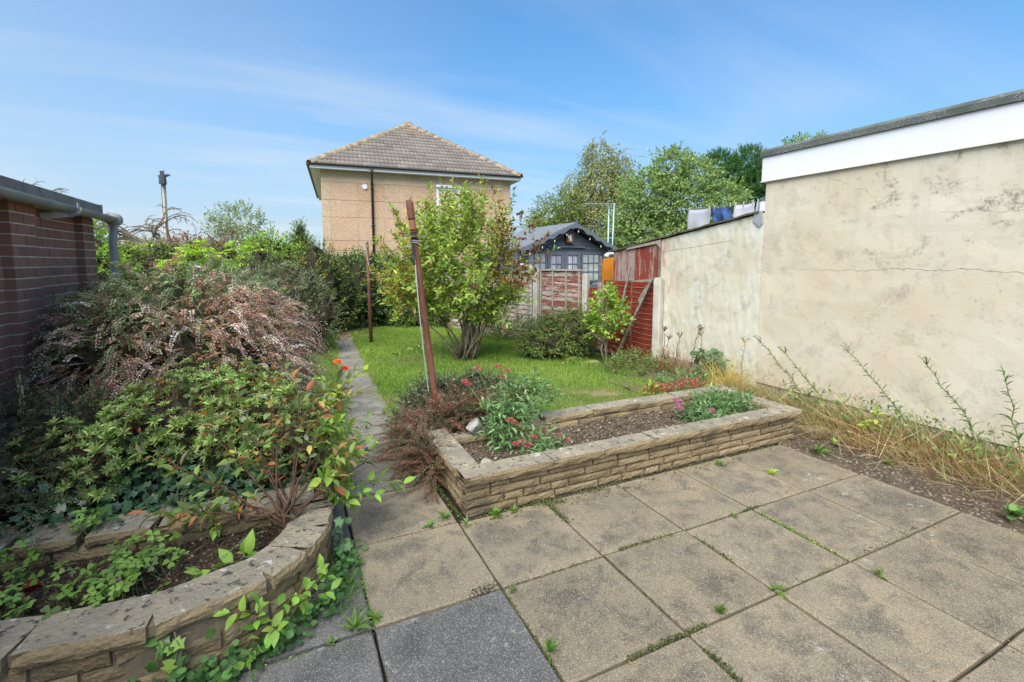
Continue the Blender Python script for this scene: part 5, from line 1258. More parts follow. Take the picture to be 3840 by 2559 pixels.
# ------------------------------------------------------------------ big leafy shrub in the lawn
cs = thing('big_shrub', (2.60, 7.33, 0), 'tall many stemmed shrub with yellow green leaves turning red in the middle of the lawn', 'shrub')
E = [(2.20, 7.40, 1.55, .85, .75, .68), (2.75, 7.15, 1.60, .80, .7, .80), (2.50, 7.30, 2.05, .72, .65, .55), (1.98, 7.45, 1.15, .58, .5, .42), (2.95, 7.10, 1.20, .42, .4, .42), (2.6, 7.2, .95, .6, .5, .35)]
m = MB(); r = random.Random(4)
for i in range(22):
    e = E[r.randrange(len(E))]; a = r.uniform(0, 6.28); b = Vector((2.62 + .13 * math.cos(a), 7.30 + .12 * math.sin(a), -.03)); q = Vector(e[:3]) + Vector((r.uniform(-.5, .5), r.uniform(-.4, .4), r.uniform(-.3, .5)))
    mid = b.lerp(q, .45); mid.x = b.x + (mid.x - b.x) * .75; m.tube([b, b.lerp(mid, .5), mid, q], [.024 * r.uniform(.6, 1.2), .02, .014, .006], 7)
m.build('stems', 'bark', cs, True)
SHP = [(4, (.19, .275, .05)), (3, (.26, .34, .075)), (1.5, (.12, .19, .04)), (1.0, (.34, .36, .085)), (.4, (.30, .18, .055))]
def shcol(pos, c):
    s = (pos - np.array([2.45, 7.3, 1.5])) @ CR; redp = np.clip((s - .45) * 1.1, 0, .62) * (pos[:, 2] > 1.2) + .04; k = rng.uniform(size=len(pos)) < redp
    c = c.copy(); c[k] = np.array([.23, .085, .04]) * (1 + rng.normal(0, .3, (k.sum(), 1))).clip(.4, 2); k2 = (s < -.55) & (rng.uniform(size=len(pos)) < .25); c[k2] = np.array([.42, .30, .05]); return np.clip(c, .01, .9)
P, D = onell(E, 820, .30, .28, .5); D = nrm(D * .8 + np.array([0, 0, 1.0]) + rng.normal(0, .28, P.shape))
foliage(cs, P - D * .20, D, 16, .44, .082, .038, SHP, tmpl=LEAF6, ang=62, ind=250, colfn=shcol, twig=[(1, (.2, .14, .08)), (1, (.28, .2, .12))], twr=.006, droop=.25)
shoots = [(-.62, .0, 1.95, -.34, .42), (-.25, 0, 2.35, -.12, .62), (.05, 0, 2.4, .02, .42), (.22, .1, 2.4, .03, .38), (.50, -.1, 2.4, .08, .62), (-.85, 0, 1.75, -.42, .22), (-.75, .1, 2.1, -.2, .42), (.62, 0, 2.2, .45, .35), (.82, 0, 1.75, .55, .18), (.85, 0, 1.5, .45, .25), (.35, 0, 2.4, .2, .3), (-.4, 0, 2.3, .0, .3), (-1.0, 0, 1.3, -.3, .05)]
P = np.array([np.array([2.40, 7.35, 0]) + CR * s + CF * d + np.array([0, 0, z]) for s, d, z, dx, dz in shoots]); D = nrm(np.array([CR * dx + np.array([0, 0, dz]) for s, d, z, dx, dz in shoots]))
foliage(cs, P - D * .15, D, 20, .62, .075, .032, SHP, tmpl=LEAF6, ang=70, jit=.22, droop=.2, name='shoot_leaves', twig=[(1, (.25, .17, .09))], twr=.008, colfn=shcol, up=.8)
pts = [Vector((2.45, 7.25, .15)), Vector((2.0, 7.1, .33)), Vector((1.65, 7.0, .36)), Vector((1.45, 6.95, .28))]
m = MB(); m.tube(pts, [.008, .006, .004, .002], 5); m.build('low_branch', 'bark', cs)
P = np.array([pts[1], pts[2]]); D = nrm(np.array([[-1, -.25, .05], [-1, -.2, -.25]])); foliage(cs, P, D, 10, .36, .075, .03, G_MID, tmpl=LEAF6, ang=75, droop=.5, name='low_branch_leaves')

# ------------------------------------------------------------------ cotoneaster: arching herringbone sprays
def sprays(t, P, D, L, n, ll, lw, cols, g=.9, berry=0, name='foliage', stemc=[(1, (.13, .075, .05))], webfrac=None):
    """P,D arrays; cols (N,3) colour per spray"""
    N = len(P); tt = np.linspace(.05, 1, n); Lr = (L * (1 + rng.normal(0, .28, N))).clip(.3 * L, 2 * L); side = np.where(np.arange(n) % 2, 1., -1.)
    ref = nrm(np.cross(D, np.array([0, 0, 1.]) + rng.normal(0, .45, D.shape)))
    u = tt[None] * Lr[:, None]; pos = P[:, None] + D[:, None] * u[..., None]; pos[..., 2] -= g * u ** 2; pos[..., 2] = np.maximum(pos[..., 2], .015)
    tang = D[:, None] + np.stack([np.zeros_like(u), np.zeros_like(u), -2 * g * u], -1)
    d = nrm(tang) * .55 + ref[:, None] * side[None, :, None] + rng.normal(0, .25, (N, n, 3)); nn = np.cross(ref[:, None] + np.zeros_like(d), tang); nn[..., 2] = np.abs(nn[..., 2]) + .2
    s = ((1 + rng.normal(0, .25, (N, n))) * (1.1 - .45 * tt[None])).clip(.3, 2).ravel()
    c = np.repeat(cols, n, 0) * (1 + rng.normal(0, .22, (N * n, 1))); c = np.clip(c * (1 + rng.normal(0, .07, (N * n, 3))), .008, .8)
    scatter(name, LEAF4, pos.reshape(-1, 3) + ref.repeat(n, 0) * np.tile(side, N)[:, None] * .003, frames(d.reshape(-1, 3), nn.reshape(-1, 3) + rng.normal(0, .3, (N * n, 3))), np.stack([ll * s, lw * s, ll * s], -1), c, 'leaf', t, kind='stuff')
    # stems as short tapering sticks along the arc
    ks = [0, n // 3, 2 * n // 3, n - 1]; SP = []; SD = []; SL = []
    for a, b in zip(ks[:-1], ks[1:]): SP.append(pos[:, a]); v = pos[:, b] - pos[:, a]; SD.append(v); SL.append(np.linalg.norm(v, axis=1))
    SP, SD, SL = np.concatenate(SP), np.concatenate(SD), np.concatenate(SL)
    scatter('stems', TWIG, SP, frames(SD, rdir(len(SP))), np.stack([SL, np.full(len(SL), .0035), np.full(len(SL), .0035)], -1), pal(len(SP), stemc), 'attr', t, kind='stuff')
    if berry:
        k = rng.integers(0, N * n, berry * 4); q = pos.reshape(-1, 3)[k]
        cl = np.sin(q[:, 0] * 5 + 1) + np.sin(q[:, 1] * 4.3 + q[:, 2] * 6) + rng.normal(0, .7, len(q)); q = q[np.argsort(-cl)[:berry]]; q = q + rng.normal(0, .008, q.shape)
        b_ = rng.uniform(.007, .0115, len(q)); scatter('berries', OCTA, q, frames(rdir(len(q)), rdir(len(q))), b_, pal(len(q), [(3, (.45, .03, .02)), (2, (.32, .018, .015)), (1, (.55, .10, .03))]), 'berry', t, True, 'stuff')
    return pos
def mound(ells, n, out=.9, up=.3, zmin=.05, shell=.16):
    P, D = onell(ells, n, .16, shell, zmin); D = nrm(D * out + np.array([0, 0, up]) + rng.normal(0, .28, P.shape)); return P, D
cot = thing('cotoneaster', (-.75, 5.1, 0), 'big dusty mauve cotoneaster mound with red berries and cobwebs beside the garage', 'shrub')
CE = [(-.85, 5.05, .88, .80, .75, .74), (-1.18, 4.72, .76, .54, .6, .68), (-.46, 5.35, .80, .62, .6, .68), (-.75, 4.62, .64, .80, .5, .62), (-.30, 5.15, .46, .42, .5, .48)]
blobcore('shaded_core', CE, cot, .66)
P, D = mound(CE, 4300, .95, .12, .05, .10)
sr = (P - np.array([-.8, 5.0, .7])) @ CR
web = np.clip(.58 + .42 * np.sin(P[:, 0] * 3.1 + 1.9) * np.sin(P[:, 2] * 4 + P[:, 1] * 2) + .28 * sr + .25 * (P[:, 2] < .9) - .40 * (P[:, 2] > 1.36), .04, .95)
w = rng.uniform(size=len(P)) < web
cc = pal(len(P), [(4, (.13, .165, .09)), (2, (.18, .22, .13)), (1.2, (.08, .11, .055))], .2); cc *= 1.25; cc[w] = 1.2 * pal(w.sum(), [(3, (.37, .245, .215)), (1.6, (.48, .37, .34)), (2.4, (.28, .15, .12)), (1.0, (.21, .20, .13))], .16)
sprays(cot, P - D * .10, D, .26, 40, .020, .0115, cc, 2.1, 1900)
# tattered webs: fine pale threads strung between the spray tips
k = rng.choice(np.where(w)[0], 1500); a = P[k] + D[k] * rng.uniform(.06, .2, (len(k), 1)); dd = nrm(np.cross(D[k], rdir(len(k))) + np.array([0, 0, -.3])); 
scatter('cobweb_threads', BLADE1, a, frames(dd, rdir(len(k))), np.stack([rng.uniform(.06, .20, len(k)), np.full(len(k), .0022), np.full(len(k), 1)], -1), pal(len(k), [(1, (.40, .35, .33)), (1, (.30, .24, .22))]), 'leaf_dry', cot, kind='stuff')
# long stray shoots
n = 16; P = np.stack([rng.uniform(-1.5, .2, n), rng.uniform(4.5, 5.4, n), rng.uniform(.9, 1.35, n)], -1); D = nrm(np.stack([rng.normal(0, .8, n), rng.normal(-.3, .5, n), rng.uniform(.1, .7, n)], -1)); sprays(cot, P, D, .5, 40, .016, .010, pal(n, [(2, (.10, .13, .06)), (1, (.15, .11, .08))]), .8, 0, 'shoot_leaves')

dkc = thing('dark_cotoneaster', (-1.45, 3.7, 0), 'dark cotoneaster with grey green sprays at the left edge under the garage wall', 'shrub')
CE2 = [(-1.5, 3.75, .42, .38, .5, .36), (-1.6, 3.3, .40, .4, .4, .34), (-1.15, 3.85, .42, .4, .4, .36)]
blobcore('shaded_core', CE2, dkc, .7)
P, D = mound(CE2, 620); sprays(dkc, P - D * .08, D, .30, 40, .017, .010, pal(len(P), [(4, (.05, .075, .04)), (2, (.08, .105, .06)), (1, (.14, .17, .10))]), 1.0, 160)

# ------------------------------------------------------------------ azalea with whorled leaves
aza = thing('azalea', (-.7, 3.7, .2), 'broad azalea with glossy whorled green leaves and orange bracts in front of the mauve mound', 'shrub')
AE = [(-.65, 3.72, .47, .55, .42, .38), (-.27, 3.62, .44, .38, .40, .35), (-1.10, 3.55, .38, .45, .40, .32), (-.55, 4.0, .53, .55, .4, .36), (-.32, 4.05, .46, .32, .4, .33)]
blobcore('shaded_core', AE, aza, .60)
def whorl(seed, n, ll, lw, p, tilt, name='leaf_whorl'):
    r = np.random.default_rng(seed); v = []; f = []; c = []
    for i in range(n):
        a = 2.4 * i + r.normal(0, .2); el = tilt + r.normal(0, .18) + .5 * (i / n); d = np.array([math.cos(a) * math.cos(el), math.sin(a) * math.cos(el), math.sin(el)]); F = frames(d[None], np.array([[0, 0, 1.2]]) + r.normal(0, .1, (1, 3)))[0]; s = r.uniform(.75, 1.15)
        q = (F @ (LEAF6[0] * np.array([ll * s, lw * s, ll * s])).T).T + d * .006; b = len(v); v += q.tolist(); f += [tuple(k + b for k in g_) for g_ in LEAF6[1]]; c += [pal(1, p, .14)[0]] * len(q)
    return mesh(name, v, f, 'leaf_gloss', False, None, np.array(c))
AZP = [(4, (.165, .245, .055)), (3, (.22, .305, .08)), (1.5, (.29, .36, .12)), (1, (.10, .15, .04))]
WH = [whorl(i, 12, .052, .0165, AZP, .45) for i in range(7)]
P, D = onell(AE, 2600, .22, .14, .30); ok = (P[:, 1] < 4.2) & ((D @ np.array([.1, -.55, .6])) > -.05); P, D = P[ok], D[ok]; D = nrm(D + np.array([0, -.1, .8]) + rng.normal(0, .25, D.shape))
vis = np.argsort(np.linalg.norm(P - CAMP, axis=1) - .5 * P[:, 2] * 2)[:290 * 3]; sel = vis[rng.permutation(len(vis))[:290]]
for i in sel:
    o = bpy.data.objects.new('leaf_whorl', WH[rng.integers(7)]); COL.objects.link(o); o.parent = aza; o.location = Vector(P[i].tolist()) - wl(aza); o.rotation_mode = 'QUATERNION'; o.rotation_quaternion = Vector(D[i].tolist()).to_track_quat('Z', 'Y'); s = random.uniform(.55, 1.0); o.scale = (s, s, s)
rest = np.setdiff1d(np.arange(len(P)), sel)[:1100]; nn = len(rest); k = 9; aa = (np.arange(k) * 2.4)[None] + rng.uniform(0, 6, (nn, 1)); ref = nrm(np.cross(D[rest], rdir(nn))); b_ = np.cross(D[rest], ref)
d = ref[:, None] * np.cos(aa)[..., None] + b_[:, None] * np.sin(aa)[..., None] + D[rest][:, None] * .45; d = d.reshape(-1, 3)
scatter('foliage', LEAF4, np.repeat(P[rest] - D[rest] * .03, k, 0), frames(d, np.repeat(D[rest], k, 0)), np.stack([rng.uniform(.028, .048, nn * k), rng.uniform(.010, .016, nn * k), np.full(nn * k, .05)], -1), pal(nn * k, [(4, (.10, .16, .045)), (3, (.15, .21, .06)), (1, (.07, .10, .03))]), 'leaf_gloss', aza, kind='stuff')
twigs(P - D * .16, D, .16, .006, [(1, (.20, .11, .07)), (1, (.15, .10, .07))], aza, 'twigs')['kind'] = 'stuff'
k = rng.permutation(len(P))[:520]; kk = np.repeat(k, 3); scatter('bracts', LEAF4, P[kk] - D[kk] * .02 + rng.normal(0, .012, (len(kk), 3)), frames(rdir(len(kk)) + D[kk] * .4, rdir(len(kk))), np.stack([np.full(len(kk), .024), np.full(len(kk), .011), np.full(len(kk), .02)], -1), pal(len(kk), [(2, (.30, .10, .03)), (1, (.38, .17, .04)), (1, (.22, .05, .025))]), 'leaf', aza, kind='stuff')

# ground ivy under the azalea
iv = thing('ivy', (-.8, 3.05, .2), 'dark ivy covering the ground behind the back wall of the curved planter', 'ivy')
n = 900; P = np.stack([rng.uniform(-1.7, .05, n), rng.uniform(2.97, 3.35, n), .20 + np.abs(rng.normal(0, .06, n))], -1); P[:, 2] += (P[:, 1] - 2.97) * .45 * rng.uniform(0, 1, n)
scatter('leaves', IVY, P, frames(rdir(n) * [1, 1, .4], np.array([0, -.5, 1]) + rng.normal(0, .35, (n, 3))), rng.uniform(.035, .06, n), pal(n, [(4, (.035, .075, .035)), (3, (.05, .10, .05)), (1, (.08, .13, .08))]), 'leaf_gloss', iv, kind='stuff')
for k, (x, y, z, dx) in enumerate(((-1.1, 2.95, .30, .5), (-.62, 2.98, .34, -.1), (-.52, 2.98, .30, .12), (-.25, 2.6, .22, -.5), (-.18, 2.55, .3, -.55), (-1.28, 3.0, .4, -.6))):
    pass
tr = thing('trailing_cotoneaster', (-.7, 2.95, .25), 'thin grey green cotoneaster sprays trailing over the back coping', 'shrub')
P = np.array([(-.95, 3.05, .32), (-.98, 3.1, .36), (-.9, 3.0, .34), (-.6, 3.02, .33), (-.56, 3.0, .36), (-1.3, 3.0, .55), (-1.35, 3.05, .6), (-1.2, 3.02, .5), (-1.4, 3.0, .62), (-.2, 2.66, .22), (-.14, 2.6, .24), (-.3, 2.7, .2), (-.1, 2.62, .3), (-.05, 2.72, .36), (.0, 2.7, .4), (-.25, 2.66, .17)]); D = nrm(np.array([(-.5, -.6, .25), (-.7, -.5, .35), (-.3, -.7, .2), (-.1, -.8, .35), (.1, -.8, .25), (.3, -.7, .5), (.7, -.5, .35), (-.2, -.8, .3), (.1, -.8, .5), (-.8, -.4, .25), (-.6, -.5, .3), (-.9, -.2, .15), (.4, -.7, .4), (.6, -.5, .5), (.5, -.4, .5), (-.7, -.6, .1)]))
sprays(tr, P, D, .34, 44, .014, .009, pal(len(P), [(2, (.10, .135, .08)), (1, (.16, .19, .11)), (1, (.07, .10, .06))]), 1.3, 0)

# ------------------------------------------------------------------ hypericum at the rim of the curved planter
hyp = thing('hypericum', (-.06, 2.56, .17), 'leggy hypericum with red stems and coppery leaves growing at the rim of the curved planter', 'shrub')
b = Vector((-.055, 2.555, .15)); m = MB(); stm = []
ends = [(-.62, 2.85, .62), (-.45, 2.95, .74), (-.28, 2.9, .80), (-.12, 3.0, .86), (.02, 3.05, .88), (.14, 2.95, .82), (.24, 3.0, .74), (.28, 2.8, .62), (.22, 2.65, .50), (.36, 2.75, .45), (-.35, 2.72, .42), (-.5, 2.7, .36), (.1, 2.75, .66), (-.2, 2.75, .60), (.3, 3.1, .86), (-.05, 2.8, .72)]
for i, e in enumerate(ends):
    e = Vector(e); mid = b.lerp(e, .45) + Vector((random.uniform(-.05, .05), random.uniform(-.03, .03), .08)); j = b + Vector((random.uniform(-.02, .02), random.uniform(-.01, .03), random.uniform(.05, .2)))
    jt = lambda s_: Vector((random.uniform(-s_, s_), random.uniform(-s_, s_), random.uniform(-s_, s_))); p_ = [b, j, j.lerp(mid, .5) + jt(.03), mid, mid.lerp(e, .5) + jt(.03), e]; m.tube(p_, [.011, .008, .006, .005, .0035, .002], 6); stm.append((mid, e))
m.build('stems', 'bark_red', hyp, True)
P = []; D = []
for a, e in stm:
    for u in (.15, .45, .7, .95):
        P.append(a.lerp(e, u)); D.append((e - a).normalized() + Vector((random.uniform(-.6, .6), random.uniform(-.6, .4), random.uniform(-.2, .5))))
P = np.array(P); D = nrm(np.array(D))
pos, fr, sc = twigleaves(P, D, 6, .14, .070, .031, 62, True, .7, .4, .6)
c = pal(len(pos), [(3, (.10, .155, .05)), (2, (.16, .22, .06)), (1.6, (.25, .15, .07)), (1, (.30, .11, .05)), (1, (.34, .26, .08)), (1, (.17, .18, .12))])
a = rng.permutation(len(pos)); leafobjs('leaf', LEAF10, pos[a[:230]], fr[a[:230]], sc[a[:230]], c[a[:230]], 'leaf', hyp, 14); scatter('foliage', LEAF6, pos[a[230:]], fr[a[230:]], sc[a[230:]], c[a[230:]], 'leaf', hyp, kind='stuff')
q = P[rng.integers(len(P), size=330)] + rng.normal(0, .022, (330, 3)); scatter('seed_heads', OCTA, q, frames(rdir(330), rdir(330)), rng.uniform(.006, .011, 330), pal(330, [(3, (.12, .025, .02)), (1, (.26, .05, .04)), (1, (.2, .10, .05))]), 'berry', hyp, True, 'stuff')

LIMEP = [(4, (.145, .26, .04)), (3, (.19, .31, .05)), (1, (.24, .31, .06)), (1, (.09, .18, .035))]
def limeshoot(name, base, shoots, label, nl, ll, lw, cat='plant', p=LIMEP, L=.2, droop=.5, ang=65, stemmat='stem_green'):
    t = thing(name, base, label, cat); m = MB()
    for (a, d) in shoots: a = Vector(a); d = Vector(d); m.tube([a, a + d * .5 + Vector((0, 0, .01)), a + d], [.0035, .003, .0015], 5)
    m.build('stems', stemmat, t, True); P = np.array([a for a, d in shoots]); D = np.array([d for a, d in shoots]); Ls = np.linalg.norm(D, axis=1)
    for i in range(len(P)):
        pos, fr, sc = twigleaves(P[i:i + 1], nrm(D[i:i + 1]), nl, Ls[i] * 1.02, ll, lw, ang, True, droop * .3, .22, .9); leafobjs('leaf', LEAF10, pos, fr, sc, pal(len(pos), p, .12), 'leaf', t, 5)
    return t
limeshoot('lime_shoots', (.2, 2.75, .3), [((.12, 2.78, .42), (.20, -.02, .0)), ((.2, 2.75, .36), (.30, -.03, -.04)), ((.16, 2.8, .48), (.22, .05, .06)), ((.14, 2.74, .36), (.12, -.1, -.08)), ((.16, 2.85, .52), (.14, .0, .12)), ((.1, 2.72, .42), (.06, -.1, .04)), ((.10, 2.85, .55), (.05, -.05, .16)), ((.15, 2.76, .50), (.16, -.06, .03)), ((.12, 2.7, .38), (.18, -.08, -.03)), ((.08, 2.9, .6), (.12, -.02, .06))], 'lime green leafy shoots arching from the curved planter over the path', 14, .080, .036, 'shrub')
limeshoot('olive_shoot', (.2, 3.4, .6), [((.16, 3.3, .64), (.38, .04, .11)), ((.2, 3.35, .68), (.26, .06, .17)), ((.1, 3.3, .62), (.24, .0, .14))], 'yellow olive leafy shoots reaching over the path below the orange rose', 12, .085, .034, 'shrub', [(3, (.24, .33, .04)), (2, (.30, .34, .05)), (1, (.36, .25, .04))])
limeshoot('lime_seedling', (-.45, 2.78, .24), [((-.42, 2.84, .26), (-.12, -.06, .02)), ((-.38, 2.82, .27), (-.06, -.08, .06)), ((-.44, 2.83, .28), (-.06, -.04, .12)), ((-.36, 2.84, .27), (.10, -.08, .05)), ((-.5, 2.84, .26), (-.1, -.03, .08)), ((-.40, 2.80, .26), (.02, -.12, -.02))], 'lime green seedling spilling over the back coping of the curved planter', 9, .05, .024, p=LIMEP)
limeshoot('big_leaf_seedling', (-.3, 2.36, .19), [((-.24, 2.44, .2), (-.13, -.06, .03)), ((-.22, 2.46, .2), (-.02, -.06, .06))], 'single broad leaved lime seedling on the soil by the curved rim', 5, .085, .04, p=LIMEP)
limeshoot('climbing_seedling', (-.15, 2.1, .1), [((-.18, 2.08, .10), (.02, -.03, .12)), ((-.16, 2.07, .16), (-.09, -.03, .07)), ((-.1, 2.09, .16), (.10, -.03, .06)), ((-.05, 2.12, .12), (.13, -.04, .06)), ((-.16, 2.05, .08), (-.05, -.06, -.03)), ((-.12, 2.06, .1), (.02, -.06, .03)), ((.02, 2.18, .14), (.05, -.02, .1)), ((-.02, 2.14, .16), (.1, .02, .03))], 'lime green seedlings growing up the outer face of the curved planter', 6, .06, .033, p=LIMEP, stemmat='bark_red')
def ivyclump(loc, n, s, label, p, spread, nrmv=(0, -1, .5)):
    t = thing('ivy', loc, label, 'ivy'); P = np.array(loc) + rng.normal(0, 1, (n, 3)) * np.array(spread); nn = np.array(nrmv) + rng.normal(0, .3, (n, 3)); d = np.cross(nn, rdir(n)); d[:, 2] -= .5
    leafobjs('leaf', IVY, P, frames(d, nn), np.stack([rng.uniform(.7, 1.2, n) * s] * 3, -1), pal(n, p, .15), 'leaf_gloss', t, 5); m = MB(); m.tube([Vector(loc) + Vector((0, .02, .05)), Vector(loc) + Vector((.01, 0, 0)), Vector(loc) + Vector((.0, -.01, -.06))], [.003, .003, .002], 5); m.build('stem', 'bark', t); return t
ivyclump((-.44, 2.005, .175), 17, .05, 'dark ivy tuft hanging on the face of the curved planter', [(3, (.03, .075, .03)), (1, (.07, .15, .04)), (1, (.16, .27, .05))], (.05, .008, .035))
ivyclump((.20, 2.62, .12), 26, .045, 'grey green ivy sprig at the foot of the planter beside the patio joint', [(2, (.08, .15, .07)), (1, (.12, .2, .09))], (.035, .10, .08), (.6, -.5, .6))
# small round-leaved ground cover at the foot of the curved wall
n = 620; u = rng.uniform(0, 1, n); q = np.array([along(op, os_, (.45 + .5 * x) * os_[-1]) for x in u]); P = np.stack([q[:, 0] + .03 + np.abs(rng.normal(0, .05, n)), q[:, 1] - .02 - np.abs(rng.normal(0, .05, n)), .01 + np.abs(rng.normal(0, .04, n))], -1); 
scatter('ground_cover', ROUND, P, frames(rdir(n) * [1, 1, .3], np.array([.2, -.4, 1]) + rng.normal(0, .25, (n, 3))), rng.uniform(.016, .036, n), pal(n, [(4, (.045, .105, .03)), (3, (.07, .15, .04)), (1, (.11, .2, .06))]), 'leaf', None, kind='stuff')
n = 420; u = rng.uniform(0, 1, n); q = np.array([along(op, os_, (.12 + .42 * x) * os_[-1]) for x in u]); P = np.stack([q[:, 0] + rng.normal(0, .03, n), q[:, 1] - .03 - np.abs(rng.normal(0, .03, n)), .01 + np.abs(rng.normal(0, .03, n))], -1)
scatter('ground_cover', ROUND, P, frames(rdir(n) * [1, 1, .3], np.array([.2, -.4, 1]) + rng.normal(0, .25, (n, 3))), rng.uniform(.016, .036, n), pal(n, [(4, (.04, .09, .025)), (3, (.06, .13, .035))]), 'leaf', None, kind='stuff')
n = 110; P = np.stack([rng.normal(.18, .03, n), rng.normal(2.32, .12, n), np.zeros(n)], -1); scatter('grass_tuft', BLADE, P, frames(np.stack([rng.normal(.5, .4, n), rng.normal(-.1, .4, n), rng.uniform(.3, 1, n)], -1), rdir(n)), np.stack([rng.uniform(.08, .16, n), np.full(n, .004), rng.uniform(.06, .14, n)], -1), pal(n, [(1, (.07, .14, .03)), (1, (.10, .18, .05))]), 'leaf', None, kind='stuff')

# clover in the curved planter
ox = thing('clover', (-.8, 2.5, .17), 'patch of pale green three leaved clover in the curved planter', 'clover')
TRI = []
tv = []; tf = []
for a in (0, 2.09, 4.19):
    h = [(0, 0, 0), (.30, .26, .05), (.62, .42, .05), (.95, .32, -.02), (.86, 0, .0), (.95, -.32, -.02), (.62, -.42, .05), (.30, -.26, .05), (.5, 0, -.03)]
    R3 = np.array([[math.cos(a), -math.sin(a), 0], [math.sin(a), math.cos(a), 0], [0, 0, 1]]); b0 = len(tv); tv += (np.array(h) @ R3.T).tolist(); tf += [(b0 + 8, b0 + i, b0 + (i + 1) % 8) for i in range(8)]
TREF = T(tv, tf)
def clover_at(t, n, cx, cy, sx, sy, z):
    P = np.stack([cx + rng.normal(0, sx, n), cy + rng.normal(0, sy, n), z + rng.uniform(.04, .13, n)], -1); P[:, 1] = np.maximum(P[:, 1], 2.24); 
    d = rdir(n) * [1, 1, .15]; nn = np.array([0, -.25, 1]) + rng.normal(0, .28, (n, 3)); s = rng.uniform(.022, .036, n)
    leafobjs('leaf', TREF, P, frames(d, nn), np.stack([s, s, s], -1), pal(n, [(4, (.11, .205, .04)), (3, (.15, .26, .055)), (1.2, (.075, .14, .03)), (.3, (.24, .2, .06))], .22), 'leaf', t, 7)
    m = MB()
    for p in P: m.tube([p - np.array([0, 0, .002]), p + np.array([rng.normal(0, .01), rng.normal(0, .01), -.04]), np.array([p[0] + rng.normal(0, .03), p[1] + rng.normal(0, .02), z])], [.0012, .0015, .0018], 4, cap=False)
    m.build('stalks', 'stem_green', t)['kind'] = 'stuff'
clover_at(ox, 70, -1.02, 2.45, .20, .10, .165); clover_at(ox, 62, -.72, 2.42, .10, .12, .165); clover_at(ox, 40, -.66, 2.62, .08, .10, .20); clover_at(ox, 22, -1.2, 2.75, .12, .05, .2); clover_at(ox, 16, -.95, 2.92, .05, .03, .25)
for x, y, z in ((-.655, 2.43, .30), (-.70, 2.39, .275)):
    f_ = tag(scatter('clover_flower', LEAF6, np.tile((x, y, z), (7, 1)).astype(float), frames(rdir(7) * [1, 1, .5] + [0, 0, .3], rdir(7)), np.stack([np.full(7, .018), np.full(7, .012), np.full(7, .018)], -1), pal(7, [(1, (.42, .10, .34))]), 'leaf', ox))
rock('brick_fragment', (-1.07, 2.66, .19), (.10, .06, .05), 31, 'red_slat', 'orange brick fragment among the clover in the curved planter', 'stone')

# orange roses above the path
ros = thing('rose', (.30, 3.8, .2), 'thin stemmed rose with two orange blooms beside the path', 'rose')
hd = [(.315, 3.78, .835), (.365, 3.80, .775)]; m = MB()
for x, y, z in hd: m.tube([(.20, 3.75, .25), (.24, 3.76, .55), (x - .01, y, z - .02)], [.005, .004, .003], 5)
m.tube([(.22, 3.76, .5), (.25, 3.8, .7), (.245, 3.8, .86)], [.004, .003, .002], 5); m.tube([(.22, 3.76, .3), (.1, 3.7, .6), (.05, 3.7, .72)], [.004, .003, .002], 5); m.build('stems', 'stem_green', ros)
for x, y, z in hd:
    n = 16; a = np.arange(n) * 2.4; el = np.linspace(1.2, .1, n); d = np.stack([np.cos(a) * np.cos(el), np.sin(a) * np.cos(el), np.sin(el)], -1); scatter('bloom', ROUND, np.tile((x, y, z), (n, 1)) + d * .006, frames(d, np.cross(d, np.cross(np.array([0, 0, 1.]), d)) * -1 + [0, 0, .5]), np.linspace(.022, .042, n), pal(n, [(2, (.62, .11, .04)), (1, (.68, .2, .08))], .1), 'leaf', ros)
P = np.array([(.22, 3.76, .45), (.24, 3.76, .58), (.25, 3.78, .68), (.3, 3.78, .6), (.32, 3.8, .66), (.1, 3.7, .55), (.06, 3.7, .68), (.2, 3.75, .35)]); D = nrm(np.array([(-.6, -.3, .2), (.6, -.3, .1), (-.5, -.1, .4), (.7, .1, .2), (.5, -.4, .3), (-.6, -.3, .2), (-.3, .1, .5), (.7, -.3, .2)])); pos, fr, sc = twigleaves(P, D, 7, .12, .045, .026, 65, True, .3); leafobjs('leaf', LEAF6, pos, fr, sc, pal(len(pos), G_LIGHT), 'leaf', ros)
shrub('mixed_foliage', (.05, 3.3, .2), 'tangle of small dark leaves and seed heads between the azalea and the path', [(.02, 3.35, .42, .2, .3, .3), (-.06, 3.55, .34, .17, .25, .26)], 300, 10, .18, .034, .018, [(3, (.07, .12, .04)), (2, (.12, .16, .06)), (1, (.22, .11, .06)), (.8, (.28, .23, .08))], core=.65)
# ------------------------------------------------------------------ low shrubs round the rusty pole
bx = [(1.22, 4.25, .22, .32, .30, .30), (1.62, 4.30, .22, .36, .30, .31), (1.0, 4.02, .20, .22, .26, .28), (1.9, 4.25, .18, .28, .26, .26)]
shrub('low_shrub', (1.4, 4.2, 0), 'dense small leaved dark green shrub mounded behind the rusty pole', bx, 1700, 10, .12, .020, .013, [(4, (.055, .09, .04)), (3, (.09, .13, .06)), (1, (.035, .055, .025)), (.6, (.17, .2, .12))], core=.8, zmin=.01, mat='leaf_gloss')
lc = thing('low_cotoneaster', (1.0, 3.65, 0), 'low brown red cotoneaster spilling over the planter corner onto the path', 'shrub')
LE = [(1.05, 3.62, .24, .22, .20, .22), (1.32, 3.68, .30, .30, .2, .20), (.86, 3.35, .16, .13, .30, .20), (.82, 3.75, .14, .16, .3, .2), (1.7, 3.75, .24, .3, .16, .16)]
blobcore('shaded_core', LE, lc, .5); P, D = mound(LE, 1150, .9, .2, .01)
cc = pal(len(P), [(3, (.13, .095, .06)), (2, (.17, .085, .065)), (2, (.08, .10, .045)), (1, (.22, .10, .075))], .2); sprays(lc, P - D * .05, D, .20, 34, .014, .008, cc, 1.5, 420)
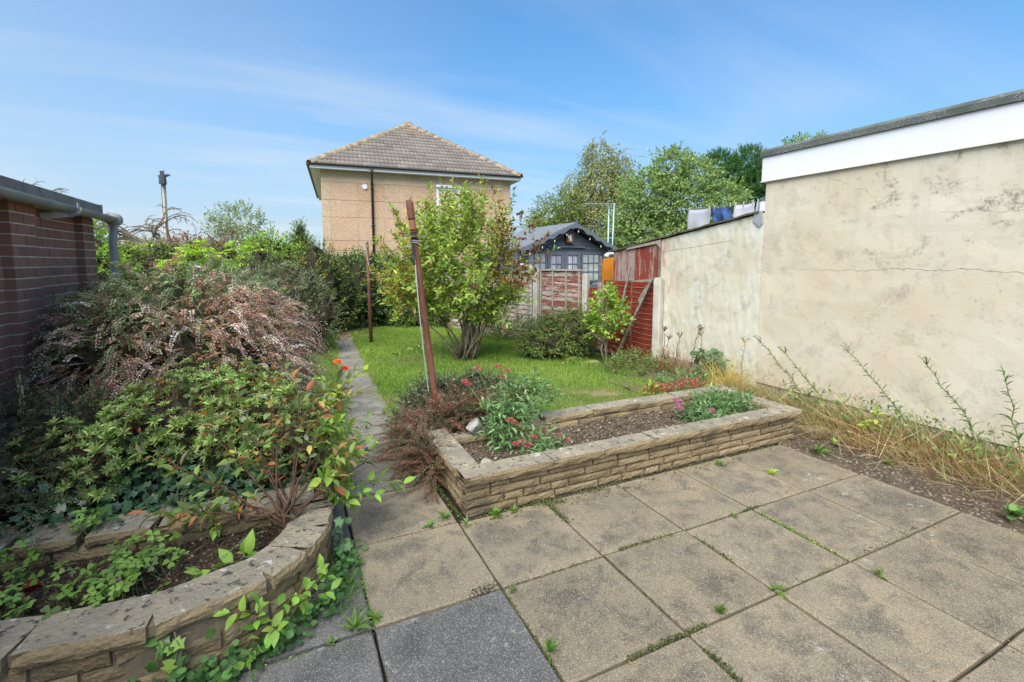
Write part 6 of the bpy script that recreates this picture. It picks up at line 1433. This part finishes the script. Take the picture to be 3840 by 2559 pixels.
P = np.array([(.9, 3.6, .42), (1.0, 3.55, .44), (1.2, 3.6, .46), (1.1, 3.7, .48), (.85, 3.5, .38), (1.3, 3.62, .5)]); D = nrm(np.array([(-1, -.3, .15), (-1, -.1, .25), (-.8, -.5, .3), (.8, -.4, .3), (-.6, -.8, .2), (.9, -.2, .4)])); sprays(lc, P, D, .42, 30, .010, .006, pal(6, [(1, (.24, .17, .12))]), .7, 0, 'bare_shoots')
# ------------------------------------------------------------------ valerian clumps
VP = [(4, (.10, .185, .075)), (3, (.145, .24, .10)), (1.2, (.07, .13, .05)), (.7, (.22, .30, .14))]
def valerian(base, label, ells, n, heads, fcol, ll=.06, lw=.018, nst=8):
    t = thing('valerian', base, label, 'flowering plant'); P, D = onell(ells, n, .15, .25, base[2] + .01); D = nrm(D * .7 + np.array([0, 0, .7]) + rng.normal(0, .35, P.shape))
    foliage(t, P - D * .06, D, nst, .13, ll, lw, VP, tmpl=LEAF6, ang=62, ind=90, twig=[(1, (.16, .2, .09))], twr=.005, droop=.4)
    m = MB()
    for h in heads:
        h = np.array(h); c = np.array(ells[0][:3]); b0 = c + (h - c) * .15; b0[2] = base[2] + .02; m.tube([b0, (b0 + h) / 2 + np.array([0, 0, .02]), h], [.004, .003, .0022], 5)
    m.build('flower_stems', 'stem_green', t)
    for h in heads:
        k = 90; r_ = rng.uniform(.022, .034); d = rdir(k); d[:, 2] = np.abs(d[:, 2]) * .8 - .15; q = np.array(h) + d * r_ * rng.uniform(.5, 1, (k, 1)); s = rng.uniform(.009, .015, k)
        scatter('flower_head', LEAF4, q, frames(d + rng.normal(0, .3, d.shape), rdir(k)), np.stack([s, s * .8, s], -1), pal(k, fcol, .15), 'leaf', t)
    return t
PINK = [(3, (.40, .075, .105)), (2, (.46, .13, .16)), (1, (.32, .05, .07)), (.5, (.28, .18, .12))]
valerian((1.55, 3.30, .18), 'tall valerian with scattered pink red heads rooted at the back of the planter', [(1.55, 3.30, .34, .22, .16, .17), (1.80, 3.50, .42, .24, .16, .17), (1.62, 3.42, .48, .26, .16, .15), (1.42, 3.2, .27, .13, .10, .10)], 150,
         [(1.28, 3.62, .62), (1.30, 3.60, .60), (1.42, 3.7, .70), (1.62, 3.62, .62), (1.78, 3.66, .46), (1.63, 3.74, .69), (1.70, 3.71, .65), (2.0, 3.66, .44), (1.71, 3.68, .42), (1.72, 3.45, .56), (1.46, 3.12, .42), (1.49, 3.10, .40), (1.48, 3.08, .25), (1.70, 3.05, .27)], PINK)
valerian((1.62, 2.95, .18), 'small yellow green valerian tuft with pink heads by the front coping', [(1.62, 2.95, .24, .16, .08, .07)], 46, [(1.62, 3.05, .30), (1.74, 3.04, .31), (1.58, 2.98, .31), (1.80, 2.98, .29), (1.83, 2.94, .27), (1.50, 3.0, .29), (1.52, 2.95, .28)], PINK, .05, .014)
MAG = [(3, (.40, .13, .30)), (2, (.46, .22, .37)), (1, (.31, .08, .21))]
valerian((3.5, 3.08, .18), 'bushy green valerian with magenta heads at the right end of the planter', [(3.52, 3.08, .24, .26, .17, .12), (3.78, 3.10, .23, .20, .16, .11), (3.32, 3.02, .22, .16, .14, .09)], 190, [(3.12, 3.15, .36), (3.10, 3.12, .31), (3.13, 3.10, .29), (3.14, 3.12, .34), (3.32, 2.92, .30), (3.34, 2.92, .27), (3.85, 3.3, .36)], MAG, .055, .016, 8)
sd = thing('sedum', (3.75, 3.78, 0), 'low band of crimson flowers on the lawn edge behind the back coping', 'flowering plant')
n = 900; P = np.stack([rng.uniform(3.45, 4.1, n), 3.78 + rng.normal(0, .06, n), .24 + np.abs(rng.normal(0, .035, n)) + .03 * np.sin(rng.uniform(0, 6, n))], -1); s = rng.uniform(.012, .022, n); scatter('flowers', LEAF4, P, frames(rdir(n) + [0, 0, .5], rdir(n)), np.stack([s, s * .8, s], -1), pal(n, [(3, (.32, .055, .06)), (2, (.38, .10, .10)), (1, (.22, .06, .05)), (.5, (.25, .2, .10))]), 'leaf', sd, kind='stuff')
P, D = onell([(3.75, 3.8, .12, .36, .12, .12)], 90, .1, .3, .0); foliage(sd, P, nrm(D + [0, 0, .7]), 8, .09, .03, .014, G_MID)
shrub('coppery_weed', (3.38, 3.74, 0), 'small weed with brown and lime leaves left of the crimson flowers', [(3.38, 3.76, .22, .12, .08, .09)], 30, 8, .1, .045, .02, [(1, (.22, .08, .04)), (1.3, (.22, .34, .05))], cat='weed', core=0)

# ------------------------------------------------------------------ plants along the fence
shrub('fence_bush', (3.95, 6.75, 0), 'low spreading bush with reddish inner leaves in front of the slatted fence', [(3.95, 6.85, .22, .42, .40, .28), (4.35, 6.80, .36, .42, .36, .34), (4.1, 7.1, .36, .34, .34, .36), (3.75, 7.0, .16, .3, .3, .22), (4.55, 7.0, .52, .28, .28, .30)], 900, 11, .22, .046, .017, [(4, (.09, .155, .035)), (3, (.14, .21, .055)), (1.2, (.20, .12, .05)), (1, (.05, .09, .025))], core=.68, droop=.4)
rb = shrub('rose_bush', (4.42, 5.98, 0), 'light green rose bush on twisted grey stems with one white bloom', [(4.50, 6.05, .88, .26, .24, .24), (4.66, 6.05, .70, .20, .2, .20), (4.42, 6.1, .62, .22, .2, .2), (4.60, 6.2, 1.02, .16, .16, .16)], 170, 8, .17, .062, .036, G_LIGHT, core=0, tmpl=LEAF6, ind=120, lump=.2)
m = MB()
for p_ in ([(4.42, 5.95, -.02), (4.36, 6.0, .25), (4.45, 6.02, .48), (4.5, 6.05, .8)], [(4.44, 5.96, -.02), (4.46, 6.03, .3), (4.42, 6.1, .55)], [(4.46, 5.98, -.02), (4.5, 6.05, .35), (4.62, 6.05, .65)], [(4.40, 6.0, .35), (4.25, 6.1, .5), (4.15, 6.12, .48)], [(4.45, 6.02, .48), (4.6, 6.2, 1.1)]): m.tube(p_, [.02, .014, .010, .006][:len(p_)], 6)
m.build('trunk', 'bark', rb, True)
n = 14; d = rdir(n); scatter('bloom', ROUND, np.tile((4.62, 6.22, 1.20), (n, 1)) + d * .012, frames(d, rdir(n)), np.full(n, .035), pal(n, [(1, (.75, .72, .68))], .04), 'leaf', rb)
fp = []; 
n = 9; a = np.linspace(-2.9, .2, n); P = np.tile((4.05, 6.42, .03), (n, 1)) + rng.normal(0, .03, (n, 3)) * [1, 1, 0]; D = nrm(np.stack([np.cos(a), np.sin(a) * .8, rng.uniform(.4, .9, n)], -1))
pinnate('fern', (4.05, 6.42, 0), 'small fern with arching fronds at the foot of the fence bush', P, D, .36, 26, .055, .014, [(3, (.12, .2, .04)), (2, (.2, .28, .06))], 'fern', 1.0)
n = 7; a = np.linspace(-2.6, 0, n); P = np.tile((4.25, 6.15, .03), (n, 1)); D = nrm(np.stack([np.cos(a), np.sin(a) * .8, rng.uniform(.3, .6, n)], -1)); pinnate('fern', (4.25, 6.15, 0), 'pale yellowing fern right of the green fern', P, D, .30, 24, .05, .012, [(3, (.26, .31, .12)), (2, (.34, .36, .16))], 'fern', 1.0)
shrub('weed_tangle', (4.75, 5.75, 0), 'tangle of grassy weeds below the red fence', [(4.75, 5.75, .06, .32, .3, .16), (4.5, 5.5, .05, .4, .35, .12), (4.85, 5.3, .05, .3, .3, .14)], 300, 9, .13, .042, .014, [(3, (.10, .17, .04)), (2, (.15, .19, .07)), (1, (.22, .16, .08))], cat='weed', core=0, zmin=0)
shrub('fence_weed', (4.2, 8.2, 0), 'straggly plants at the foot of the pale fence', [(4.25, 8.5, .2, .2, .2, .3), (3.95, 8.9, .25, .25, .25, .35), (3.6, 9.4, .3, .3, .25, .4)], 260, 9, .18, .05, .024, G_MID + [(1, (.25, .13, .07))], cat='plant', core=0)
def spire(name, base, h, lean, label, heads, leafp, n, cat='weed', ll=.078, lw=.015, stem='stem_green', headc=None, group=None, wob=.03, leafs=True):
    t = thing(name, base, label, cat, group); b = np.array(base, float); top = b + np.array([lean[0], lean[1], h]); pts = []
    for i in range(9):
        u = i / 8; p = b + (top - b) * u; p[:2] += np.array(lean) * .35 * (u * u - u) + rng.normal(0, wob * .32, 2); pts.append(p)
    m = MB(); m.tube(pts, [.006 - .0004 * i for i in range(9)], 5); m.build('stem', stem, t, True); pts = np.array(pts)
    if leafs:
        u = np.linspace(.30, .97, n); k = np.clip((u * 8).astype(int), 0, 7); fr_ = u * 8 - k; P = pts[k] * (1 - fr_[:, None]) + pts[k + 1] * fr_[:, None]; ax_ = nrm(top - b)
        a = np.arange(n) * 2.4; r1 = nrm(np.cross(ax_, [1, .2, .1])); r2 = np.cross(ax_, r1); d = r1 * np.cos(a)[:, None] + r2 * np.sin(a)[:, None] + ax_ * .9; s = (1.2 - .65 * u) * rng.uniform(.45, 1.35, n); d = d + rng.normal(0, .38, d.shape); d[:, 2] -= .25 * (1 - u)
        leafobjs('leaf', LEAF6, P, frames(d, np.tile(ax_, (n, 1)) - d * .3), np.stack([ll * s, lw * s, ll * s], -1), pal(n, leafp, .15), 'leaf', t, 4)
    if heads:
        hc = headc or [(2, (.20, .24, .13)), (1, (.30, .31, .18))]; m = MB(); Q = []
        for i in range(heads):
            d = nrm((rdir(1)[0] * [1, 1, .4] + np.array([0, 0, .8]))); q = pts[-1] + d * rng.uniform(.04, .075); m.tube([pts[-2] * .3 + pts[-1] * .7, q], [.0022, .0015], 4); Q.append(q)
        m.build('flower_stalks', stem, t); Q = np.array(Q); scatter('buds', OCTA, Q, frames(np.tile((0, 0, 1.), (len(Q), 1)) + rng.normal(0, .2, (len(Q), 3)), rdir(len(Q))), np.stack([np.full(len(Q), .022), np.full(len(Q), .012), np.full(len(Q), .012)], -1), pal(len(Q), hc), 'attr', t, True)
    return t
FLE = [(3, (.10, .165, .075)), (2, (.14, .21, .10)), (.6, (.24, .26, .10))]
GRP = 'tall fleabane weeds along the cream wall'
spire('fleabane', (4.98, 3.98, .02), .62, (.02, -.04), 'single straight fleabane stalk with a spread umbel top near the building corner', 12, FLE, 16, group=GRP, ll=.07, stem='stem_straw')
spire('fleabane', (4.98, 4.55, .02), .62, (-.05, .03), 'short grey umbel weed behind the dark leafy plant', 14, FLE, 12, group=GRP, stem='stem_green')
spire('fleabane', (4.78, 2.92, .04), .70, (-.10, .62), 'leaning fleabane with grey narrow leaves, leftmost of the long leaning stems', 9, FLE, 44, group=GRP)
spire('fleabane', (4.72, 2.70, .04), .62, (-.02, .55), 'leaning fleabane with yellowing lower leaves beside the leftmost leaning stem', 9, [(2, (.13, .19, .08)), (1.4, (.32, .33, .09))], 40, group=GRP)
spire('fleabane', (4.70, 1.98, .04), .74, (.08, .72), 'longest leaning fleabane stem with fresh dark leaves and a yellow sprig tip', 8, FLE, 56, group=GRP)
spire('fleabane', (4.86, 1.62, .04), .70, (.08, .52), 'thick leafy fleabane leaning left at the middle of the dry border', 9, FLE, 50, group=GRP)
spire('fleabane', (4.76, 1.42, .04), .78, (.12, .20), 'tall upright fleabane with pointed leafy tip near the right edge', 0, FLE, 40, group=GRP, ll=.085, lw=.018)
spire('fleabane', (4.80, 1.22, .04), .70, (.08, .16), 'dark leaning fleabane farthest to the right', 0, FLE, 44, group=GRP, ll=.075, lw=.015)
for i, (x, y, h) in enumerate(((4.95, 5.05, .55), (5.0, 5.3, .62), (4.82, 5.22, .50), (5.02, 4.85, .66))):
    lab = ['rusty seed head weed with brown berries by the post', 'tall brown seeded weed touching the concrete post foot', 'spindly red leaved weed in front of the concrete post', 'pale fluffy seeded stalk against the flaking wall'][i]
    t = spire('seeded_weed', (x, y, .0), h, (random.uniform(-.15, .15), random.uniform(-.1, .1)), lab, 16, [(2, (.24, .15, .06)), (1, (.16, .20, .06)), (1, (.30, .10, .05))], 16, stem='bark_red', headc=[(2, (.06, .035, .03)), (1, (.22, .12, .07))], ll=.05, lw=.02)
shrub('coral_weed', (4.82, 5.05, 0), 'low coral red seed heads and weeds in front of the concrete post', [(4.85, 5.05, .22, .16, .14, .14), (4.95, 4.9, .12, .2, .16, .12)], 90, 9, .12, .022, .010, [(2, (.34, .12, .07)), (1, (.2, .22, .08)), (1, (.40, .28, .18))], cat='weed', core=0)
dk = thing('hollyhock', (5.02, 4.40, 0), 'dark green broad leaved clump growing against the cream wall', 'plant')
P, D = onell([(5.0, 4.40, .24, .17, .24, .24), (4.98, 4.62, .32, .12, .12, .16)], 150, .12, .35, .02); pos = P; nn = nrm(D * .6 + [-.3, -.3, .8] + rng.normal(0, .3, D.shape)); d = np.cross(nn, rdir(150)); leafobjs('leaf', IVY, pos, frames(d, nn), np.stack([rng.uniform(.05, .10, 150)] * 3, -1), pal(150, [(3, (.045, .095, .04)), (2, (.07, .13, .06)), (1, (.12, .19, .10))]), 'leaf', dk, 8)
m = MB()
for i in range(9): m.tube([(5.02, 4.4, 0), (5.0 + random.uniform(-.1, .1), 4.4 + random.uniform(-.15, .2), random.uniform(.25, .5))], [.007, .003], 5)
m.build('stems', 'stem_green', dk)
n = 8; a = np.linspace(0, 6, n); P = np.tile((4.72, 4.15, .03), (n, 1)); D = nrm(np.stack([np.cos(a), np.sin(a), rng.uniform(.8, 1.6, n)], -1)); pinnate('yellow_fern', (4.72, 4.15, 0), 'pale yellow green leafy fern just behind the planter back coping', P, D, .20, 14, .05, .013, [(3, (.32, .38, .08)), (1, (.22, .30, .05))], 'fern', .8)
shrub('valerian_seedlings', (4.45, 4.35, 0), 'low patch of green seedlings behind the planter end', [(4.45, 4.4, .06, .30, .28, .13)], 110, 8, .1, .05, .017, VP, cat='plant', core=0)
# ------------------------------------------------------------------ dry grass and litter in the border
STRAW = [(3, (.28, .21, .12)), (3, (.22, .15, .08)), (2, (.16, .09, .045)), (2, (.36, .31, .21)), (1.8, (.16, .20, .07))]
RUST = [(2.4, (.22, .115, .05)), (2, (.28, .165, .075)), (1.6, (.33, .25, .13)), (.5, (.15, .075, .035)), (.6, (.18, .2, .07))]
def dry(name, n, cx, cy, sx, sy, h, p, lean, z=.02, w=.0035, seed=0, lab=None):
    P = np.stack([np.clip(cx + rng.normal(0, sx, n), 3.98, 5.15), cy + rng.normal(0, sy, n), np.full(n, z)], -1); d = np.stack([rng.normal(lean[0], .55, n), rng.normal(lean[1], .55, n), rng.uniform(.15, 1.0, n)], -1); s = h * rng.uniform(.5, 1.3, n)
    o = scatter(name, BLADE, P, frames(d, rdir(n)), np.stack([s, np.full(n, w), s * rng.uniform(-1.2, 1.2, n)], -1), pal(n, p, .2), 'leaf_dry', None, kind='stuff'); return o
dry('dry_grass', 1900, 4.72, 3.0, .2, .38, .26, STRAW, (-.2, .1)); dry('dry_grass', 1700, 4.66, 2.2, .19, .40, .24, RUST, (-.2, .1)); dry('dry_grass', 1200, 4.66, 2.3, .2, .5, .28, STRAW, (-.2, .2)); dry('dry_grass', 1800, 4.66, 1.45, .2, .34, .24, RUST + STRAW, (-.2, .1))
dry('dry_grass', 900, 4.86, 3.85, .10, .22, .22, STRAW, (-.1, .0)); dry('dry_grass', 420, 4.93, 4.12, .05, .08, .52, [(3, (.46, .38, .12)), (2, (.38, .24, .08)), (1, (.34, .36, .09))], (0, 0)); dry('dry_grass', 420, 4.35, 3.3, .2, .18, .26, STRAW, (-.5, -.1), z=.05)
dry('dry_stalks', 170, 4.62, 2.0, .25, .8, .42, [(2, (.45, .36, .24)), (1, (.33, .24, .15))], (-.6, -.4), z=.04, w=.005); dry('dry_stalks', 110, 4.8, 2.4, .15, .9, .60, [(2, (.46, .38, .2)), (1, (.32, .34, .12))], (-.1, .3), z=.04, w=.005)
dry('dry_grass', 500, 4.4, 1.5, .15, .5, .12, STRAW, (-.3, .0), w=.0025); dry('dry_grass', 600, 5.0, 5.0, .10, .3, .2, RUST, (-.2, 0))
clods('border_grit', 2600, (3.92, 4.7, .4, 2.6), .0, .004, .018, GRAV, 14)
n = 1100; P = np.stack([rng.normal(4.70, .16, n), rng.uniform(1.1, 3.3, n), rng.uniform(.04, .30, n)], -1); scatter('green_weeds', LEAF6, P, frames(rdir(n) + [0, 0, .2], np.array([0, 0, 1]) + rng.normal(0, .4, (n, 3))), np.stack([rng.uniform(.03, .07, n), rng.uniform(.012, .022, n), np.full(n, .05)], -1), pal(n, [(3, (.10, .17, .045)), (1.2, (.20, .24, .07)), (2, (.07, .12, .04))]), 'leaf', None, kind='stuff')
limeshoot('yellow_weed', (4.62, 2.28, .05), [((4.6, 2.3, .2), (-.08, -.05, .12)), ((4.62, 2.28, .12), (.05, -.1, .16)), ((4.58, 2.32, .14), (-.14, .02, .08))], 'yellow green broad leaved weed in the middle of the dry grass', 8, .065, .03, 'weed', [(2, (.32, .38, .07)), (1, (.2, .3, .06))])
# ------------------------------------------------------------------ small weeds and moss in the paving joints
def rosette(loc, n, ll, lw, label, p=G_LIGHT, el=.5, tmpl=LEAF6, group='weeds in the paving joints'):
    n = int(n * 1.4); ll *= .85; lw *= .8
    t = thing('joint_weed', loc, label, 'weed', group); a = np.arange(n) * 2.4 + rng.uniform(0, 6); e = rng.normal(el, .38, n); d = np.stack([np.cos(a) * np.cos(e), np.sin(a) * np.cos(e), np.sin(e)], -1); s = rng.uniform(.35, 1.25, n)
    leafobjs('leaf', tmpl, np.tile(np.array(loc, float), (n, 1)) + d * .006 + [0, 0, .004], frames(d, np.array([0, 0, 1]) + rng.normal(0, .2, (n, 3))), np.stack([ll * s, lw * s, ll * s], -1), pal(n, p, .14), 'leaf', t, 4)
GB = [(3, (.085, .16, .03)), (2, (.12, .2, .04)), (1, (.055, .10, .022)), (.5, (.17, .17, .05))]
rosette((.20, 2.03, .0), 12, .10, .026, 'dandelion rosette in the joint beside the dark slab', GB, .55); rosette((.28, 2.06, 0), 16, .045, .018, 'small leafy weed right of the dandelion rosette', GB, .6); rosette((.10, 1.99, 0), 12, .03, .014, 'trailing weed left of the dandelion rosette', GB, .5)
rosette((.905, 1.56, .0), 16, .07, .014, 'upright weed in the joint right of the dark slab', GB, 1.0); rosette((1.715, 1.415, 0), 26, .06, .010, 'bright tufted weed in the long front joint', GB, .95); rosette((2.10, 1.41, 0), 14, .07, .014, 'spiky weed where four slabs meet', GB, .4); rosette((2.672, 1.26, 0), 14, .04, .016, 'small weed on its own in a slab joint to the right', GB, .5)
rosette((.93, 1.95, 0), 12, .035, .014, 'weed sprig at the top corner of the dark slab', GB, .7); rosette((3.95, 2.37, .01), 14, .11, .026, 'bright star shaped weed at the patio corner by the dry border', GB, .6); rosette((3.26, 2.29, 0), 16, .07, .012, 'yellow green sprig lying across a slab joint near the planter', [(2, (.22, .32, .05)), (1, (.3, .36, .07))], .3)
rosette((3.02, 2.56, 0), 10, .055, .026, 'broad leaved weed at the foot of the planter front', GB, .6); rosette((.70, 2.69, 0), 7, .05, .03, 'round leaved weed at the joint below the planter corner', GB, .5, ROUND); rosette((.82, 2.72, 0), 10, .07, .016, 'grassy weed just left of the planter corner', GB, .7); rosette((.92, 2.60, 0), 14, .06, .016, 'pale sprig sticking up at the foot of the planter corner', [(2, (.24, .32, .12)), (1, (.14, .22, .08))], .8)
rosette((1.12, 2.625, 0), 12, .075, .030, 'leafy weed under the planter front near its left corner', GB, .5); rosette((1.26, 2.63, 0), 16, .04, .018, 'low round leaved weed a little right of the planter corner', GB, .4); rosette((4.05, 1.22, .02), 24, .07, .05, 'dark clump of round leaved weed at the patio edge far right', [(3, (.07, .15, .04)), (2, (.12, .22, .05))], .5, ROUND); rosette((4.12, 1.08, .02), 22, .07, .05, 'second round leaved clump cut by the right edge of view', [(3, (.07, .15, .04)), (2, (.14, .24, .05))], .5, ROUND)
rosette((4.2, 1.98, .02), 12, .05, .022, 'little nettle like weed on bare soil of the border', GB, .6); rosette((4.4, 1.72, .02), 22, .06, .018, 'feathery grey green weed on the border soil', [(2, (.10, .16, .06)), (1, (.15, .21, .09))], .4); rosette((2.48, 1.98, 0), 14, .03, .014, 'sprig in the middle joint by the planter side slabs', GB, .6)
rosette((4.25, 2.42, .02), 12, .06, .03, 'yellowish drooping weed against the planter end', [(2, (.26, .32, .07)), (1, (.14, .24, .05))], .9)
for i, (x, y) in enumerate(((.78, 3.95), (.9, 4.12), (.62, 4.6), (.98, 9.3), (.7, 6.9), (.86, 5.0))): rosette((x, y, 0), 14, .06, .008, ['grass sprig on the near path slab', 'tuft at the right edge of the path near the lawn', 'tuft in a path joint beyond the olive shoot', 'grass tuft growing at the far end of the path', 'tuft in a middle joint of the path', 'tuft at the right path edge before the lawn bulge'][i], GB, .9, BLADE, 'tufts on the path')
def moss(x0, y0, x1, y1, n, w, p, h=.012, label='moss'):
    w *= .62; h *= .75
    u = rng.uniform(0, 1, n); P = np.stack([x0 + (x1 - x0) * u + rng.normal(0, w, n), y0 + (y1 - y0) * u + rng.normal(0, w, n), rng.uniform(-.012, .004, n) + h * .4 * np.exp(-rng.uniform(0, 2, n))], -1); s = h * rng.uniform(.5, 1.3, n)
    scatter('moss', LEAF4, P, frames(rdir(n) + [0, 0, .5], rdir(n)), np.stack([s, s * .7, s], -1), pal(n, p, .2), 'leaf_dry', None, kind='stuff')
MD = [(3, (.07, .085, .035)), (2, (.10, .12, .045)), (1, (.05, .05, .03)), (.5, (.14, .17, .06))]; MGR = [(3, (.15, .22, .06)), (2, (.20, .29, .09)), (1, (.09, .12, .04))]
moss(.74, 2.02, .88, 2.03, 420, .028, [(3, (.05, .048, .038)), (1, (.09, .08, .06))], .014); moss(1.62, 2.005, 1.98, 1.99, 700, .016, MD, .014); moss(2.09, 1.92, 2.09, 1.66, 420, .012, MD, .012); moss(1.40, 2.66, 1.62, 2.60, 700, .035, MD, .016); moss(1.50, 2.6, 1.50, 2.38, 420, .022, MD, .015); moss(1.18, 1.405, 1.62, 1.40, 650, .010, MD, .014); moss(1.50, 1.12, 1.50, 1.30, 380, .014, MD, .014); moss(2.67, 1.95, 2.67, 1.45, 380, .010, MGR, .014); moss(2.60, 2.0, 2.74, 2.0, 220, .016, MD, .012)
moss(1.75, 2.64, 2.0, 2.62, 320, .016, MD, .013); moss(.275, 2.0, .275, 2.6, 260, .006, MGR, .012); moss(1.5, 2.0, 1.5, 1.5, 220, .006, MD, .010); moss(.89, 2.0, .89, 1.45, 260, .007, MD, .012); moss(.95, 2.655, 4.0, 2.64, 800, .012, MGR + MD, .013); moss(.90, 3.2, .92, 2.7, 300, .012, MGR + MD, .013); moss(.1, 1.99, -.3, 1.98, 130, .01, MGR, .016); moss(2.1, 1.40, 3.87, 1.42, 500, .006, MD, .01); moss(.28, 2.66, .88, 2.67, 250, .007, MD, .01); moss(.9, 2.005, 1.5, 2.005, 260, .006, MD, .01); moss(2.0, 2.005, 3.85, 2.0, 360, .006, MD, .01)

# brown leaf bits, seed husks and twigs that gather along the joints and wall feet
n = 340; P = np.concatenate([np.stack([rng.uniform(.95, 4.0, n // 2), 2.62 - np.abs(rng.normal(0, .05, n // 2)), np.full(n // 2, .004)], -1), np.stack([rng.uniform(-.3, 3.8, n // 2), rng.choice(YJ[1:6], n // 2) + rng.normal(0, .03, n // 2), np.full(n // 2, .004)], -1)])
s = rng.uniform(.008, .026, n); scatter('patio_litter', LEAF4, P, frames(rdir(n) * [1, 1, .15], np.array([0, 0, 1]) + rng.normal(0, .25, (n, 3))), np.stack([s, s * rng.uniform(.25, .7, n), s], -1), pal(n, [(3, (.10, .065, .04)), (2, (.055, .042, .03)), (1, (.2, .14, .07)), (.6, (.10, .12, .045))]), 'leaf_dry', None, kind='stuff')
n = 900; k = rng.integers(0, 13, n); yy = 3.255 + k * .597; P = np.stack([.57 + (yy - 3.2) * .062 + rng.uniform(-.24, .24, n), yy + rng.normal(0, .012, n), np.full(n, -.01)], -1); s = rng.uniform(.008, .03, n)
scatter('path_joint_growth', BLADE, P, frames(rdir(n) + [0, 0, .9], rdir(n)), np.stack([s, np.full(n, .004), s], -1), pal(n, [(3, (.07, .10, .03)), (2, (.06, .05, .03)), (1, (.12, .17, .05))]), 'leaf_dry', None, kind='stuff')

n = 130; P = np.stack([rng.uniform(1.0, 4.4, n), rng.uniform(3.9, 10.5, n), np.full(n, .022)], -1); s = rng.uniform(.02, .05, n)
scatter('fallen_leaves', LEAF6, P, frames(rdir(n) * [1, 1, .3], np.array([0, 0, 1]) + rng.normal(0, .4, (n, 3))), np.stack([s, s * .55, s], -1), pal(n, [(2, (.26, .17, .06)), (1, (.30, .24, .07)), (1, (.17, .10, .05))]), 'leaf_dry', None, kind='stuff')
